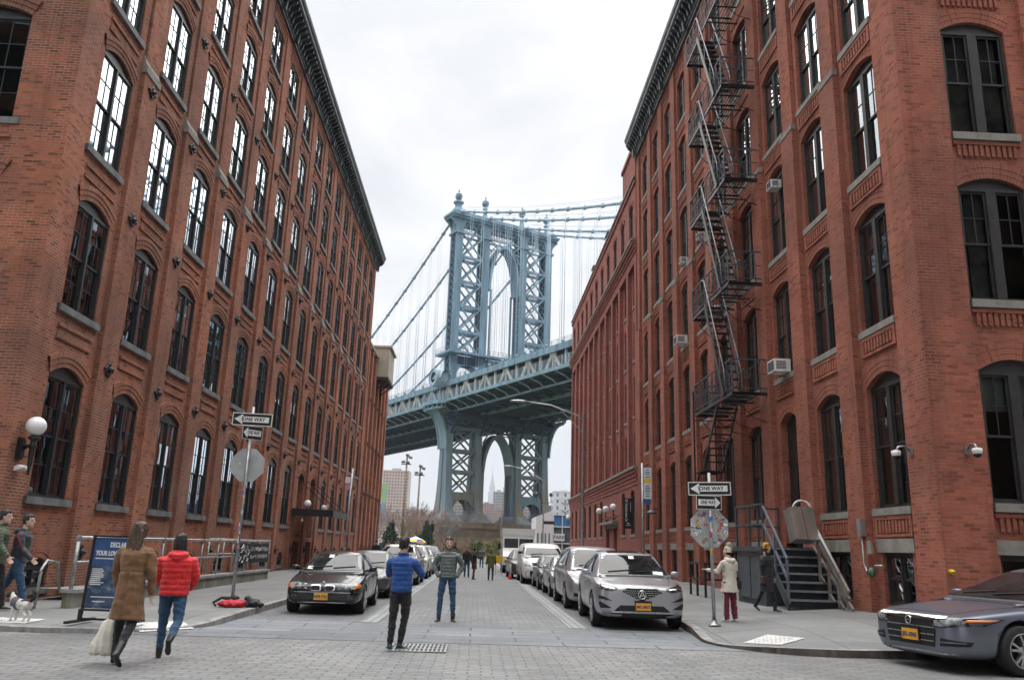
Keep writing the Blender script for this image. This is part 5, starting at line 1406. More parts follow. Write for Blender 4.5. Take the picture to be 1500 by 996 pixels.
m = MB(); m.box(-.02,-2.3,-.36,.0,2.0,.30); m.build('cloth', M['black_cloth'], bn)
rnd = random.Random(4); m = MB()
for row in range(2):
    y = -.55
    while y < 1.8:
        z = .10-.26*row; w_ = rnd.uniform(.05,.12)
        for q in range(3): m.bar((.006,y+rnd.uniform(0,w_),z+rnd.uniform(-.07,.07)),(.006,y+rnd.uniform(0,w_)+.05,z+rnd.uniform(-.07,.07)),.025,.01)
        y += w_+.07
for q in range(26): y, z = rnd.uniform(-2.1,-.8), rnd.uniform(-.28,.22); m.bar((.006,y,z),(.006,y+rnd.uniform(-.2,.2),z+rnd.uniform(-.15,.15)),.05,.01)
tag(m.build('scrawl', M['ink_white'], bn), kind='stuff')

# ------------------------------------------------------------------ signs on poles
M['sign_black'] = plain('sign_black', (.012,.012,.012), .5, var=.1); M['sign_white'] = plain('sign_white', (.74,.74,.72), .45, var=.06); M['sign_back'] = plain('sign_back_aluminium', (.44,.46,.46), .55, metal=.35, var=.14, scale=2.5)
STK = [plain('sticker_%s' % n, c, .5, var=.05) for n, c in (('white',(.75,.75,.73)),('red',(.55,.05,.05)),('yellow',(.72,.5,.04)),('blue',(.05,.16,.42)),('black',(.02,.02,.02)),('green',(.07,.33,.12)),('pink',(.62,.25,.36)),('orange',(.68,.25,.05)))]
def one_way(parent, c, w, h, left, yaw=0, tilt=0):
    R3 = Matrix.Rotation(yaw, 3, 'Z') @ Matrix.Rotation(tilt, 3, 'Y'); sg = 1 if left else -1
    def T(x, y, z): return V(c) + R3 @ V((x, -z, y))
    def plate_(poly, z0, z1, name, mat, par): m = MB(); m.prism(poly, z0, z1, T=T); return m.build(name, mat, par)
    b = plate_([(-w/2,-h/2),(w/2,-h/2),(w/2,h/2),(-w/2,h/2)], 0, .004, 'sign_plate', M['sign_white'], parent)
    plate_([(-w/2+.02*w,-h/2+.02*w),(w/2-.02*w,-h/2+.02*w),(w/2-.02*w,h/2-.02*w),(-w/2+.02*w,h/2-.02*w)], .0045, .006, 'field', M['sign_black'], b)
    ar = [(-.45*w,0),(-.24*w,.40*h),(-.26*w,.22*h),(.42*w,.22*h),(.42*w,-.22*h),(-.26*w,-.22*h),(-.24*w,-.40*h)]
    ar = [(x*sg, y) for x, y in ar]; m = MB(); z = .008
    for q in ((ar[0], ar[1], ar[6]), (ar[2], ar[3], ar[4], ar[5])): m.face([T(x, y, z) for x, y in q])
    m.build('arrow', M['sign_white'], b)
    text('ONE WAY', h*.38, M['sign_black'], b, 'lettering', T=lambda x, y, zz: T(x+.04*w*sg, y, .0095+zz*.2), bold=h*.012, sx=w/h*.31)
    return b
M['sticker_ink'] = plain('sticker_ink', (.22,.23,.25), .6, var=.5, scale=30)
def octo(parent, c, r, stickers, seed):
    m = MB(); P = [(r*cos(pi/8+k*pi/4), r*sin(pi/8+k*pi/4)) for k in range(8)]; T = lambda x, y, z: V(c)+V((x, -z, y))
    m.prism(P, 0, .005, T=T); b = m.build('octagon_plate', M['sign_back'], parent); rnd = random.Random(seed)
    for i in range(stickers):
        while True:
            x, y = rnd.uniform(-.85,.85)*r, rnd.uniform(-.85,.85)*r
            if hypot(x, y) < .84*r and abs(x) > .07: break
        s = MB(); w, h = rnd.uniform(.02,.06), rnd.uniform(.015,.042); a = rnd.uniform(-.5,.5); n = 12 if rnd.random() < .4 else 4; z = .006+.0006*i
        if n == 12: h = w = rnd.uniform(.022,.042)
        P = [(w*cos(2*pi*k/n+pi/4), h*sin(2*pi*k/n+pi/4)) for k in range(n)]
        P = [(x+p*cos(a)-q*sin(a), y+p*sin(a)+q*cos(a)) for p, q in P]; s.prism(P, z-.0005, z, T=T)
        P2 = [(x+(p-x)*.55, y+(q-y)*.55) for p, q in P]; s.prism(P2, z, z+.0003, m=1, T=T) if rnd.random() < .55 else None
        k = rnd.choice((0,0,0,0,0,4,1,2,3,5,7)); s.build('sticker', [STK[k], M['sticker_ink']], b)
    return b
def pole_stickers(parent, x, y, z0, z1, n, seed, r=.036):
    rnd = random.Random(seed)
    for i in range(n):
        z = rnd.uniform(z0, z1); a = rnd.uniform(-2.3,-.8); h = rnd.uniform(.03,.07); m = MB(); P = []
        for da in (-.5,-.17,.17,.5): P.append((x+(r+.002)*cos(a+da), y+(r+.002)*sin(a+da)))
        m.grid([[(*p, z-h) for p in P], [(*p, z+h) for p in P]], smooth=False); m.build('sticker', rnd.choice(STK), parent)
sp = thing('sign_pole', 'galvanised sign pole with ONE WAY signs and blank octagon on the left pavement', 'sign pole', (-5.47,19.6,.1))
m = MB(); m.tube([(0,0,-.1),(0,0,4.45)],.038,10); m.build('pole', M['galv'], sp)
one_way(sp, (.02,-.045,4.14), .94, .30, True, 0, .02); one_way(sp, (.06,-.05,3.82), .52, .32, True, .75, .0)
octo(sp, (-.0,.06,3.07), .42, 1, 3); pole_stickers(sp, 0, 0, .9, 2.6, 17, 5)
sp = thing('sign_pole', 'galvanised sign pole with ONE WAY signs and stickered octagon on the right pavement', 'sign pole', (4.58,16.15,.17))
m = MB(); m.tube([(0,0,-.1),(-.02,0,2.86)],.034,10); m.lathe([(.13,0),(.13,.015),(.06,.03),(.05,.1)],10); m.build('pole', M['galv'], sp)
one_way(sp, (-.03,-.04,2.55), .85, .26, True, 0, -.035); one_way(sp, (-.05,-.04,2.28), .50, .27, False, 0, 0)
octo(sp, (-.03,.05,1.80), .40, 44, 9); pole_stickers(sp, -.01, 0, 1.3, 2.5, 9, 7)
sp = thing('sign_pole', 'leaning sticker covered pole with an edge on street sign past the canopy', 'sign pole', (-5.25,33.6,.1)); sp.rotation_euler = (0,.03,0)
m = MB(); m.tube([(0,0,-.1),(0,0,4.3)],.045,8); m.build('pole', M['galv'], sp); pole_stickers(sp, 0, 0, .8, 2.4, 8, 8, .046)
m = MB(); m.box(-.25,-.02,3.7,.02,.0,3.95); m.build('sign_plate', STK[0], sp); m = MB(); m.box(-.22,-.03,3.45,.0,-.01,3.66); m.build('sign_plate', STK[6], sp)
bs = thing('bus_stop_sign', 'white bus stop panel with yellow band on a thin pole', 'bus stop sign', (5.33,26.7,.2))
m = MB(); m.tube([(0,0,-.1),(0,0,4.1)],.04,8); m.build('pole', M['galv'], bs)
M['bus_white'] = plain('bus_white', (.66,.68,.70), .5, var=.05)
m = MB(); m.box(.04,-.02,2.95,.30,.0,3.95); pn = m.build('panel', M['bus_white'], bs)
m = MB(); m.box(.04,-.03,3.47,.31,-.021,3.60); m.build('band', STK[2], pn); m = MB(); m.box(.04,-.03,2.78,.26,-.001,2.94); m.build('blue_plate', plain('bus_blue', (.03,.08,.26), .5), pn)
m = MB()
for k, (z, w_) in enumerate([(3.88,.08),(3.80,.16),(3.74,.13),(3.65,.15),(3.36,.1),(3.30,.16),(3.24,.14),(3.18,.16),(3.10,.1),(3.03,.13)]): m.box(.17-w_/2,-.026,z-.012,.17+w_/2,-.021,z+.012)
tag(m.build('print_line', M['sign_black'], pn), kind='stuff')
bnr = thing('banner', 'black vertical banner with white lettering at the edge of the brown brick block', 'banner', (8.14,44.7,3.48))
m = MB(); m.box(-.24,-.015,-.78,.24,.015,.78); cl = m.build('cloth', M['black_cloth'], bnr)
text('20 Washington St.', .20, M['ink_white'], cl, 'lettering', T=lambda x, y, z: (y-.10, -.017-z, -x+.15), bold=.004, sx=.78)
text('Green Desk', .085, M['ink_white'], cl, 'lettering', T=lambda x, y, z: (y+.13, -.017-z, -x+.45), bold=.002) if False else None
m = MB(); m.box(-.07,-.02,-.56,-.01,-.016,-.50); m.box(.01,-.02,-.56,.07,-.016,-.50); m.box(-.14,-.02,-.64,.14,-.016,-.62); m.box(.12,-.02,.1,.14,-.016,.62); m.build('emblem', M['ink_white'], cl)
m = MB()
for z in (.78,-.78): m.bar((-.26,0,z),(.38,0,z),.03)
m.build('bracket', M['iron'], bnr)

# ------------------------------------------------------------------ A-frame poster, bag heap, drain, small road things
af = thing('poster_stand', 'black framed blue poster stand on the left pavement', 'poster stand', (-5.86,13.95,.11), -.10)
m = MB()
for x in (-.40,.40):
    m.bar((x,0,.12),(x+.0,.06,1.34),.05,.03)
m.bar((-.42,.06,1.335),(.42,.06,1.335),.05,.03); m.bar((-.42,.0,.19),(.42,.0,.19),.05,.03)
m.build('frame', M['iron'], af)
m = MB()
for x in (-.42,.42): m.bar((x,-.38,.02),(x,.42,.02),.06,.04); m.bar((x,0,.02),(x,0,.2),.06,.05)
m.bar((-.42,.0,.05),(.42,.0,.05),.05,.03); m.build('feet', M['iron'], af)
t = NT('poster_print'); co_ = t.mapping(t.coord(), (1,1,1)); c_ = t.ramp(t.noise(t.mapping(co_, (1.6,1,2.6)), 2.6, 5, .65), [(.36,(.018,.035,.075)),(.48,(.035,.065,.12)),(.58,(.10,.14,.20)),(.70,(.36,.40,.44))])
sp_ = t.new('SeparateXYZ'); t.l(co_, sp_.inputs[0]); c_ = t.mix(t.ramp(sp_.outputs[2], [(.80,0.0),(.98,1.0)]), c_, (.035,.085,.21)); t.p(Base_Color=c_, Roughness=.35); M['poster'] = t.mat
sl_ = .05/1.15
TP = lambda x, y, z: (x, -.004-z+(.004+y*.049), y)
m = MB(); m.prism([(-.38,.215),(.38,.215),(.38,1.31),(-.38,1.31)], 0, .012, T=TP); po = m.build('poster', M['poster'], af)
text('DECLARE', .105, M['ink_white'], po, 'lettering', T=lambda x, y, z: TP(x+.04, y+1.20, .014+z), bold=.005, sx=.66); text('YOUR LOVE, D', .100, M['ink_white'], po, 'lettering', T=lambda x, y, z: TP(x-.10, y+1.065, .014+z), bold=.005, sx=.66)
rnd = random.Random(3); m = MB()
for (z, x0, x1) in [(.985,-.33,.30)] + [(.82-.03*k,-.35,-.35+rnd.uniform(.16,.24)) for k in range(9)] + [(.39,-.30,.25),(.32,-.26,-.05)]: m.prism([(x0,z-.008),(x1,z-.008),(x1,z+.008),(x0,z+.008)], .0125, .0135, T=TP)
tag(m.build('print_line', M['ink_white'], po), kind='stuff')
# red and black bags dropped by the pole
def remesh(mb, name, mat, parent=None, vox=.012, smooth=3, fn=None, loc=None):
    """fuse overlapping closed shapes into one continuous surface"""
    me = mb.data('tmp', mat); bm = bmesh.new(); bm.from_mesh(me)
    bmesh.ops.remove_doubles(bm, verts=bm.verts, dist=1e-5); bmesh.ops.recalc_face_normals(bm, faces=bm.faces); bm.to_mesh(me); bm.free()
    o = bpy.data.objects.new('tmp', me); COL.objects.link(o)
    r = o.modifiers.new('r', 'REMESH'); r.mode = 'VOXEL'; r.voxel_size = vox; r.use_smooth_shade = True
    s = o.modifiers.new('s', 'SMOOTH'); s.factor = .5; s.iterations = smooth
    bpy.context.view_layer.update()
    me2 = bpy.data.meshes.new_from_object(o.evaluated_get(bpy.context.evaluated_depsgraph_get()))
    bpy.data.objects.remove(o); bpy.data.meshes.remove(me)
    if fn:
        ns = [v.normal.copy() for v in me2.vertices]
        for v, n in zip(me2.vertices, ns): v.co = fn(v.co, n)
        me2.update()
    me2.polygons.foreach_set('use_smooth', [True]*len(me2.polygons))
    me2.materials.clear()
    for q in (mat if isinstance(mat, (list, tuple)) else [mat]): me2.materials.append(q)
    me2.name = name
    return link(bpy.data.objects.new(name, me2), parent, loc)
M['bag_red'] = plain('bag_red', (.50,.02,.03), .6, var=.25, scale=8); M['bag_black'] = plain('bag_black', (.015,.015,.02), .6, var=.3)
rumple = lambda a, f_: (lambda c, n: c + n*a*mnoise.noise(c*f_))
bg1 = thing('backpack', 'red and black backpack dumped at the foot of the left sign pole', 'bag', (-4.95,17.75,.11))
m = MB(); m.sphere((0,0,.07),.20,12,sc=(1.5,.8,.42)); m.sphere((.2,.05,.08),.12,10,sc=(1.1,.8,.6)); remesh(m, 'body', M['bag_red'], bg1, .015, 2, rumple(.03, 14))
m = MB(); m.tube([(-.32,-.02,.03),(-.40,.05,.08),(-.25,.1,.18),(-.05,.08,.17),(.05,.05,.14)],[.025,.028,.03,.05,.04],6); m.sphere((.02,.08,.18),.085,8,sc=(1.3,.8,.7)); m.build('strap', M['bag_black'], bg1)
bg2 = tag(remesh((lambda m: (m.sphere((0,0,.09),.14,10,sc=(1.3,.9,.7)), m.sphere((-.1,.04,.15),.09,8), m.sphere((.13,0,.07),.10,8,sc=(1.2,.9,.7)), m)[-1])(MB()), 'black_bag', M['bag_black'], None, .016, 2, rumple(.035, 13), (-4.55,17.8,.11)), 'crumpled black bag lying against the red backpack', 'bag')
M['drain'] = plain('drain_iron', (.05,.05,.052), .6, metal=.4); dg = thing('drain_grate', 'rusty grey iron drain grate at the feet of the man in blue', 'drain', (-.78,12.72,.0), .0)
m = MB(); m.box(-.42,-.46,.0,.42,.46,.006); m.build('pit', M['sign_black'], dg)
m = MB()
for k in range(14): x = -.40+.8*k/13; m.box(x-.014,-.46,.006,x+.014,.46,.016)
for y in (-.46,-.15,.15,.46): m.box(-.42,y-.02,.007,.42,y+.02,.019)
m.build('bars', M['galv'], dg)
yb = thing('barricade_board', 'small yellow board on thin legs left of the box truck', 'board', (1.30,47.0,.0)); m = MB(); m.box(-.2,-.03,.62,.2,.03,1.05); m.build('board', plain('board_yellow', (.78,.46,.02), .5), yb)
for x in (-.16,.16): m = MB(); m.bar((x,0,0),(x,0,.65),.03); m.build('leg', M['galv'], yb)
rc = thing('marker_post', 'grey marker post with a red foot beside the dark car', 'post', (1.70,41.0,0)); rc.scale = (.6,.6,.75); m = MB(); m.lathe([(.13,.0),(.13,.28),(.09,.3)],10); m.build('foot', STK[1], rc); m = MB(); m.lathe([(.09,.29),(.08,.95),(.0,.97)],10); m.build('post', M['galv'], rc)
# ------------------------------------------------------------------ cars
def paint(name, c, metal=.55, rough=.32, coat=.55, dust=.6):
    t = NT(name); co_ = t.coord(); n = t.noise(co_, 900, 1, .5); d = t.noise(t.mapping(co_, (1,1,2.2)), 2.2, 5, .7)
    col = t.mix(t.ramp(n, [(.35,0.0),(.65,.22)]), c, tuple(min(1, x*1.6+.02) for x in c))
    sp = t.new('SeparateXYZ'); t.l(co_, sp.inputs[0]); low = t.ramp(sp.outputs[2], [(.10,.55),(.55,.06)])
    col = t.mix(t.math('MULTIPLY', t.math('MULTIPLY', t.ramp(d, [(.40,0.0),(.7,1.0)]), low), dust), col, (.20,.185,.165))
    t.p(Base_Color=col, Metallic=metal, Roughness=t.ramp(d, [(.35, rough), (.75, rough+.16*dust)]), Coat_Weight=coat, Coat_Roughness=.05); return t.mat
P_ = dict(black=paint('paint_black', (.006,.006,.009), .1, .22, .6, .12), silver=paint('paint_silver', (.40,.41,.425), .75), grey=paint('paint_lilac_grey', (.36,.36,.38), .7), steel=paint('paint_steel_blue', (.155,.17,.215), .65),
    white=paint('paint_white', (.72,.72,.71), 0, .35, .5), charcoal=paint('paint_charcoal', (.075,.078,.085), .6), lite=paint('paint_light_silver', (.52,.53,.54), .7), sand=paint('paint_champagne', (.46,.44,.41), .65))
def cglass():
    t = NT('car_glass'); co_ = t.coord(); t.p(Base_Color=t.ramp(t.noise(co_, 2.3, 4, .6), [(.35,(.006,.007,.008)),(.7,(.028,.03,.032))]), Roughness=.02, Specular_IOR_Level=.3); return t.mat
M['cglass'] = cglass(); M['tyre'] = plain('tyre', (.018,.018,.018), .85, var=.2, scale=20); M['rim'] = plain('alloy', (.45,.46,.47), .3, metal=.85, var=.08); M['trim'] = plain('black_trim', (.008,.008,.009), .65, var=.2); M['chrome'] = plain('chrome', (.62,.63,.64), .12, metal=1.0, var=.03)
M['lens'] = plain('lamp_lens', (.24,.25,.26), .25, metal=.1, var=.75, scale=20, coat=.15); M['lens_dark'] = plain('lamp_dark', (.05,.052,.056), .08, metal=.3, var=.6, scale=25, coat=1.0); M['amber'] = plain('amber_lens', (.70,.20,.02), .15, coat=1.0); M['red_lens'] = plain('red_lens', (.4,.02,.02), .15, coat=1.0)
M['plate'] = plain('plate_yellow', (.72,.36,.025), .45, var=.08, scale=12); M['plate_ink'] = plain('plate_ink', (.03,.05,.16), .5); M['paper'] = plain('paper_white', (.7,.72,.7), .6)
def subsurf(me, lv, cutters=None):
    o = bpy.data.objects.new('tmp', me); COL.objects.link(o); s = o.modifiers.new('s', 'SUBSURF'); s.levels = lv; s.render_levels = lv; extra = []
    if cutters:
        c = cutters.build('tmpc', [M['trim']]); extra.append(c)
        b = o.modifiers.new('b', 'BOOLEAN'); b.operation = 'DIFFERENCE'; b.object = c; b.solver = 'EXACT'; b.material_mode = 'TRANSFER'
    bpy.context.view_layer.update(); r = bpy.data.meshes.new_from_object(o.evaluated_get(bpy.context.evaluated_depsgraph_get()))
    for q in [o]+extra: bpy.data.objects.remove(q)
    return r
def clean(mb, mats):
    me = mb.data('body', mats); bm = bmesh.new(); bm.from_mesh(me); bmesh.ops.remove_doubles(bm, verts=bm.verts, dist=1e-4); bmesh.ops.recalc_face_normals(bm, faces=bm.faces); bm.to_mesh(me); bm.free(); return me
class Skin:
    """projects outlines onto a car body so lamps, grilles and glass follow its curves"""
    def __init__(s, me): s.t = BVHTree.FromPolygons([v.co.copy() for v in me.vertices], [tuple(p.vertices) for p in me.polygons])
    def patch(s, mb, poly, view, off=.005, m=0, rings=5, dens=.06, smooth=True):
        P = []
        for i in range(len(poly)):
            a, b = V(poly[i]), V(poly[(i+1)%len(poly)]); n = max(1, int((b-a).length/dens))
            for k in range(n): P.append(a.lerp(b, k/n))
        c = sum(P, V((0,0)))/len(P); rows = []
        def hit(q):
            if view == 'front': o, d = V((q.x,-3,q.y)), V((0,1,0))
            elif view == 'rear': o, d = V((q.x,9,q.y)), V((0,-1,0))
            elif view == 'left': o, d = V((-3,q.x,q.y)), V((1,0,0))
            elif view == 'top': o, d = V((q.x,q.y,4)), V((0,0,-1))
            else: o, d = V((3,q.x,q.y)), V((-1,0,0))
            p, n, i, dist = s.t.ray_cast(o, d)
            if p is None: p, n, i, dist = s.t.find_nearest(o + d*3)
            if n.dot(d) > 0: n = -n
            return p - d*off*.4 + n*off
        for r in range(rings): rows.append([hit(c + (p-c)*max(.02, r/(rings-1))) for p in P])
        edge = [q.copy() for q in rows[-1]]
        b0 = len(mb.v); mb.grid(rows, m, True, smooth)
        d = {'front':V((0,1,0)),'rear':V((0,-1,0)),'left':V((1,0,0)),'right':V((-1,0,0)),'top':V((0,0,-1))}[view]
        mb.grid([edge, [q + d*(off*1.6) for q in edge]], m, True, False)
def wheel_data(r, w, spokes, rim_r, style=0):
    t_ = MB(); t_.lathe([(rim_r,-w*.48),(r*.93,-w*.5),(r*.985,-w*.40),(r,-w*.2),(r,w*.2),(r*.985,w*.40),(r*.93,w*.5),(rim_r,w*.48)], 28, 0, axis='x')
    k = MB(); k.lathe([(rim_r*1.01,-w*.49),(rim_r*.98,-w*.52),(rim_r*.92,-w*.47),(rim_r*.90,-w*.1)], 28, 0, axis='x'); k.lathe([(rim_r*.9,-w*.05),(.02,-w*.05)], 20, 1, axis='x')
    k.lathe([(.001,-w*.50),(.05,-w*.49),(.065,-w*.44),(.07,-w*.2)], 12, 0, axis='x')
    for i in range(spokes):
        a = 2*pi*i/spokes
        for da in ((-.10,.10) if style else (0,)):
            p0 = (-w*.44, .05*cos(a), .05*sin(a)); p1 = (-w*.45, rim_r*.95*cos(a+da*2.2), rim_r*.95*sin(a+da*2.2)); k.bar(p0, p1, .03 if style else .055, .045, up=(1,0,0))
    return t_.data('tyre', M['tyre']), k.data('rim', [M['rim'], M['trim']])
def car(spec, name, label, cat, loc, rz=0, group=None, sc=.94):
    S = dict(spec); L, W, H = S['L'], S['W']/2, S['H']; body = S['paint']
    o = thing(name, label, cat, loc, rz, group); o.scale = (sc, sc, sc*.955)
    m = MB(); zb = S.get('zb', .20)
    # stations: y, width factor, lower edge, shoulder height, centre height
    for (y, f, b, sh, tp) in [S['st'][0]]: pass
    rows = []
    for (y, f, b, sh, tp) in S['st']:
        w = W*f; half = [(0,b),(.70*w,b),(.93*w,b+.05),(.985*w,b+.16),(1.0*w,b+(sh-b)*.50),(.985*w,sh-.10),(.955*w,sh-.02),(.86*w,sh+(tp-sh)*.35),(.45*w,sh+(tp-sh)*.85),(0,tp)]
        rows.append([(x,y,z) for x, z in half] + [(-x,y,z) for x, z in reversed(half[1:-1])])
    def shrink(row, k, dy):
        c = sum((V(p) for p in row), V())/len(row); return [tuple(V((c.x+(p[0]-c.x)*k, p[1]+dy, c.z+(p[2]-c.z)*k))) for p in row]
    rows = [shrink(rows[0], .5, -.012), shrink(rows[0], .93, -.006)] + rows + [shrink(rows[-1], .93, .006), shrink(rows[-1], .5, .012)]
    m.grid(rows, 0, True, True, True)
    cut = MB(); wr = S['wr']; wy = S['wy']
    for y in wy:
        for s in (-1, 1): cut.lathe([(.001,-.30),(wr+.055,-.30),(wr+.055,.14),(.001,.14)], 28, 0, (s*(W-.02) if s < 0 else s*(W-.02), y, wr+.015), 'x') if s > 0 else cut.lathe([(.001,-.14),(wr+.055,-.14),(wr+.055,.30),(.001,.30)], 28, 0, (s*(W-.02), y, wr+.015), 'x')
    me1 = subsurf(clean(m, [body]), 2, None)
    bm = bmesh.new(); bm.from_mesh(me1); bmesh.ops.recalc_face_normals(bm, faces=bm.faces); bm.to_mesh(me1); bm.free()
    ob = bpy.data.objects.new('tmp', me1); COL.objects.link(ob); cc = cut
    cme = clean(cc, [M['trim']]); co2 = bpy.data.objects.new('tmpc', cme); COL.objects.link(co2)
    bmod = ob.modifiers.new('b', 'BOOLEAN'); bmod.operation = 'DIFFERENCE'; bmod.object = co2; bmod.solver = 'EXACT'; bmod.material_mode = 'TRANSFER'
    bpy.context.view_layer.update(); me1 = bpy.data.meshes.new_from_object(ob.evaluated_get(bpy.context.evaluated_depsgraph_get())); bpy.data.objects.remove(ob); bpy.data.objects.remove(co2)
    g = MB(); rows = []
    for (y, wb, wr_, z0, z1) in S['gh']:
        wb *= W; wr_ *= W; mid = wb+(wr_-wb)*.55; hh = z1-z0
        half = [(0,z0-.12),(wb,z0-.12),(wb,z0),(mid,z0+hh*.55),(wr_*1.005,z1-hh*.13),(wr_*.93,z1-hh*.03),(wr_*.5,z1+.012*min(1,hh*3)),(0,z1+.018*min(1,hh*3))]
        rows.append([(x,y,z) for x, z in half] + [(-x,y,z) for x, z in reversed(half[1:-1])])
    g.grid(rows, 0, True, True, True); me2 = subsurf(clean(g, [body]), 2)
    bm = bmesh.new(); bm.from_mesh(me1); bm.from_mesh(me2); me = bpy.data.meshes.new('body'); bm.to_mesh(me); bm.free()
    me.materials.append(body); me.materials.append(M['trim']); me.polygons.foreach_set('use_smooth', [True]*len(me.polygons))
    bo = link(bpy.data.objects.new('body', me), o); sk_ = Skin(me)
    def part(nm, mat, polys, view, off=.005, mirror=True, parent=None, rings=5):
        for s in ((1,-1) if mirror else (1,)):
            q = MB()
            for p in polys: sk_.patch(q, [(x*(s if view in ('front','rear','top') else 1), z) for x, z in p], view if (view in ('front','rear','top')) else ('right' if s > 0 else 'left'), off, 0, rings)
            q.build(nm, mat, parent or o)
    wsw = S['ws']; part('windshield', M['cglass'], [wsw], 'front', .006, False, rings=7)
    part('side_window', M['cglass'], S['sw'], 'side', .006)
    if 'rw' in S: part('rear_window', M['cglass'], [S['rw']], 'rear', .006, False)
    for (nm, mt_, polys, off, mir) in S['front']: part(nm, mt_, polys, 'front', off, mir)
    # door seams, handles, sills
    q = MB()
    for y in S['seams']:
        for s in ('left','right'): sk_.patch(q, [(y-.006,S['belt']-.04),(y+.006,S['belt']-.04),(y+.006,S.get('zb',.2)+.16),(y-.006,S.get('zb',.2)+.16)], s, .0015, 0, 3)
    hz_ = S['ws'][0][1]-.05; y1_ = S['gh'][1][0]-.03; y0_ = .16; w0, w1 = W*.62, W*.80
    for a, b in (((w0,y0_),(w1,y1_)),((-w0,y0_),(-w1,y1_))): sk_.patch(q, [(a[0]-.005,a[1]),(a[0]+.005,a[1]),(b[0]+.005,b[1]),(b[0]-.005,b[1])], 'top', .0015, 0, 3)
    sk_.patch(q, [(-w0,y0_-.006),(w0,y0_-.006),(w0,y0_+.006),(-w0,y0_+.006)], 'top', .0015, 0, 3)
    tag(q.build('panel_seam', M['trim'], o), kind='stuff'); q = MB(); sk_.patch(q, [(-W*.80,y1_-.05),(W*.80,y1_-.05),(W*.80,y1_+.02),(-W*.80,y1_+.02)], 'top', .004, 0, 4); q.build('cowl', M['trim'], o)
    for y in S.get('handles', ()):
        for s in ('left','right'): q = MB(); sk_.patch(q, [(y-.10,S['belt']-.17),(y+.10,S['belt']-.17),(y+.10,S['belt']-.13),(y-.10,S['belt']-.13)], s, .022, 0, 3); q.build('door_handle', S.get('handle_mat', body), o)
    q = MB()
    for s in ('left','right'): sk_.patch(q, [(wy[0]+wr+.1,.30),(wy[1]-wr-.1,.30),(wy[1]-wr-.1,.20),(wy[0]+wr+.1,.20)], s, .006, 0, 4)
    q.build('sill', S.get('sill', M['trim']), o)
    for s in (-1, 1):                                                # mirrors
        q = MB(); y = S['mir']; z = S['belt']+.07
        sq = lambda v: abs(v)**.55*(1 if v > 0 else -1)
        q.grid([[(s*(W*.90+dx), y+.05*k*sq(cos(a))+dy, z-.02+.062*k*sq(sin(a))+tz) for a in [i*pi/6 for i in range(12)]] for dx, dy, k, tz in ((.05,.03,.5,-.01),(.07,.0,.95,0),(.14,-.01,1.05,0),(.22,.0,.95,.005),(.235,.01,.7,.005))], 0, True, True, True)
        q.bar((s*W*.86,y+.03,z-.06),(s*(W*.9+.10),y+.02,z-.05),.05,.05); q.build('mirror', S.get('mirror_mat', body), o)
    q = MB()
    for x0, x1 in ((-.52,-.02),(.02,.55)):
        P = []
        for k in range(5):
            x = x0*W/.9+(x1-x0)*W/.9*k/4; p, n, i_, d_ = sk_.t.ray_cast(V((x,-2,wsw[0][1]+.045+.012*k)), V((0,1,0)))
            if p: P.append(p+V((0,-.02,.01)))
        if len(P) > 2: q.tube(P, .010, 4)
    q.build('wiper', M['trim'], o)
    td, rd = wheel_data(wr, .215, S.get('spokes',5), wr*.69, S.get('sstyle',1)); k_ = 0
    for y in wy:
        for s in (-1, 1):
            wo = bpy.data.objects.new('wheel', td); link(wo, o, (s*(W-.115), y, wr)); wo.rotation_euler = (.3*k_, 0, 0 if s < 0 else pi); k_ += 1
            link(bpy.data.objects.new('rim', rd), wo)
    if 'num' in S:
        x, z, w_, h_ = S.get('plate', (0,.42,.155,.075)); p, n, i_, d_ = sk_.t.ray_cast(V((x,-3,z)), V((0,1,0))); y = (p.y if p else 0)-.035
        if S.get('holder'): q = MB(); q.box(x-w_-.02,y+.005,z-h_-.01,x+w_+.02,y+.05,z+h_+.045); q.build('plate_holder', M['trim'], o)
        q = MB(); q.box(x-w_,y-.006,z-h_,x+w_,y+.004,z+h_); pl = q.build('number_plate', M['plate'], o)
        text(S['num'], h_*1.05, M['plate_ink'], pl, 'lettering', T=lambda a, b, c: (x+a, y-.008-c, z+b-.005), bold=.003, sx=.86)
    if S.get('sunroof'): part('sunroof', M['cglass'], [S['sunroof']], 'top', .006, False)
    if 'emblem' in S: S['emblem'](o, sk_)
    if S.get('rails'):
        for s in (-1, 1):
            q = MB(); y0, y1 = S['gh'][2][0]+.1, S['gh'][-3][0]; zz = S['H']; q.tube([(s*W*.70,y0,zz-.03),(s*W*.70,y0+.12,zz+.04),(s*W*.70,(y0+y1)/2,zz+.055),(s*W*.70,y1-.1,zz+.04),(s*W*.70,y1,zz-.03)],.017,6); q.build('roof_rail', M['trim'], o)
    for (x, z) in S.get('paper', ()): q = MB(); sk_.patch(q, [(x-.06,z-.035),(x+.06,z-.035),(x+.06,z+.035),(x-.06,z+.035)], 'front', .009, 0, 3); q.build('paper_slip', M['paper'], o)
    return o
def rrect(x0, z0, x1, z1, r=.02, n=3):
    P = []
    for cx, cz, a0 in ((x1-r,z1-r,0),(x0+r,z1-r,90),(x0+r,z0+r,180),(x1-r,z0+r,270)):
        for k in range(n+1): a = R_(a0+90*k/n); P.append((cx+r*cos(a), cz+r*sin(a)))
    return P
def ring(cx, cz, r, n=14, sx=1): return [(cx+r*sx*cos(2*pi*k/n), cz+r*sin(2*pi*k/n)) for k in range(n)]
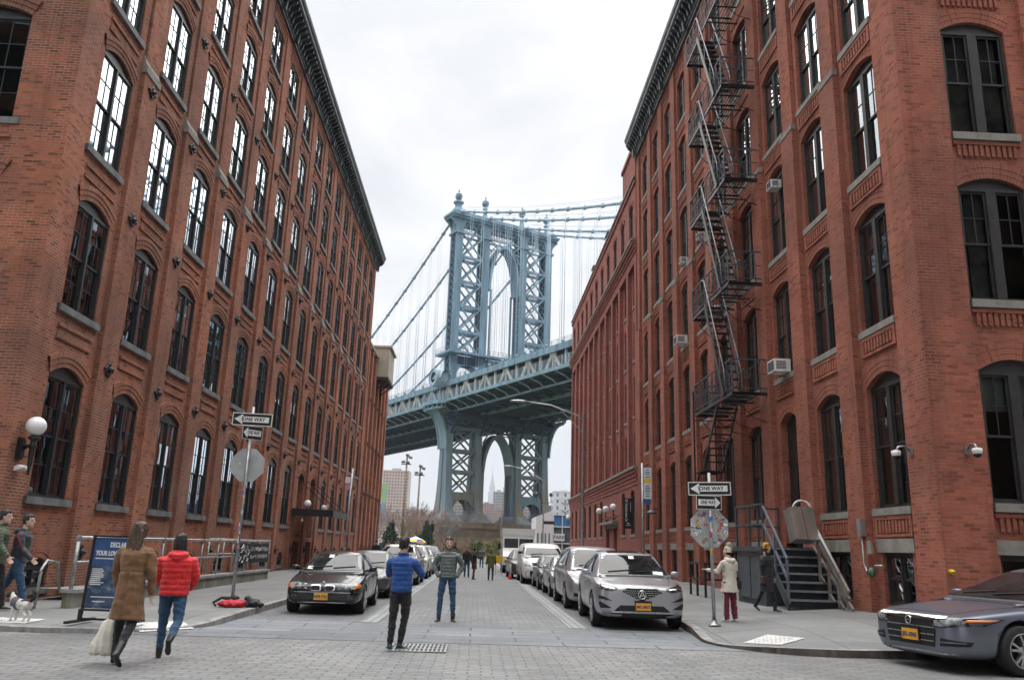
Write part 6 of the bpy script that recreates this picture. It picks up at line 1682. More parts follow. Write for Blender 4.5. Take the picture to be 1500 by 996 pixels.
def emb_ring(x, z, r, mat, tube, letter=None):
    def f(o, sk_):
        p, n, i, d = sk_.t.ray_cast(V((x,-3,z)), V((0,1,0))); y = p.y-.03; q = MB()
        q.tube([(x+r*.92*cos(a), y, z+r*sin(a)) for a in [2*pi*k/20 for k in range(21)]], tube, 6, cap=False)
        for (a, b) in (letter or ()): q.bar((x+a[0]*r,y,z+a[1]*r),(x+b[0]*r,y,z+b[1]*r),tube*1.8,tube*1.5,up=(0,1,0))
        q.build('emblem', mat, o)
    return f
SED = dict(L=4.47, W=1.74, H=1.41, st=[(0,.72,.26,.60,.635),(.04,.86,.22,.66,.70),(.22,.95,.20,.70,.74),(.6,.985,.20,.80,.845),(1.15,1.0,.20,.88,.935),(2.2,1.0,.20,.93,.93),(3.3,1.0,.20,.95,.95),(3.9,.985,.21,.95,1.0),(4.25,.94,.24,.90,.97),(4.42,.86,.28,.80,.85),(4.47,.76,.34,.70,.72)],
    gh=[(1.02,.88,.84,.88,.90),(1.12,.90,.82,.90,.935),(1.98,.93,.66,.91,1.36),(2.35,.94,.655,.92,1.41),(2.9,.94,.65,.93,1.405),(3.25,.93,.66,.94,1.36),(3.9,.90,.78,.95,1.01),(4.02,.86,.78,.95,.97)],
    ws=[(-.70,.965),(.70,.965),(.655,1.10),(.575,1.33),(-.575,1.33),(-.655,1.10)], sw=[[(1.62,.985),(2.48,1.0),(2.48,1.335),(2.18,1.32)],[(2.54,1.0),(3.35,1.01),(3.1,1.28),(2.54,1.335)]],
    wr=.315, wy=(.80,3.53), belt=.95, mir=1.55, seams=(1.42,2.51,3.42), handles=(2.38,3.3))
SUV = dict(L=4.75, W=1.90, H=1.65, zb=.24, st=[(0,.74,.30,.82,.87),(.04,.87,.26,.89,.93),(.2,.96,.24,.93,.975),(.6,.99,.24,1.0,1.04),(1.1,1.0,.24,1.06,1.11),(2.2,1.0,.24,1.08,1.08),(3.6,1.0,.25,1.10,1.10),(4.3,.98,.27,1.08,1.08),(4.65,.93,.32,1.0,1.0),(4.75,.84,.40,.9,.9)],
    gh=[(1.00,.88,.84,1.04,1.07),(1.10,.90,.82,1.06,1.11),(1.88,.94,.69,1.07,1.56),(2.3,.95,.68,1.08,1.645),(3.4,.95,.67,1.10,1.64),(4.05,.94,.66,1.10,1.57),(4.55,.90,.74,1.10,1.20),(4.66,.86,.76,1.08,1.10)],
    ws=[(-.76,1.13),(.76,1.13),(.70,1.32),(.62,1.55),(-.62,1.55),(-.70,1.32)], sw=[[(1.60,1.14),(2.45,1.16),(2.45,1.55),(2.12,1.53)],[(2.51,1.16),(3.35,1.18),(3.35,1.53),(2.51,1.55)],[(3.42,1.19),(4.15,1.24),(3.95,1.47),(3.42,1.52)]],
    wr=.365, wy=(.92,3.67), belt=1.10, mir=1.52, seams=(1.40,2.48,3.45), handles=(2.35,3.3), spokes=5)
def S_(b, **k): d = dict(b); d.update(k); return d
lens = lambda *p: list(p)
# generic faces
FACE_SED = [('headlight', M['lens'], [[(.42,.57),(.80,.60),(.79,.70),(.60,.72),(.44,.67)]], .008, True), ('grille', M['trim'], [rrect(-.34,.54,.34,.64,.03)], .006, False), ('lower_intake', M['trim'], [rrect(-.55,.27,.55,.38,.03)], .006, False)]
FACE_SUV = [('headlight', M['lens'], [[(.50,.78),(.86,.82),(.84,.94),(.66,.95),(.52,.89)]], .008, True), ('grille', M['trim'], [rrect(-.44,.68,.44,.86,.04)], .006, False), ('lower_bumper', M['trim'], [rrect(-.72,.30,.72,.48,.05)], .006, False), ('fog_light', M['lens'], [ring(.66,.52,.05)], .010, True)]
# black sedan with twin grilles, first on the left
kid = lambda s: [(s*.035,.555),(s*.06,.53),(s*.235,.53),(s*.275,.58),(s*.265,.645),(s*.23,.665),(s*.07,.665),(s*.04,.64)]
kidi = lambda s: [(s*.058,.565),(s*.075,.550),(s*.222,.550),(s*.250,.59),(s*.243,.630),(s*.215,.645),(s*.085,.645),(s*.062,.625)]
BMW = S_(SED, paint=P_['black'], mirror_mat=P_['black'], handle_mat=P_['black'], sill=P_['black'], num='HDB-7221', plate=(-.02,.415,.155,.078), spokes=7, paper=((-.12,1.285),(-.52,1.01)),
    front=[('headlight', M['lens'], [[(.33,.575),(.70,.575),(.80,.62),(.80,.68),(.66,.715),(.36,.69)]], .008, True), ('indicator', M['amber'], [[(.66,.588),(.76,.60),(.81,.635),(.80,.675),(.70,.69)]], .013, True), ('lamp_ring', M['lens_dark'], [ring(.44,.635,.046), ring(.575,.635,.046)], .016, True), ('grille_surround', M['chrome'], [kid(1)], .012, True), ('grille', M['trim'], [kidi(1)], .018, True),
        ('bumper_strip', M['rim'], [[(-.80,.500),(.80,.500),(.80,.515),(-.80,.515)]], .010, False), ('lower_intake', M['trim'], [rrect(-.45,.30,.45,.355,.02)], .006, False), ('chin_strip', M['rim'], [[(-.52,.275),(.52,.275),(.52,.288),(-.52,.288)]], .008, False), ('fog_light', M['lens_dark'], [ring(.60,.40,.058)], .012, True)],
    emblem=emb_ring(0,.70,.035,M['chrome'],.010,(((-1,0),(1,0)),((0,-1),(0,1)))))
car(BMW, 'parked_car', 'black sedan with twin kidney grilles and yellow plate, first parked on the left', 'car', (-3.16,17.9,0), .02, 'cars parked along the left kerb')
car(S_(SED, paint=P_['charcoal'], front=FACE_SED, num='GKT-4402', plate=(0,.42,.15,.07)), 'parked_car', 'dark sedan with sky filled windshield right behind the black sedan', 'car', (-3.15,23.6,0), 0, 'cars parked along the left kerb')
car(S_(SUV, paint=P_['sand'], front=FACE_SUV, num='JBN-5178', rails=1, plate=(0,.40,.15,.07)), 'parked_car', 'pale silver SUV with black lower bumper half hidden by the man in blue', 'car', (-3.0,31.6,0), 0, 'cars parked along the left kerb')
car(S_(SUV, paint=P_['white'], front=FACE_SUV, H=1.7), 'parked_car', 'white SUV behind the pale silver SUV on the left', 'car', (-3.02,38.0,0), 0, 'cars parked along the left kerb')
car(S_(SED, paint=P_['lite'], front=FACE_SED), 'parked_car', 'light sedan far along the left kerb behind the white SUV', 'car', (-3.0,44.5,0), 0, 'cars parked along the left kerb')
car(S_(SUV, paint=P_['charcoal'], front=FACE_SUV), 'parked_car', 'dark SUV at the far end of the left row', 'car', (-3.0,50.5,0), 0, 'cars parked along the left kerb')
# silver SUV with pentagon grille, first on the right
gr_ = [(-.42,.80),(-.30,.865),(.30,.865),(.42,.80),(.0,.60)]; grs = [(-.46,.80),(-.31,.885),(.31,.885),(.46,.80),(.0,.575)]
def acura_emb(o, sk_):
    emb_ring(0,.745,.085,M['chrome'],.012,(((-.62,-.62),(0,.85)),((.62,-.62),(0,.85)),((-.3,-.2),(.3,-.2))))(o, sk_)
    q = MB()
    for i in range(-9, 10):
        for k in range(5):
            x, z = i*.045+(k%2)*.022, .655+k*.042
            if z < .60+abs(x)*.5 or z > .855 or hypot(x, z-.745) < .10 or abs(x) > .40: continue
            p, n, j, d = sk_.t.ray_cast(V((x,-3,z)), V((0,1,0)))
            if p: q.obox(p+V((0,-.018,0)), (.013,0,.004), (0,.004,0), (-.002,0,.008))
    tag(q.build('grille_studs', M['rim'], o), kind='stuff')
ACU = S_(SUV, paint=P_['grey'], num='JMC-8873', holder=1, plate=(.02,.50,.155,.075), spokes=5, sstyle=1, paper=((.05,1.50),(.50,1.17),(.60,1.16)), rails=0, sill=P_['grey'], sunroof=[(-.45,2.1),(.45,2.1),(.45,2.9),(-.45,2.9)],
    front=[('headlight', M['lens_dark'], [[(.50,.83),(.62,.80),(.86,.84),(.89,.91),(.80,.955),(.50,.875)]], .008, True), ('lamp_strip', M['chrome'], [[(.56,.842),(.82,.882),(.82,.905),(.56,.862)]], .013, True), ('grille_surround', M['rim'], [grs], .007, False), ('grille', M['trim'], [gr_], .012, False),
        ('side_intake', M['trim'], [[(.60,.60),(.80,.70),(.87,.70),(.86,.64)]], .008, True), ('side_intake', M['trim'], [[(.62,.46),(.84,.58),(.87,.56),(.84,.45)]], .008, True), ('lower_intake', M['trim'], [[(-.58,.40),(-.44,.52),(.44,.52),(.58,.40)]], .008, False), ('chin_strip', M['rim'], [[(-.80,.375),(.80,.375),(.82,.40),(-.82,.40)]], .010, False), ('lower_bumper', M['trim'], [[(-.8,.27),(.8,.27),(.8,.36),(-.8,.36)]], .006, False)],
    emblem=acura_emb)
ac_ = car(ACU, 'parked_car', 'silver grey SUV with studded pentagon grille, first parked on the right', 'car', (3.24,16.35,0), -.03, 'cars parked along the right kerb')

MINI = dict(L=5.08, W=1.98, H=1.76, zb=.20, st=[(0,.72,.28,.66,.72),(.05,.86,.22,.78,.84),(.22,.95,.20,.90,.94),(.6,.99,.20,1.0,1.06),(1.0,1.0,.20,1.06,1.14),(2.2,1.0,.20,1.08,1.08),(4.2,1.0,.22,1.10,1.10),(4.8,.97,.26,1.08,1.08),(5.0,.93,.30,1.0,1.0),(5.08,.86,.38,.9,.9)],
    gh=[(.82,.88,.82,1.02,1.06),(.92,.90,.80,1.04,1.12),(1.78,.95,.72,1.06,1.66),(2.2,.955,.71,1.08,1.75),(3.6,.955,.70,1.10,1.755),(4.6,.945,.69,1.10,1.70),(4.95,.92,.74,1.10,1.25),(5.03,.88,.78,1.08,1.12)],
    ws=[(-.80,1.15),(.80,1.15),(.73,1.40),(.66,1.65),(-.66,1.65),(-.73,1.40)], sw=[[(1.45,1.15),(2.4,1.16),(2.4,1.66),(2.05,1.63)],[(2.47,1.16),(3.55,1.18),(3.55,1.66),(2.47,1.67)],[(3.62,1.18),(4.6,1.22),(4.5,1.58),(3.62,1.65)]],
    wr=.345, wy=(.98,4.0), belt=1.12, mir=1.42, seams=(1.30,2.44,3.58), handles=(2.3,2.62), spokes=5)
car(S_(MINI, paint=P_['grey'], front=[('headlight', M['lens'], [[(.42,.74),(.60,.78),(.90,.92),(.88,.98),(.70,.93),(.44,.84)]], .008, True), ('grille', M['trim'], [rrect(-.36,.70,.36,.80,.04)], .006, False), ('lower_intake', M['trim'], [rrect(-.60,.30,.60,.44,.05)], .006, False), ('fog_light', M['trim'], [[(.62,.36),(.82,.38),(.82,.48),(.64,.46)]], .009, True), ('chin_strip', M['rim'], [[(-.7,.24),(.7,.24),(.7,.265),(-.7,.265)]], .008, False)]), 'parked_car', 'lilac grey minivan parked right behind the silver grey SUV', 'car', (3.28,21.3,0), 0, 'cars parked along the right kerb')
car(S_(SED, paint=P_['silver'], front=FACE_SED+[('red_lip', M['red_lens'], [[(-.6,.235),(.6,.235),(.6,.262),(-.6,.262)]], .009, False)], H=1.46), 'parked_car', 'small silver sedan tucked behind the lilac minivan', 'car', (3.2,26.5,0), 0, 'cars parked along the right kerb')
car(S_(SED, paint=P_['charcoal'], front=FACE_SED), 'parked_car', 'dark grey hatchback between the silver sedan and the white van', 'car', (3.15,31.0,0), 0, 'cars parked along the right kerb')
VAN = dict(L=5.6, W=2.06, H=2.5, zb=.25, st=[(0,.74,.32,.70,.78),(.06,.88,.27,.86,.94),(.25,.96,.25,1.0,1.08),(.6,.99,.25,1.15,1.24),(.9,1.0,.25,1.26,1.30),(2.2,1.0,.25,1.4,1.4),(4.8,1.0,.25,1.4,1.4),(5.5,1.0,.27,1.4,1.4),(5.6,.98,.32,1.35,1.35)],
    gh=[(.62,.90,.84,1.18,1.22),(.72,.93,.84,1.22,1.34),(1.45,.975,.80,1.3,1.72),(1.95,.985,.80,1.34,1.86),(2.5,.99,.81,1.36,1.92),(5.0,.99,.81,1.38,1.92),(5.5,.99,.82,1.38,1.9),(5.58,.98,.82,1.38,1.85)],
    ws=[(-.86,1.33),(.86,1.33),(.82,1.50),(.76,1.68),(-.76,1.68),(-.82,1.50)], sw=[[(1.2,1.42),(2.0,1.42),(2.0,1.72),(1.6,1.70)]], wr=.36, wy=(.98,4.5), belt=1.40, mir=1.1, seams=(1.0,2.1,3.4), handles=(2.0,), spokes=8, sstyle=0)
car(S_(VAN, paint=P_['white'], mirror_mat=M['trim'], front=[('headlight', M['lens'], [[(.62,.82),(.90,.86),(.90,1.10),(.78,1.12)]], .008, True), ('grille', M['trim'], [rrect(-.5,.78,.5,.98,.05)], .006, False), ('lower_bumper', M['trim'], [rrect(-.85,.34,.85,.62,.06)], .006, False)]), 'parked_van', 'white high roofed van behind the dark grey hatchback', 'van', (2.95,35.8,0), 0, 'cars parked along the right kerb')
car(S_(SUV, paint=P_['charcoal'], W=1.82, front=[('headlight', M['lens'], [[(.44,.76),(.80,.86),(.82,.96),(.62,.93),(.46,.84)]], .008, True), ('grille', M['trim'], [rrect(-.42,.66,.42,.80,.04)], .006, False), ('lower_bumper', M['trim'], [rrect(-.8,.27,.8,.56,.06)], .007, False)]), 'parked_car', 'charcoal SUV standing in front of the white box truck', 'car', (2.55,41.3,0), .03, 'cars parked along the right kerb', .90)
# white step van
bx = thing('box_truck', 'white box truck with two pane windshield at the end of the right row', 'truck', (2.62,51.0,0), 0); bx.scale = (.87,.87,.85)
m = MB(); m.prism([(0,.55),(.0,1.15),(.75,1.75),(.95,3.05),(7,3.05),(7,.55)], -1.12, 1.12, T=lambda a, b, c: (c, a, b)); m.box(-1.17,.85,2.62,1.17,7.05,3.12); m.build('body', P_['white'], bx)
m = MB()
for s in (-1,1): m.obox((s*.53,.80,2.05),(.49,0,0),(0,.012,0),(0,.055,.36))
m.build('windshield', M['cglass'], bx)
m = MB(); m.box(-.7,-.03,.62,.7,.0,.98); m.build('grille', M['trim'], bx); m = MB(); m.box(-1.12,-.18,.38,1.12,.1,.56); m.build('bumper', M['trim'], bx)
for s in (-1,1):
    m = MB(); m.lathe([(.001,0),(.10,0),(.12,.03)],12,0,(s*.90,-.02,.82),'y'); m.build('headlight', M['lens'], bx)
    m = MB(); m.bar((s*1.15,.5,1.75),(s*1.35,.35,1.85),.04); m.box(s*1.28,.3,1.65,s*1.46,.36,2.05); m.build('mirror', M['trim'], bx)
    for y in (1.1,5.4): 
        td, rd = wheel_data(.40,.25,6,.26,0); wo = bpy.data.objects.new('wheel', td); link(wo, bx, (s*.98,y,.40)); wo.rotation_euler = (0,0,0 if s < 0 else pi); link(bpy.data.objects.new('rim', rd), wo)
m = MB()
for k in range(3): m.box(-.32+.3*k,.32,1.28,-.18+.3*k,.37,1.42)
m.build('badge', M['trim'], bx)
m = MB(); m.box(-1.1,.9,.42,1.1,6.9,.56); m.build('chassis', M['trim'], bx)
# blue grey sedan driving across in the right foreground
ACC = S_(SED, L=4.88, W=1.86, H=1.45, paint=P_['steel'], sill=P_['steel'], num='JKL-2965', plate=(.02,.47,.15,.075), holder=1,
    st=[(0,.68,.24,.70,.735),(.05,.82,.20,.74,.775),(.22,.93,.18,.77,.81),(.6,.98,.18,.83,.875),(1.3,1.0,.18,.90,.95),(2.4,1.0,.19,.94,.94),(3.6,1.0,.19,.97,.97),(4.2,.985,.21,.97,1.02),(4.6,.94,.24,.93,1.0),(4.82,.86,.28,.84,.9),(4.88,.78,.34,.74,.78)],
    gh=[(1.22,.88,.84,.90,.92),(1.32,.90,.82,.92,.96),(2.25,.93,.66,.93,1.38),(2.65,.94,.645,.94,1.45),(3.2,.94,.64,.95,1.44),(3.6,.93,.66,.96,1.38),(4.35,.90,.78,.97,1.03),(4.48,.86,.78,.97,.99)],
    ws=[(-.74,.985),(.74,.985),(.69,1.13),(.60,1.36),(-.60,1.36),(-.69,1.13)], sw=[[(1.78,1.0),(2.72,1.01),(2.72,1.37),(2.40,1.35)],[(2.78,1.01),(3.85,1.03),(3.5,1.30),(2.78,1.37)]],
    wr=.335, wy=(.95,3.78), belt=.96, mir=1.78, seams=(1.62,2.75,3.70), handles=(2.6,3.55), spokes=5,
    front=[('headlight', M['lens_dark'], [[(.36,.60),(.62,.605),(.87,.655),(.89,.745),(.62,.738),(.37,.70)]], .008, True), ('lamp_strip', M['lens'], [[(.43,.620),(.60,.622),(.77,.665),(.77,.72),(.46,.692)]], .013, True), ('indicator', M['amber'], [[(.79,.685),(.87,.70),(.885,.73),(.80,.722)]], .014, True), ('chrome_bar', M['chrome'], [[(-.62,.722),(-.34,.700),(.34,.700),(.62,.722),(.62,.748),(.34,.745),(-.34,.745),(-.62,.748)]], .016, False), ('grille', M['trim'], [[(-.36,.69),(.36,.69),(.46,.56),(.42,.34),(-.42,.34),(-.46,.56)]], .008, False),
        ('grille_bar', M['rim'], [[(-.44,.585),(.44,.585),(.44,.60),(-.44,.60)], [(-.44,.49),(.44,.49),(.44,.503),(-.44,.503)], [(-.42,.405),(.42,.405),(.42,.417),(-.42,.417)]], .012, False), ('side_intake', M['trim'], [[(.52,.36),(.82,.38),(.84,.44),(.54,.47)]], .009, True), ('intake_strip', P_['steel'], [[(.53,.405),(.80,.415),(.80,.43),(.53,.42)]], .016, True), ('chin_strip', M['rim'], [[(-.7,.255),(.7,.255),(.7,.275),(-.7,.275)]], .008, False)],
    emblem=emb_ring(0,.665,.055,M['chrome'],.009,(((-.5,-.6),(-.5,.6)),((.5,-.6),(.5,.6)),((-.5,0),(.5,0)))))
car(ACC, 'sedan', 'blue grey sedan driving in from the right foreground, cut by the picture edge', 'car', (6.26,12.05,0), -1.34, None, 1.03)
# ------------------------------------------------------------------ people
def cloth(name, c, rough=.85, weave=60, var=.18, bump=.25, wr=9):
    t = NT(name); co_ = t.coord(); n = t.noise(co_, 5, 4, .6); col = t.ramp(n, [(.3, tuple(x*(1-var) for x in c)), (.7, tuple(min(1, x*(1+var)) for x in c))])
    t.p(Base_Color=col, Roughness=rough, Sheen_Weight=.15); h = t.math('ADD', t.noise(co_, weave, 2, .5), t.math('MULTIPLY', t.noise(t.mapping(co_, (1,1,1.8)), wr, 3, .6), 2.0)); t.bump(h, bump, .012); return t.mat
SKIN_ = {k: plain('skin_'+k, c, .55, var=.1, scale=20) for k, c in (('fair',(.56,.36,.28)),('tan',(.42,.25,.175)))}
HAIR = {k: plain('hair_'+k, c, .5, var=.4, scale=30) for k, c in (('black',(.014,.011,.010)),('brown',(.060,.035,.022)),('long',(.075,.046,.030)))}
C_ = lambda n, c, **k: cloth('cloth_'+n, c, **k)
CL = dict(camel=C_('camel', (.165,.083,.036)), red=C_('red', (.56,.012,.016), rough=.72, bump=.4), denim=C_('denim', (.020,.062,.125), wr=7), denim_d=C_('denim_dark', (.028,.07,.12)), black=C_('black', (.012,.012,.014)), blue=C_('blue', (.006,.055,.225), rough=.75, bump=.4), greyp=C_('grey_down', (.105,.125,.12), rough=.5), cream=C_('cream', (.62,.58,.50)), wine=C_('wine', (.16,.012,.035)), mustard=C_('mustard', (.70,.36,.02)), olive=C_('olive', (.115,.105,.03)), green=C_('green', (.055,.075,.040), rough=.55), navy=C_('navy', (.022,.025,.035), rough=.6), darkgreen=C_('dark_green', (.03,.055,.045)), tan=C_('tan', (.33,.25,.19)), canvas=C_('canvas', (.66,.63,.55)), fur=C_('fur', (.40,.34,.25)), wool=C_('wool', (.60,.52,.42), bump=.6))
LEATHER = plain('shoe_leather', (.016,.014,.014), .4, var=.3); SHOEB = plain('shoe_brown', (.05,.032,.025), .55, var=.3); SOLE = plain('shoe_sole', (.65,.65,.63), .6); TEAL = plain('shoe_teal', (.02,.05,.065), .6)
EYE = plain('eye_dark', (.012,.010,.010), .3); LIP = plain('lip', (.33,.13,.11), .5)
def ball(m, p, r, sc=(1,1,1), n=10): m.sphere(tuple(p), r, n, 0, sc)
def limb(m, pts, rs, n=10, flat=1.0):
    pts = [V(p) for p in pts]; out, ro = [], []
    for i in range(len(pts)-1):
        for k in range(5):
            f = k/5; out.append(pts[i].lerp(pts[i+1], f)); ro.append(rs[i]*(1-f)+rs[i+1]*f)
    out.append(pts[-1]); ro.append(rs[-1]); m.tube(out, ro, n)
    for p, r in zip(pts, rs): ball(m, p, r*.99, n=8)
def loft(m, rings, n=16):
    """rings: (centre, half width, half depth, facing angle)"""
    rows = []
    for c, a, b, fa in rings:
        row = []
        for k in range(n):
            t = 2*pi*k/n; x, y = a*abs(cos(t))**.85*(1 if cos(t) > 0 else -1), b*abs(sin(t))**.9*(1 if sin(t) > 0 else -1)
            row.append((c[0]+x*cos(fa)-y*sin(fa), c[1]+x*sin(fa)+y*cos(fa), c[2]))
        rows.append(row)
    m.grid(rows, 0, True, True, True)
def dirv(az, el): return V((sin(az)*cos(el), cos(az)*cos(el), sin(el)))
def hand(m, w, d, side, h, curl=.5, up=None):
    """palm and five bent fingers; d points along the forearm, side is where the thumb leaves"""
    d = V(d).normalized(); s = V(side); s = (s - d*s.dot(d)).normalized(); nrm = d.cross(s)
    k = h/1.75; c = V(w)
    rows = []
    for f, a, b in ((0,.024,.018),(.35,.036,.016),(.75,.041,.015),(1,.038,.012)):
        p = c + d*(.088*f*k); rows.append([p + s*(a*k*cos(t)) + nrm*(b*k*sin(t)) for t in [i*pi/5 for i in range(10)]])
    m.grid(rows, 0, True, True, True)
    for i, (o_, L) in enumerate(((.030,.072),(.010,.080),(-.010,.075),(-.029,.058))):
        p = c + d*(.084*k) + s*(o_*k); q = d; pts = [p]
        for j in range(3):
            q = (q + nrm*curl*.55).normalized(); pts.append(pts[-1] + q*(L*k*(.42,.33,.25)[j]))
        m.tube(pts, [.0095*k,.009*k,.0085*k,.0065*k], 6)
    p = c + d*(.02*k) + s*(.026*k); q = (d*.75 + s*.75 + nrm*.25).normalized(); pts = [p, p+q*.036*k]; q = (q + d*.4 + nrm*.2).normalized(); pts += [pts[-1]+q*.030*k, pts[-1]+q*.052*k]; m.tube(pts, [.014*k,.012*k,.010*k,.007*k], 6)
def person(label, pos, face, h, pose, wear, vox=.011, group=None, skin='tan', detail=True):
    """face: heading in radians, 0 looks away from the camera (+y). pose gives leg and arm joints in the figure's own frame"""
    o = thing('person', label, 'person', pos, -face, group); P = pose; g = lambda k, d: P.get(k, d)
    W_ = g('build', 1.0); hipz = .525*h - g('drop', 0); lean = g('lean', 0.0)
    pel = V((g('sway', 0), 0, hipz)); chest = pel + V((0, sin(lean)*.25*h, cos(lean)*.23*h)); neck = pel + V((0, sin(lean)*.33*h, cos(lean)*.305*h)); 
    hd = neck + V((g('hx', 0), .020*h+sin(lean)*.04, .092*h)); hw, sw = .052*h*W_, g('shoulder', .106)*h*W_; st = g('turn', 0.0)
    shz = neck.z - .036*h; L1, L2, A1, A2 = .245*h, .245*h, .168*h, .148*h
    jl = {}
    for s, nm in ((-1,'l'),(1,'r')):
        hp = pel + V((s*hw, 0, -.01*h)); th, kn, out = g('leg_'+nm, (0, 0, .03)); kd = V((s*sin(out), sin(th)*cos(out), -cos(th)*cos(out))).normalized(); k_ = hp + kd*L1
        a2 = th - kn; sd = V((s*sin(g('shin_out_'+nm, out*.5)), sin(a2), -cos(a2))).normalized(); an = k_ + sd*L2; jl[nm] = (hp, k_, an, g('foot_'+nm, a2*.6 if a2 < -.35 else 0.0))
        sh = V((neck.x + s*sw*cos(st), neck.y + s*sw*sin(st), shz)); e_dir = V(g('uarm_'+nm, (s*.18, .02, -1))).normalized(); f_dir = V(g('farm_'+nm, (s*.05, .18, -1))).normalized()
        el = sh + e_dir*A1; wr_ = el + f_dir*A2; jl['a'+nm] = (sh, el, wr_, f_dir)
    low = min(min(jl[n][2].z - .040*h, jl[n][2].z-.04*h - max(0, sin(-jl[n][3]))*.10*h) for n in 'lr'); dz = V((0,0,-low))
    mv = lambda p: p + dz
    pel, chest, neck, hd = mv(pel), mv(chest), mv(neck), mv(hd)
    for n in 'lr': a, b, c, d = jl[n]; jl[n] = (mv(a), mv(b), mv(c), d); a, b, c, d = jl['a'+n]; jl['a'+n] = (mv(a), mv(b), mv(c), d)
    yaw = g('head', 0.0); pitch = g('nod', 0.0); RH = Matrix.Rotation(-yaw, 3, 'Z') @ Matrix.Rotation(-pitch, 3, 'X'); HD = lambda x, y, z: hd + RH @ (V((x, y, z))*h)
    # one continuous body under the clothes
    m = MB()
    loft(m, [(pel+V((0,0,-.025*h)), .058*h*W_, .044*h, 0), (pel+V((0,0,.03*h)), .062*h*W_, .048*h, 0), (pel.lerp(chest,.5), .068*h*W_, .055*h, st*.4), (chest, .080*h*W_, .062*h, st*.8), (neck+V((0,0,-.045*h)), .060*h*W_, .046*h, st), (neck+V((0,0,.0)), .038*h, .036*h, st)])
    limb(m, [neck+V((0,0,-.03*h)), neck+V((0,.004*h,.035*h)), HD(0,-.008,-.03)], [.042*h,.032*h,.033*h])
    n_ = 14; rows = []
    for (z, a, b, y) in ((-.070,.016,.018,.024),(-.062,.026,.030,.016),(-.045,.036,.042,.008),(-.02,.041,.050,.002),(.005,.043,.053,0),(.03,.0435,.0545,-.003),(.05,.039,.049,-.005),(.064,.028,.036,-.006),(.071,.012,.016,-.006)): rows.append([HD(a*cos(2*pi*k/n_), y+b*sin(2*pi*k/n_), z) for k in range(n_)])
    m.grid(rows, 0, True, True, True)
    limb(m, [HD(0,.050,.006), HD(0,.064,-.018)], [.006*h,.0095*h], 8); limb(m, [HD(-.011,.051,-.040), HD(.011,.051,-.040)], [.007*h,.007*h], 8); ball(m, HD(0,.044,-.060), .013*h)
    for s in (-1,1): ball(m, HD(s*.043,-.004,-.004), .016*h, (.35,.6,1)); limb(m, [HD(s*.012,.050,.014), HD(s*.030,.045,.013)], [.0065*h,.006*h], 8)
    for n, s in (('l',-1),('r',1)):
        a, b, c, d = jl[n]; limb(m, [a, b, c], [.038*h,.026*h,.017*h]); a, b, c, f = jl['a'+n]; limb(m, [a.lerp(b,.12)+V((0,0,-.02*h)), b, c], [.022*h,.020*h,.015*h])
        if not g('hide_'+n, False): hand(m, c, g('hdir_'+n, f), g('thumb_'+n, (-s*.3, 1, .2)), h, g('curl_'+n, .45))
    body = remesh(m, 'body', SKIN_[skin], o, min(vox, .008) if detail else vox, 1)
    if detail:
        q = MB()
        for s in (-1,1): ball(q, HD(s*.0195,.0475,.0045), .0058*h, (1.2,.6,.75), 8)
        q.build('eye', EYE, o); q = MB()
        for s in (-1,1): limb(q, [HD(s*.010,.0520,.0175), HD(s*.021,.0505,.0200), HD(s*.031,.0440,.0165)], [.0022*h]*3, 5)
        q.build('eyebrow', HAIR['black'], o); q = MB(); limb(q, [HD(-.012,.0560,-.0395), HD(0,.0595,-.039), HD(.012,.0560,-.0395)], [.0022*h,.0034*h,.0022*h], 6); q.build('mouth', LIP, o)
    def hairm(kind):
        q = MB()
        if kind in ('short','beard','bob','long','bun'):
            rows = []
            for (z, a, b, y, y0) in ((-.012,.0455,.040,-.020,0),(.012,.047,.054,-.010,0),(.034,.0475,.0585,-.005,0),(.054,.043,.054,-.005,0),(.070,.031,.039,-.006,0),(.078,.012,.016,-.006,0)): rows.append([HD(a*cos(2*pi*k/n_), y+b*sin(2*pi*k/n_), z+(.022 if (sin(2*pi*k/n_) > .55 and z < .03) else 0)) for k in range(n_)])
            q.grid(rows, 0, True, True, True)
            for s in (-1,1): limb(q, [HD(s*.042,-.012,.01), HD(s*.040,-.022,-.028)], [.010*h,.010*h], 8)
            ball(q, HD(0,-.036,-.020), .030*h, (1.15,.6,1))
        if kind == 'beard':
            limb(q, [HD(-.038,.006,-.02), HD(-.032,.022,-.052), HD(0,.044,-.068), HD(.032,.022,-.052), HD(.038,.006,-.02)], [.008*h,.011*h,.014*h,.011*h,.008*h], 8); limb(q, [HD(-.016,.054,-.030), HD(.016,.054,-.030)], [.0042*h,.0042*h], 6)
        if kind == 'bob':
            loft(q, [(HD(0,-.014,-.098), .046*h, .042*h, 0), (HD(0,-.012,-.075), .053*h, .048*h, 0), (HD(0,-.012,-.04), .056*h, .052*h, 0), (HD(0,-.008,.02), .053*h, .058*h, 0), (HD(0,-.006,.06), .040*h, .048*h, 0), (HD(0,-.006,.08), .012*h, .016*h, 0)])
        if kind == 'long':
            loft(q, [(HD(0,-.012,-.04), .053*h, .050*h, 0), (HD(0,-.008,.02), .052*h, .058*h, 0), (HD(0,-.006,.06), .040*h, .048*h, 0), (HD(0,-.006,.079), .012*h, .016*h, 0)])
            for i in range(9):
                x = -.045+.09*i/8; limb(q, [HD(x*.8,-.045,.0), HD(x,-.055,-.07), HD(x*.95+.008*sin(i*2.1),-.068,-.125), HD(x*.7+.012,-.070,-.165-.012*sin(i*1.7))], [.016*h,.018*h,.015*h,.006*h], 7)
        return q
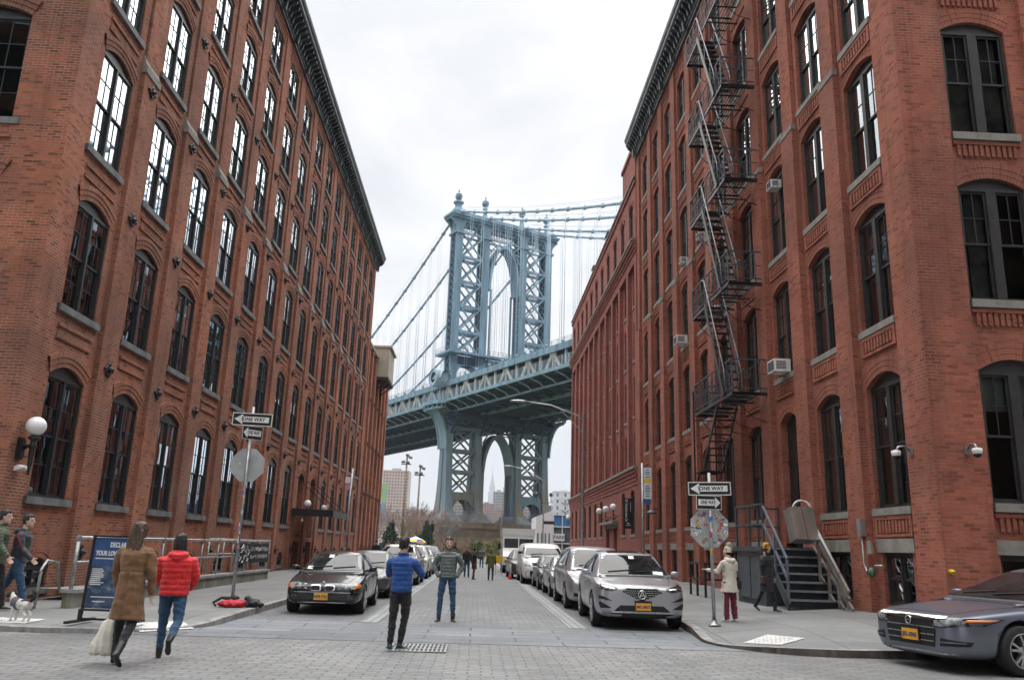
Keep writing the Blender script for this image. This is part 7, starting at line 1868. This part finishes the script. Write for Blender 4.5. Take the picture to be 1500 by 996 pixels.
    if wear.get('hair'): k_, c_ = wear['hair']; remesh(hairm(k_), 'hair', HAIR[c_], o, vox*.9, 1, lambda c, n: c + n*(.009*mnoise.noise(V((c.x*60,c.y*60,c.z*12)))+.006*mnoise.noise(V((c.x*22,c.y*22,c.z*9)))))
    if wear.get('hat'):
        q = MB(); k_ = wear['hat']; rows = []
        for (z, a, b) in ((-.004,.049,.058),(.012,.0505,.0595),(.030,.050,.060),(.052,.046,.055),(.072,.034,.042),(.086,.014,.018)): rows.append([HD(a*cos(2*pi*k/n_), -.006+b*sin(2*pi*k/n_), z) for k in range(n_)])
        q.grid(rows, 0, True, True, True); limb(q, [HD(.050*cos(t), -.006+.059*sin(t), .002) for t in [2*pi*k/14 for k in range(15)]], [.0085*h]*15, 6)
        remesh(q, 'hat', wear['hatmat'], o, vox*.8, 1, lambda c, n: c + n*.003*sin(c.z*260))
        if k_ == 'pom': q = MB(); ball(q, HD(.015,-.02,.105), .034*h, n=12); remesh(q, 'pompom', CL['fur'], o, .007, 0, rumple(.02, 60))
    # trousers
    tm, cut, fit = wear['legs']
    q = MB(); loft(q, [(pel+V((0,0,-.045*h)), .084*h*W_, .066*h, 0), (pel+V((0,0,.0*h)), .086*h*W_, .068*h, 0), (pel+V((0,0,.05*h)), .080*h*W_, .064*h, 0)])
    for n in 'lr':
        a, b, c, d = jl[n]; e_ = b.lerp(c, cut); limb(q, [a+V((0,0,-.01*h)), a.lerp(b,.5), b, b.lerp(c,.45), e_], [.054*h*min(fit,1.05)*W_,.049*h*min(fit,1.05)*W_,.038*h*fit,.036*h*fit,(.026 if fit < 1.02 else .032)*h*fit], 12)
    remesh(q, 'trousers', tm, o, vox, 2, lambda c, n: c + n*(.011*mnoise.noise(V((c.x*9, c.y*9, c.z*17)))+.004*mnoise.noise(c*30)+.003*sin(c.z*60+6*mnoise.noise(c*7))))
    # upper garment
    um, length, fit, style = wear['top']; q = MB(); hem = pel.z + (.02-length)*h
    bot = V((pel.x, pel.y, hem)); fl = wear.get('flare', 1.0); yb = wear.get('hem_y', 0)*h; bw = .088*h*fit*W_; bd = .072*h*fit
    rr = [(bot+V((0,yb,0)), bw*fl, bd*fl, 0), (bot.lerp(pel,.5)+V((0,yb*.5,0)), bw*(1+fl)/2, bd*(1+fl)/2, 0)] if length > .10 else [(bot, bw, bd, 0)]
    rr += [(pel+V((0,0,.05*h)), .086*h*fit*W_, .070*h*fit, st*.2), (pel.lerp(chest,.55), .084*h*fit*W_, .070*h*fit, st*.4), (chest, .094*h*fit*W_, .075*h*fit, st*.8), (neck+V((0,-.004*h,-.060*h)), .096*h*fit*W_, .066*h*fit, st), (neck+V((0,-.002*h,-.026*h)), .070*h*W_, .054*h*fit, st), (neck+V((0,-.001*h,-.010*h)), .052*h, .048*h, st), (neck+V((0,.0,.008*h)), .045*h, .044*h, st)]
    loft(q, rr, 18)
    for n in 'lr':
        a, b, c, f = jl['a'+n]; af = .97+(fit-1)*.55; limb(q, [a+V((0,0,-.028*h)), a.lerp(b,.5), b, b.lerp(c,.5), c-f*.006*h], [.040*h*af,.036*h*af,.032*h*af,.029*h*af,.0235*h*af], 12); limb(q, [neck+V((0,0,-.045*h)), a+V((0,0,-.028*h))], [.04*h,.040*h*af], 8)
    if style in ('puffer','puffer_hood'): limb(q, [neck+V((.042*h*cos(t), .042*h*sin(t), .016*h)) for t in [2*pi*k/12 for k in range(13)]], [.013*h]*13, 6)
    if style in ('puffer_hood','hood'): limb(q, [neck+V((-.055*h,.0,.0)), neck+V((-.05*h,-.05*h,-.018*h)), neck+V((0,-.075*h,-.030*h)), neck+V((.05*h,-.05*h,-.018*h)), neck+V((.055*h,.0,.0))], [.022*h,.030*h,.036*h,.030*h,.022*h], 10)
    arms = [jl['al'], jl['ar']]
    def puff(c, n):
        best, par = 1e9, None
        for a, b, d, f in arms:
            for p0, p1, base in ((a,b,0),(b,d,.3)):
                v = p1-p0; t_ = max(0, min(1, (c-p0).dot(v)/v.length_squared)); ds = (c-(p0+v*t_)).length
                if ds < best: best = ds; par = base + t_*v.length
        onarm = best < .040*h and abs(c.x-neck.x) > .085*h*W_
        f_ = par if onarm else c.z
        amp = .0105 if style.startswith('puffer') else 0
        w = amp*abs(sin(f_*pi/(.062 if onarm else .068)))**.6 - amp*.6 if amp else .0045*sin(f_*38+5*mnoise.noise(c*5))*.6
        if style == 'coat' and c.y < pel.y and not onarm:                # back vent and waist seam
            w -= .013*math.exp(-((c.x-pel.x)/.011)**2)*(1 if c.z < pel.z+.10*h else .35) + .010*math.exp(-((c.z-pel.z-.11*h)/.012)**2)
        return c + n*(w + .012*mnoise.noise(V((c.x*8, c.y*8, c.z*8))) + .006*mnoise.noise(V((c.x*24, c.y*24, c.z*14))) + .004*abs(mnoise.noise(V((c.x*13+4, c.y*13, c.z*30)))))
    top = remesh(q, wear.get('topname', 'jacket'), um, o, vox, 2, puff)
    if style == 'hoodup':
        q = MB(); loft(q, [(HD(0,-.016,-.085), .058*h, .056*h, 0), (HD(0,-.014,-.03), .060*h, .062*h, 0), (HD(0,-.012,.03), .058*h, .064*h, 0), (HD(0,-.010,.07), .044*h, .052*h, 0), (HD(0,-.01,.093), .014*h, .018*h, 0)]); remesh(q, 'hood', um, o, vox, 1)
        q = MB(); limb(q, [HD(.056*cos(t), .020, -.005+.075*sin(t)) for t in [2*pi*k/14 for k in range(15)]], [.016*h]*15, 6); remesh(q, 'fur_trim', CL['fur'], o, .012, 0, rumple(.02, 50))
    # shoes
    sm, hi, solem = wear['shoes']
    for n in 'lr':
        a, b, c, ft = jl[n]; q = MB(); out = g('toe_'+n, .12*(-1 if n == 'l' else 1)); Rf = Matrix.Rotation(-out, 3, 'Z') @ Matrix.Rotation(ft, 3, 'X'); X = lambda x, y, z: c + Rf @ (V((x, y, z))*h)
        rows = []
        for (y, w, z0, z1) in ((-.034,.014,-.038,-.006),(-.024,.021,-.040,.004),(.0,.022,-.040,.008),(.03,.022,-.040,-.010),(.06,.026,-.040,-.018),(.085,.023,-.040,-.024),(.102,.012,-.038,-.029)): rows.append([X(w*cos(t), y, (z0+z1)/2+(z1-z0)/2*sin(t)) for t in [i*pi/6 for i in range(12)]])
        q.grid(rows, 0, True, True, True)
        limb(q, [X(0,-.006,-.012), c.lerp(b, max(hi,.05))], [.026*h,.030*h if hi > .1 else .024*h], 10)
        sh = remesh(q, 'shoe', sm, o, .008 if detail else vox, 1)
        if solem: q = MB(); P2 = [(-.034,.012),(-.024,.022),(.03,.023),(.06,.027),(.088,.023),(.104,.010)]; ring_ = [X(w, y, -.040) for y, w in P2] + [X(-w, y, -.040) for y, w in reversed(P2)]; r2_ = [X(w, y, -.031) for y, w in P2] + [X(-w, y, -.031) for y, w in reversed(P2)]; q.grid([ring_, r2_], 0, True, False, True); q.build('sole', solem, sh)
    return o, dict(jl=jl, neck=neck, pel=pel, hd=hd, HD=HD, chest=chest, h=h)
def wpt(o, p):                                                       # point in the figure's frame to the scene
    return Matrix.Rotation(o.rotation_euler.z, 3, 'Z') @ V(p) + V(o.location)

# woman in the camel coat, walking away, canvas bag in her left hand
o1, J = person('woman with long brown hair in a camel coat walking away with a canvas bag', (-4.06,10.25,.0), .06, 1.60,
    dict(leg_l=(.16,.12,.05), leg_r=(-.14,.55,.02), foot_r=-.75, uarm_l=(-.20,.10,-1), farm_l=(.12,.30,-1), uarm_r=(.20,.0,-1), farm_r=(.0,.22,-1), lean=.03, head=.05),
    dict(hair=('long','long'), legs=(CL['black'], .86, .92), top=(CL['camel'], .245, 1.10, 'coat'), topname='coat', flare=1.28, shoes=(LEATHER, .35, None)), .010, skin='fair')
tb = thing('tote_bag', 'cream canvas tote bag hanging from the hand of the woman in camel', 'bag', tuple(wpt(o1, J['jl']['al'][2])), -.25)
m = MB(); rows = []
for z, a, b, x in ((-.30,.06,.02,-.02),(-.36,.12,.035,-.03),(-.50,.155,.06,-.06),(-.62,.165,.07,-.09),(-.70,.155,.06,-.105),(-.73,.12,.04,-.11)): rows.append([(x+a*cos(2*pi*k/16), b*sin(2*pi*k/16), z) for k in range(16)])
m.grid(rows, 0, True, True, True); remesh(m, 'bag_body', CL['canvas'], tb, .011, 1, lambda c, n: c + n*(.022*mnoise.noise(V((c.x*11, c.y*9, c.z*4)))+.006*sin(c.x*70)))
for yy in (-.015,.015): m = MB(); m.tube([(-.10,yy,-.37),(-.04,yy,-.18),(.0,yy*.5,-.06),(.02,yy,-.18),(.05,yy,-.37)], .008, 6); m.build('strap', CL['canvas'], tb)
# woman in red
person('woman with a black bob in a red puffer jacket and blue jeans walking away', (-3.80,10.98,.0), -.22, 1.50,
    dict(leg_l=(.10,.06,.02), leg_r=(-.26,.75,.03), foot_r=-1.1, shin_out_r=-.10, uarm_l=(-.22,.12,-1), farm_l=(.35,.75,-.55), uarm_r=(.24,.12,-1), farm_r=(-.25,.75,-.6), hide_l=True, hide_r=True, head=-.1, build=1.08),
    dict(hair=('bob','black'), legs=(CL['denim'], .93, 1.0), top=(CL['red'], .06, 1.28, 'puffer_hood'), shoes=(LEATHER, .16, None)), .010, skin='fair')
# man in blue, taking a photograph, legs crossed
o3, J = person('man in a bright blue puffer jacket and black trousers with crossed legs holding a camera', (-1.06,12.45,.0), .10, 1.56,
    dict(leg_l=(.02,.05,.05), leg_r=(.14,.20,-.04), shin_out_l=.05, shin_out_r=-.13, toe_l=-.45, toe_r=.95, uarm_l=(-.22,.50,-.85), farm_l=(.35,.75,.42), uarm_r=(.42,.38,-.85), farm_r=(-.48,.78,.38), head=.25, nod=.03, curl_l=.9, curl_r=.9, thumb_l=(.2,-.3,1), thumb_r=(-.2,-.3,1)),
    dict(hair=('short','black'), legs=(CL['black'], .95, 1.0), top=(CL['blue'], .045, 1.14, 'puffer'), shoes=(TEAL, 0, SOLE)), .010)
cm = thing('camera', 'small black camera held to the face of the man in blue', 'camera', tuple(wpt(o3, (0.0, .40, J['hd'].z-.07))), -.10)
m = MB(); m.box(-.065,-.02,-.04,.065,.025,.045); m.box(-.025,-.02,.045,.025,.02,.065); m.build('body', M['trim'], cm); m = MB(); m.lathe([(.001,.025),(.034,.025),(.036,.075),(.03,.078),(.001,.07)],14,0,(0,0,0),'y'); m.build('lens', M['cglass'], cm)
# man in grey facing the camera, hands in pockets
person('bearded man in a grey green quilted jacket and jeans standing with hands in pockets', (-.55,17.25,.0), pi, 1.63,
    dict(leg_l=(.02,.03,.10), leg_r=(.02,.03,.10), shin_out_l=.05, shin_out_r=.05, toe_l=-.35, toe_r=.35, uarm_l=(-.42,-.22,-1), farm_l=(.40,.42,-.8), uarm_r=(.42,-.22,-1), farm_r=(-.40,.42,-.8), head=-.10, nod=.05, shoulder=.112, hide_l=True, hide_r=True),
    dict(hair=('beard','brown'), legs=(CL['denim'], .97, .98), top=(CL['greyp'], .035, 1.08, 'puffer'), shoes=(SHOEB, .12, None)), .009, skin='fair')
# woman in cream behind the right sign pole
o5, J = person('woman in a bobble hat and cream coat beside the right sign pole', (5.12,16.9,.19), -.45, 1.42,
    dict(leg_l=(.03,.04,.03), leg_r=(-.02,.06,.03), uarm_l=(-.35,.25,-.8), farm_l=(-.45,.75,.15), uarm_r=(.25,.1,-1), farm_r=(-.1,.35,-.8), head=-.25, curl_l=.5),
    dict(hair=('short','black'), hat='pom', hatmat=CL['wool'], legs=(CL['wine'], .98, 1.18), top=(CL['cream'], .17, 1.12, 'hood'), topname='coat', flare=1.34, shoes=(SOLE, 0, None)), .010, skin='fair')
for s in (-1,1): m = MB(); a, b, c, d = J['jl']['l' if s < 0 else 'r']; m.tube([p+V((s*.066,0,0)) for p in (a+V((0,0,-.05)), b, c+V((0,0,.04)))], .011, 6); m.build('side_stripe', SOLE, o5)
hb = thing('handbag', 'black handbag at the hip of the woman in cream', 'bag', tuple(wpt(o5, (.24,.02,.70)))); m = MB(); m.box(-.05,-.11,-.09,.05,.11,.08); remesh(m, 'body', LEATHER, hb, .012, 2); m = MB(); m.tube([(0,-.1,.07),(-.03,-.06,.30),(-.06,0,.55),(-.03,.06,.30),(0,.1,.07)],.008,5); m.build('strap', LEATHER, hb)
# woman on the phone
o6, J = person('woman in a mustard beanie and long black padded coat talking on a phone', (6.62,19.0,.26), 2.55, 1.48,
    dict(leg_l=(.24,.10,.02), leg_r=(-.20,.35,.02), foot_r=-.45, uarm_l=(-.18,.05,-1), farm_l=(.1,.25,-1), uarm_r=(.30,.18,-.9), farm_r=(-.12,.28,1), head=-.15, curl_r=1.0, thumb_r=(-.5,.2,.6)),
    dict(hair=('long','brown'), hat='beanie', hatmat=CL['mustard'], legs=(CL['black'], .95, .86), top=(CL['navy'], .27, 1.16, 'puffer'), topname='coat', flare=1.15, shoes=(LEATHER, .3, None)), .010, skin='fair')
ph = thing('phone', 'black phone held to the ear of the woman in the mustard beanie', 'phone', tuple(wpt(o6, J['HD'](.062,.02,-.02)))); m = MB(); m.box(-.012,-.035,-.07,.0,.035,.07); m.build('case', M['trim'], ph); m = MB(); m.box(-.0005,-.031,-.063,.0015,.031,.063); m.build('screen', M['cglass'], ph)
hb = thing('handbag', 'dark red shoulder bag on the woman in the mustard beanie', 'bag', tuple(wpt(o6, (.21,.09,.70)))); m = MB(); m.box(-.05,-.11,-.085,.05,.11,.075); remesh(m, 'body', plain('bag_wine', (.05,.018,.018), .45), hb, .012, 2); m = MB(); m.tube([(0,-.1,.06),(-.05,-.03,.35),(-.12,0,.62),(-.05,.03,.35),(0,.1,.06)],.008,5); m.build('strap', LEATHER, hb)
# two men and a dog at the far left
o7, J = person('man in a dark jacket with red trim and blue jeans striding along the left wall', (-8.50,16.1,.09), 1.45, 1.74,
    dict(leg_l=(-.38,.20,.02), leg_r=(.34,.06,.02), foot_l=-.25, uarm_l=(-.12,-.25,-1), farm_l=(.0,.15,-1), uarm_r=(.14,.25,-1), farm_r=(-.05,.65,-.6), head=.05, lean=.05),
    dict(hair=('short','black'), legs=(CL['denim'], .98, 1.05), top=(CL['navy'], .06, 1.14, 'hood'), shoes=(LEATHER, 0, None)), .011, skin='fair')
m = MB(); a, b, c, d = J['jl']['ar']; m.tube([a+V((.055,-.02,-.02)), a.lerp(b,.5)+V((.062,.0,0)), b+V((.058,.01,.02))], [.018,.016,.01], 6); m.build('jacket_trim', plain('trim_red', (.30,.015,.03), .7), o7)
person('man in a green quilted coat cut off by the left picture edge', (-8.70,15.72,.09), 1.35, 1.76,
    dict(leg_l=(.25,.08,.02), leg_r=(-.20,.30,.02), foot_r=-.35, uarm_r=(.14,.30,-1), farm_r=(.05,.55,-.7), uarm_l=(-.12,-.1,-1), head=.05),
    dict(hair=('short','black'), legs=(CL['black'], .98, 1.05), top=(CL['green'], .10, 1.18, 'puffer_hood'), shoes=(LEATHER, 0, None)), .011, skin='fair')
def dog(pos, rz):
    o = thing('dog', 'small black and white dog in a grey harness on the left pavement', 'dog', pos, rz); m = MB()
    loft_ = []
    for (x, z, a, b) in ((-.17,.26,.050,.055),(-.12,.265,.068,.075),(-.02,.26,.070,.072),(.08,.255,.080,.090),(.15,.275,.070,.085),(.19,.30,.050,.06)): loft_.append([(x, a*cos(t), z+b*sin(t)) for t in [i*pi/6 for i in range(12)]])
    m.grid(loft_, 0, True, True, True); limb(m, [(.16,0,.31),(.23,0,.385)], [.055,.045]); ball(m, (.25,0,.40), .058, (1.1,.95,.95)); limb(m, [(.28,0,.388),(.335,0,.375)], [.033,.022], 8)
    for s in (-1,1):
        limb(m, [(.11,s*.045,.23),(.10,s*.048,.13),(.115,s*.048,.07),(.115,s*.048,.02)], [.036,.023,.018,.017], 8); ball(m, (.13,s*.048,.016), .019, (1.4,.9,.8))
        limb(m, [(-.13,s*.045,.25),(-.09,s*.05,.165),(-.165,s*.05,.095),(-.15,s*.05,.02)], [.048,.034,.020,.016], 8); ball(m, (-.135,s*.05,.016), .019, (1.4,.9,.8))
    limb(m, [(-.17,0,.30),(-.24,0,.37),(-.235,0,.45),(-.19,0,.47)], [.026,.032,.030,.014], 8)
    t = NT('dog_coat'); co_ = t.coord(); sp = t.new('SeparateXYZ'); t.l(co_, sp.inputs[0]); w = t.noise(co_, 9, 3, .5)
    hd_ = t.math('GREATER_THAN', t.math('ADD', sp.outputs[0], t.math('MULTIPLY', w, .06)), .235); bk = t.math('MULTIPLY', t.math('GREATER_THAN', t.math('ADD', sp.outputs[2], t.math('MULTIPLY', w, .12)), .36), t.math('LESS_THAN', sp.outputs[0], -.02))
    t.p(Base_Color=t.mix(t.math('MAXIMUM', hd_, bk), (.62,.60,.57), (.025,.022,.022)), Roughness=.9); t.bump(t.noise(co_, 90, 3), .6, .01)
    remesh(m, 'body', t.mat, o, .009, 2, lambda c, n: c + n*.008*mnoise.noise(c*45))
    for s in (-1,1): m = MB(); limb(m, [(.235,s*.045,.44),(.215,s*.075,.40),(.225,s*.075,.355)], [.014,.024,.012], 8); remesh(m, 'ear', plain('dog_ear', (.03,.022,.02), .9), o, .007, 1)
    m = MB(); ball(m, (.358,0,.382), .011); 
    for s in (-1,1): ball(m, (.292,s*.032,.415), .009)
    m.build('nose_and_eyes', EYE, o); m = MB(); rows = []
    for x, a, b, z in ((.03,.082,.088,.258),(.06,.086,.093,.257),(.12,.086,.097,.268),(.15,.080,.093,.277)): rows.append([(x, a*cos(t), z+b*sin(t)) for t in [i*pi/8 for i in range(16)]])
    m.grid(rows, 0, True, True, False); m.build('harness', plain('harness_grey', (.09,.085,.11), .7), o)
    m = MB(); m.tube([(.10,0,.36),(-.2,.1,.55),(-.55,.25,.78),(-1.0,.45,.95)], .006, 5); m.build('leash', M['trim'], o)
dog((-7.2,13.95,.10), pi-.35)
# people further down the street
far_ = dict(leg_l=(.05,.05,.04), leg_r=(-.05,.12,.04), uarm_l=(-.2,.05,-1), uarm_r=(.2,.05,-1))
def walker(label, x, y, f, h, top, legs, hair, pose=None, length=.05, style='coat', extra=None):
    w = dict(legs=(legs, .97, 1.0), top=(top, length, 1.14, style), shoes=(LEATHER, .15, None)); w.update(hair=hair) if hair else None; w.update(extra or {})
    return person(label, (x, y, .0), f, h, {**far_, **(pose or {})}, w, .018, 'people further down the street', 'tan', False)
walker('person in a hooded olive parka walking away beside the parked cars', .72, 38.9, .1, 1.42, CL['olive'], CL['navy'], None, dict(leg_l=(.1,.1,.05), leg_r=(-.1,.15,.05)), .16, 'hoodup')
walker('person in a long black coat standing sideways in the road', -.05, 39.6, 1.3, 1.42, CL['black'], CL['wine'], ('short','black'), dict(uarm_r=(.3,.5,-.6), farm_r=(-.1,.9,.3)), .22)
walker('person in a black jacket and blue jeans behind the black coat', -.42, 42.2, pi, 1.48, CL['black'], CL['denim'], ('short','brown'))
walker('person in a dark green coat with a dark hat walking away', -1.05, 41.6, .1, 1.50, CL['darkgreen'], CL['black'], ('short','black'), dict(leg_l=(.2,.1,.04), leg_r=(-.2,.3,.04), foot_r=-.4), .12)
walker('person in a dark jacket with tan bag left of the green coat', -1.55, 43.5, .5, 1.42, CL['navy'], CL['tan'], ('short','brown'))
walker('person in pale grey far behind the group in the road', .45, 62.0, pi, 1.5, CL['greyp'], CL['denim'], ('short','black'))
walker('person in black crossing far beyond the bearded man', -1.6, 66.0, 1.4, 1.72, CL['black'], CL['black'], ('short','black'))
for i, (x, y, c) in enumerate([(-6.6,56,'black'),(-6.1,58,'tan'),(-5.9,62,'navy'),(-6.7,66,'cream')]):
    walker('pedestrian in %s on the left pavement, only the head above the parked cars' % c, x, y, i*1.6, 1.72, CL[c], CL['black'], ('short','black' if i % 2 else 'brown'))
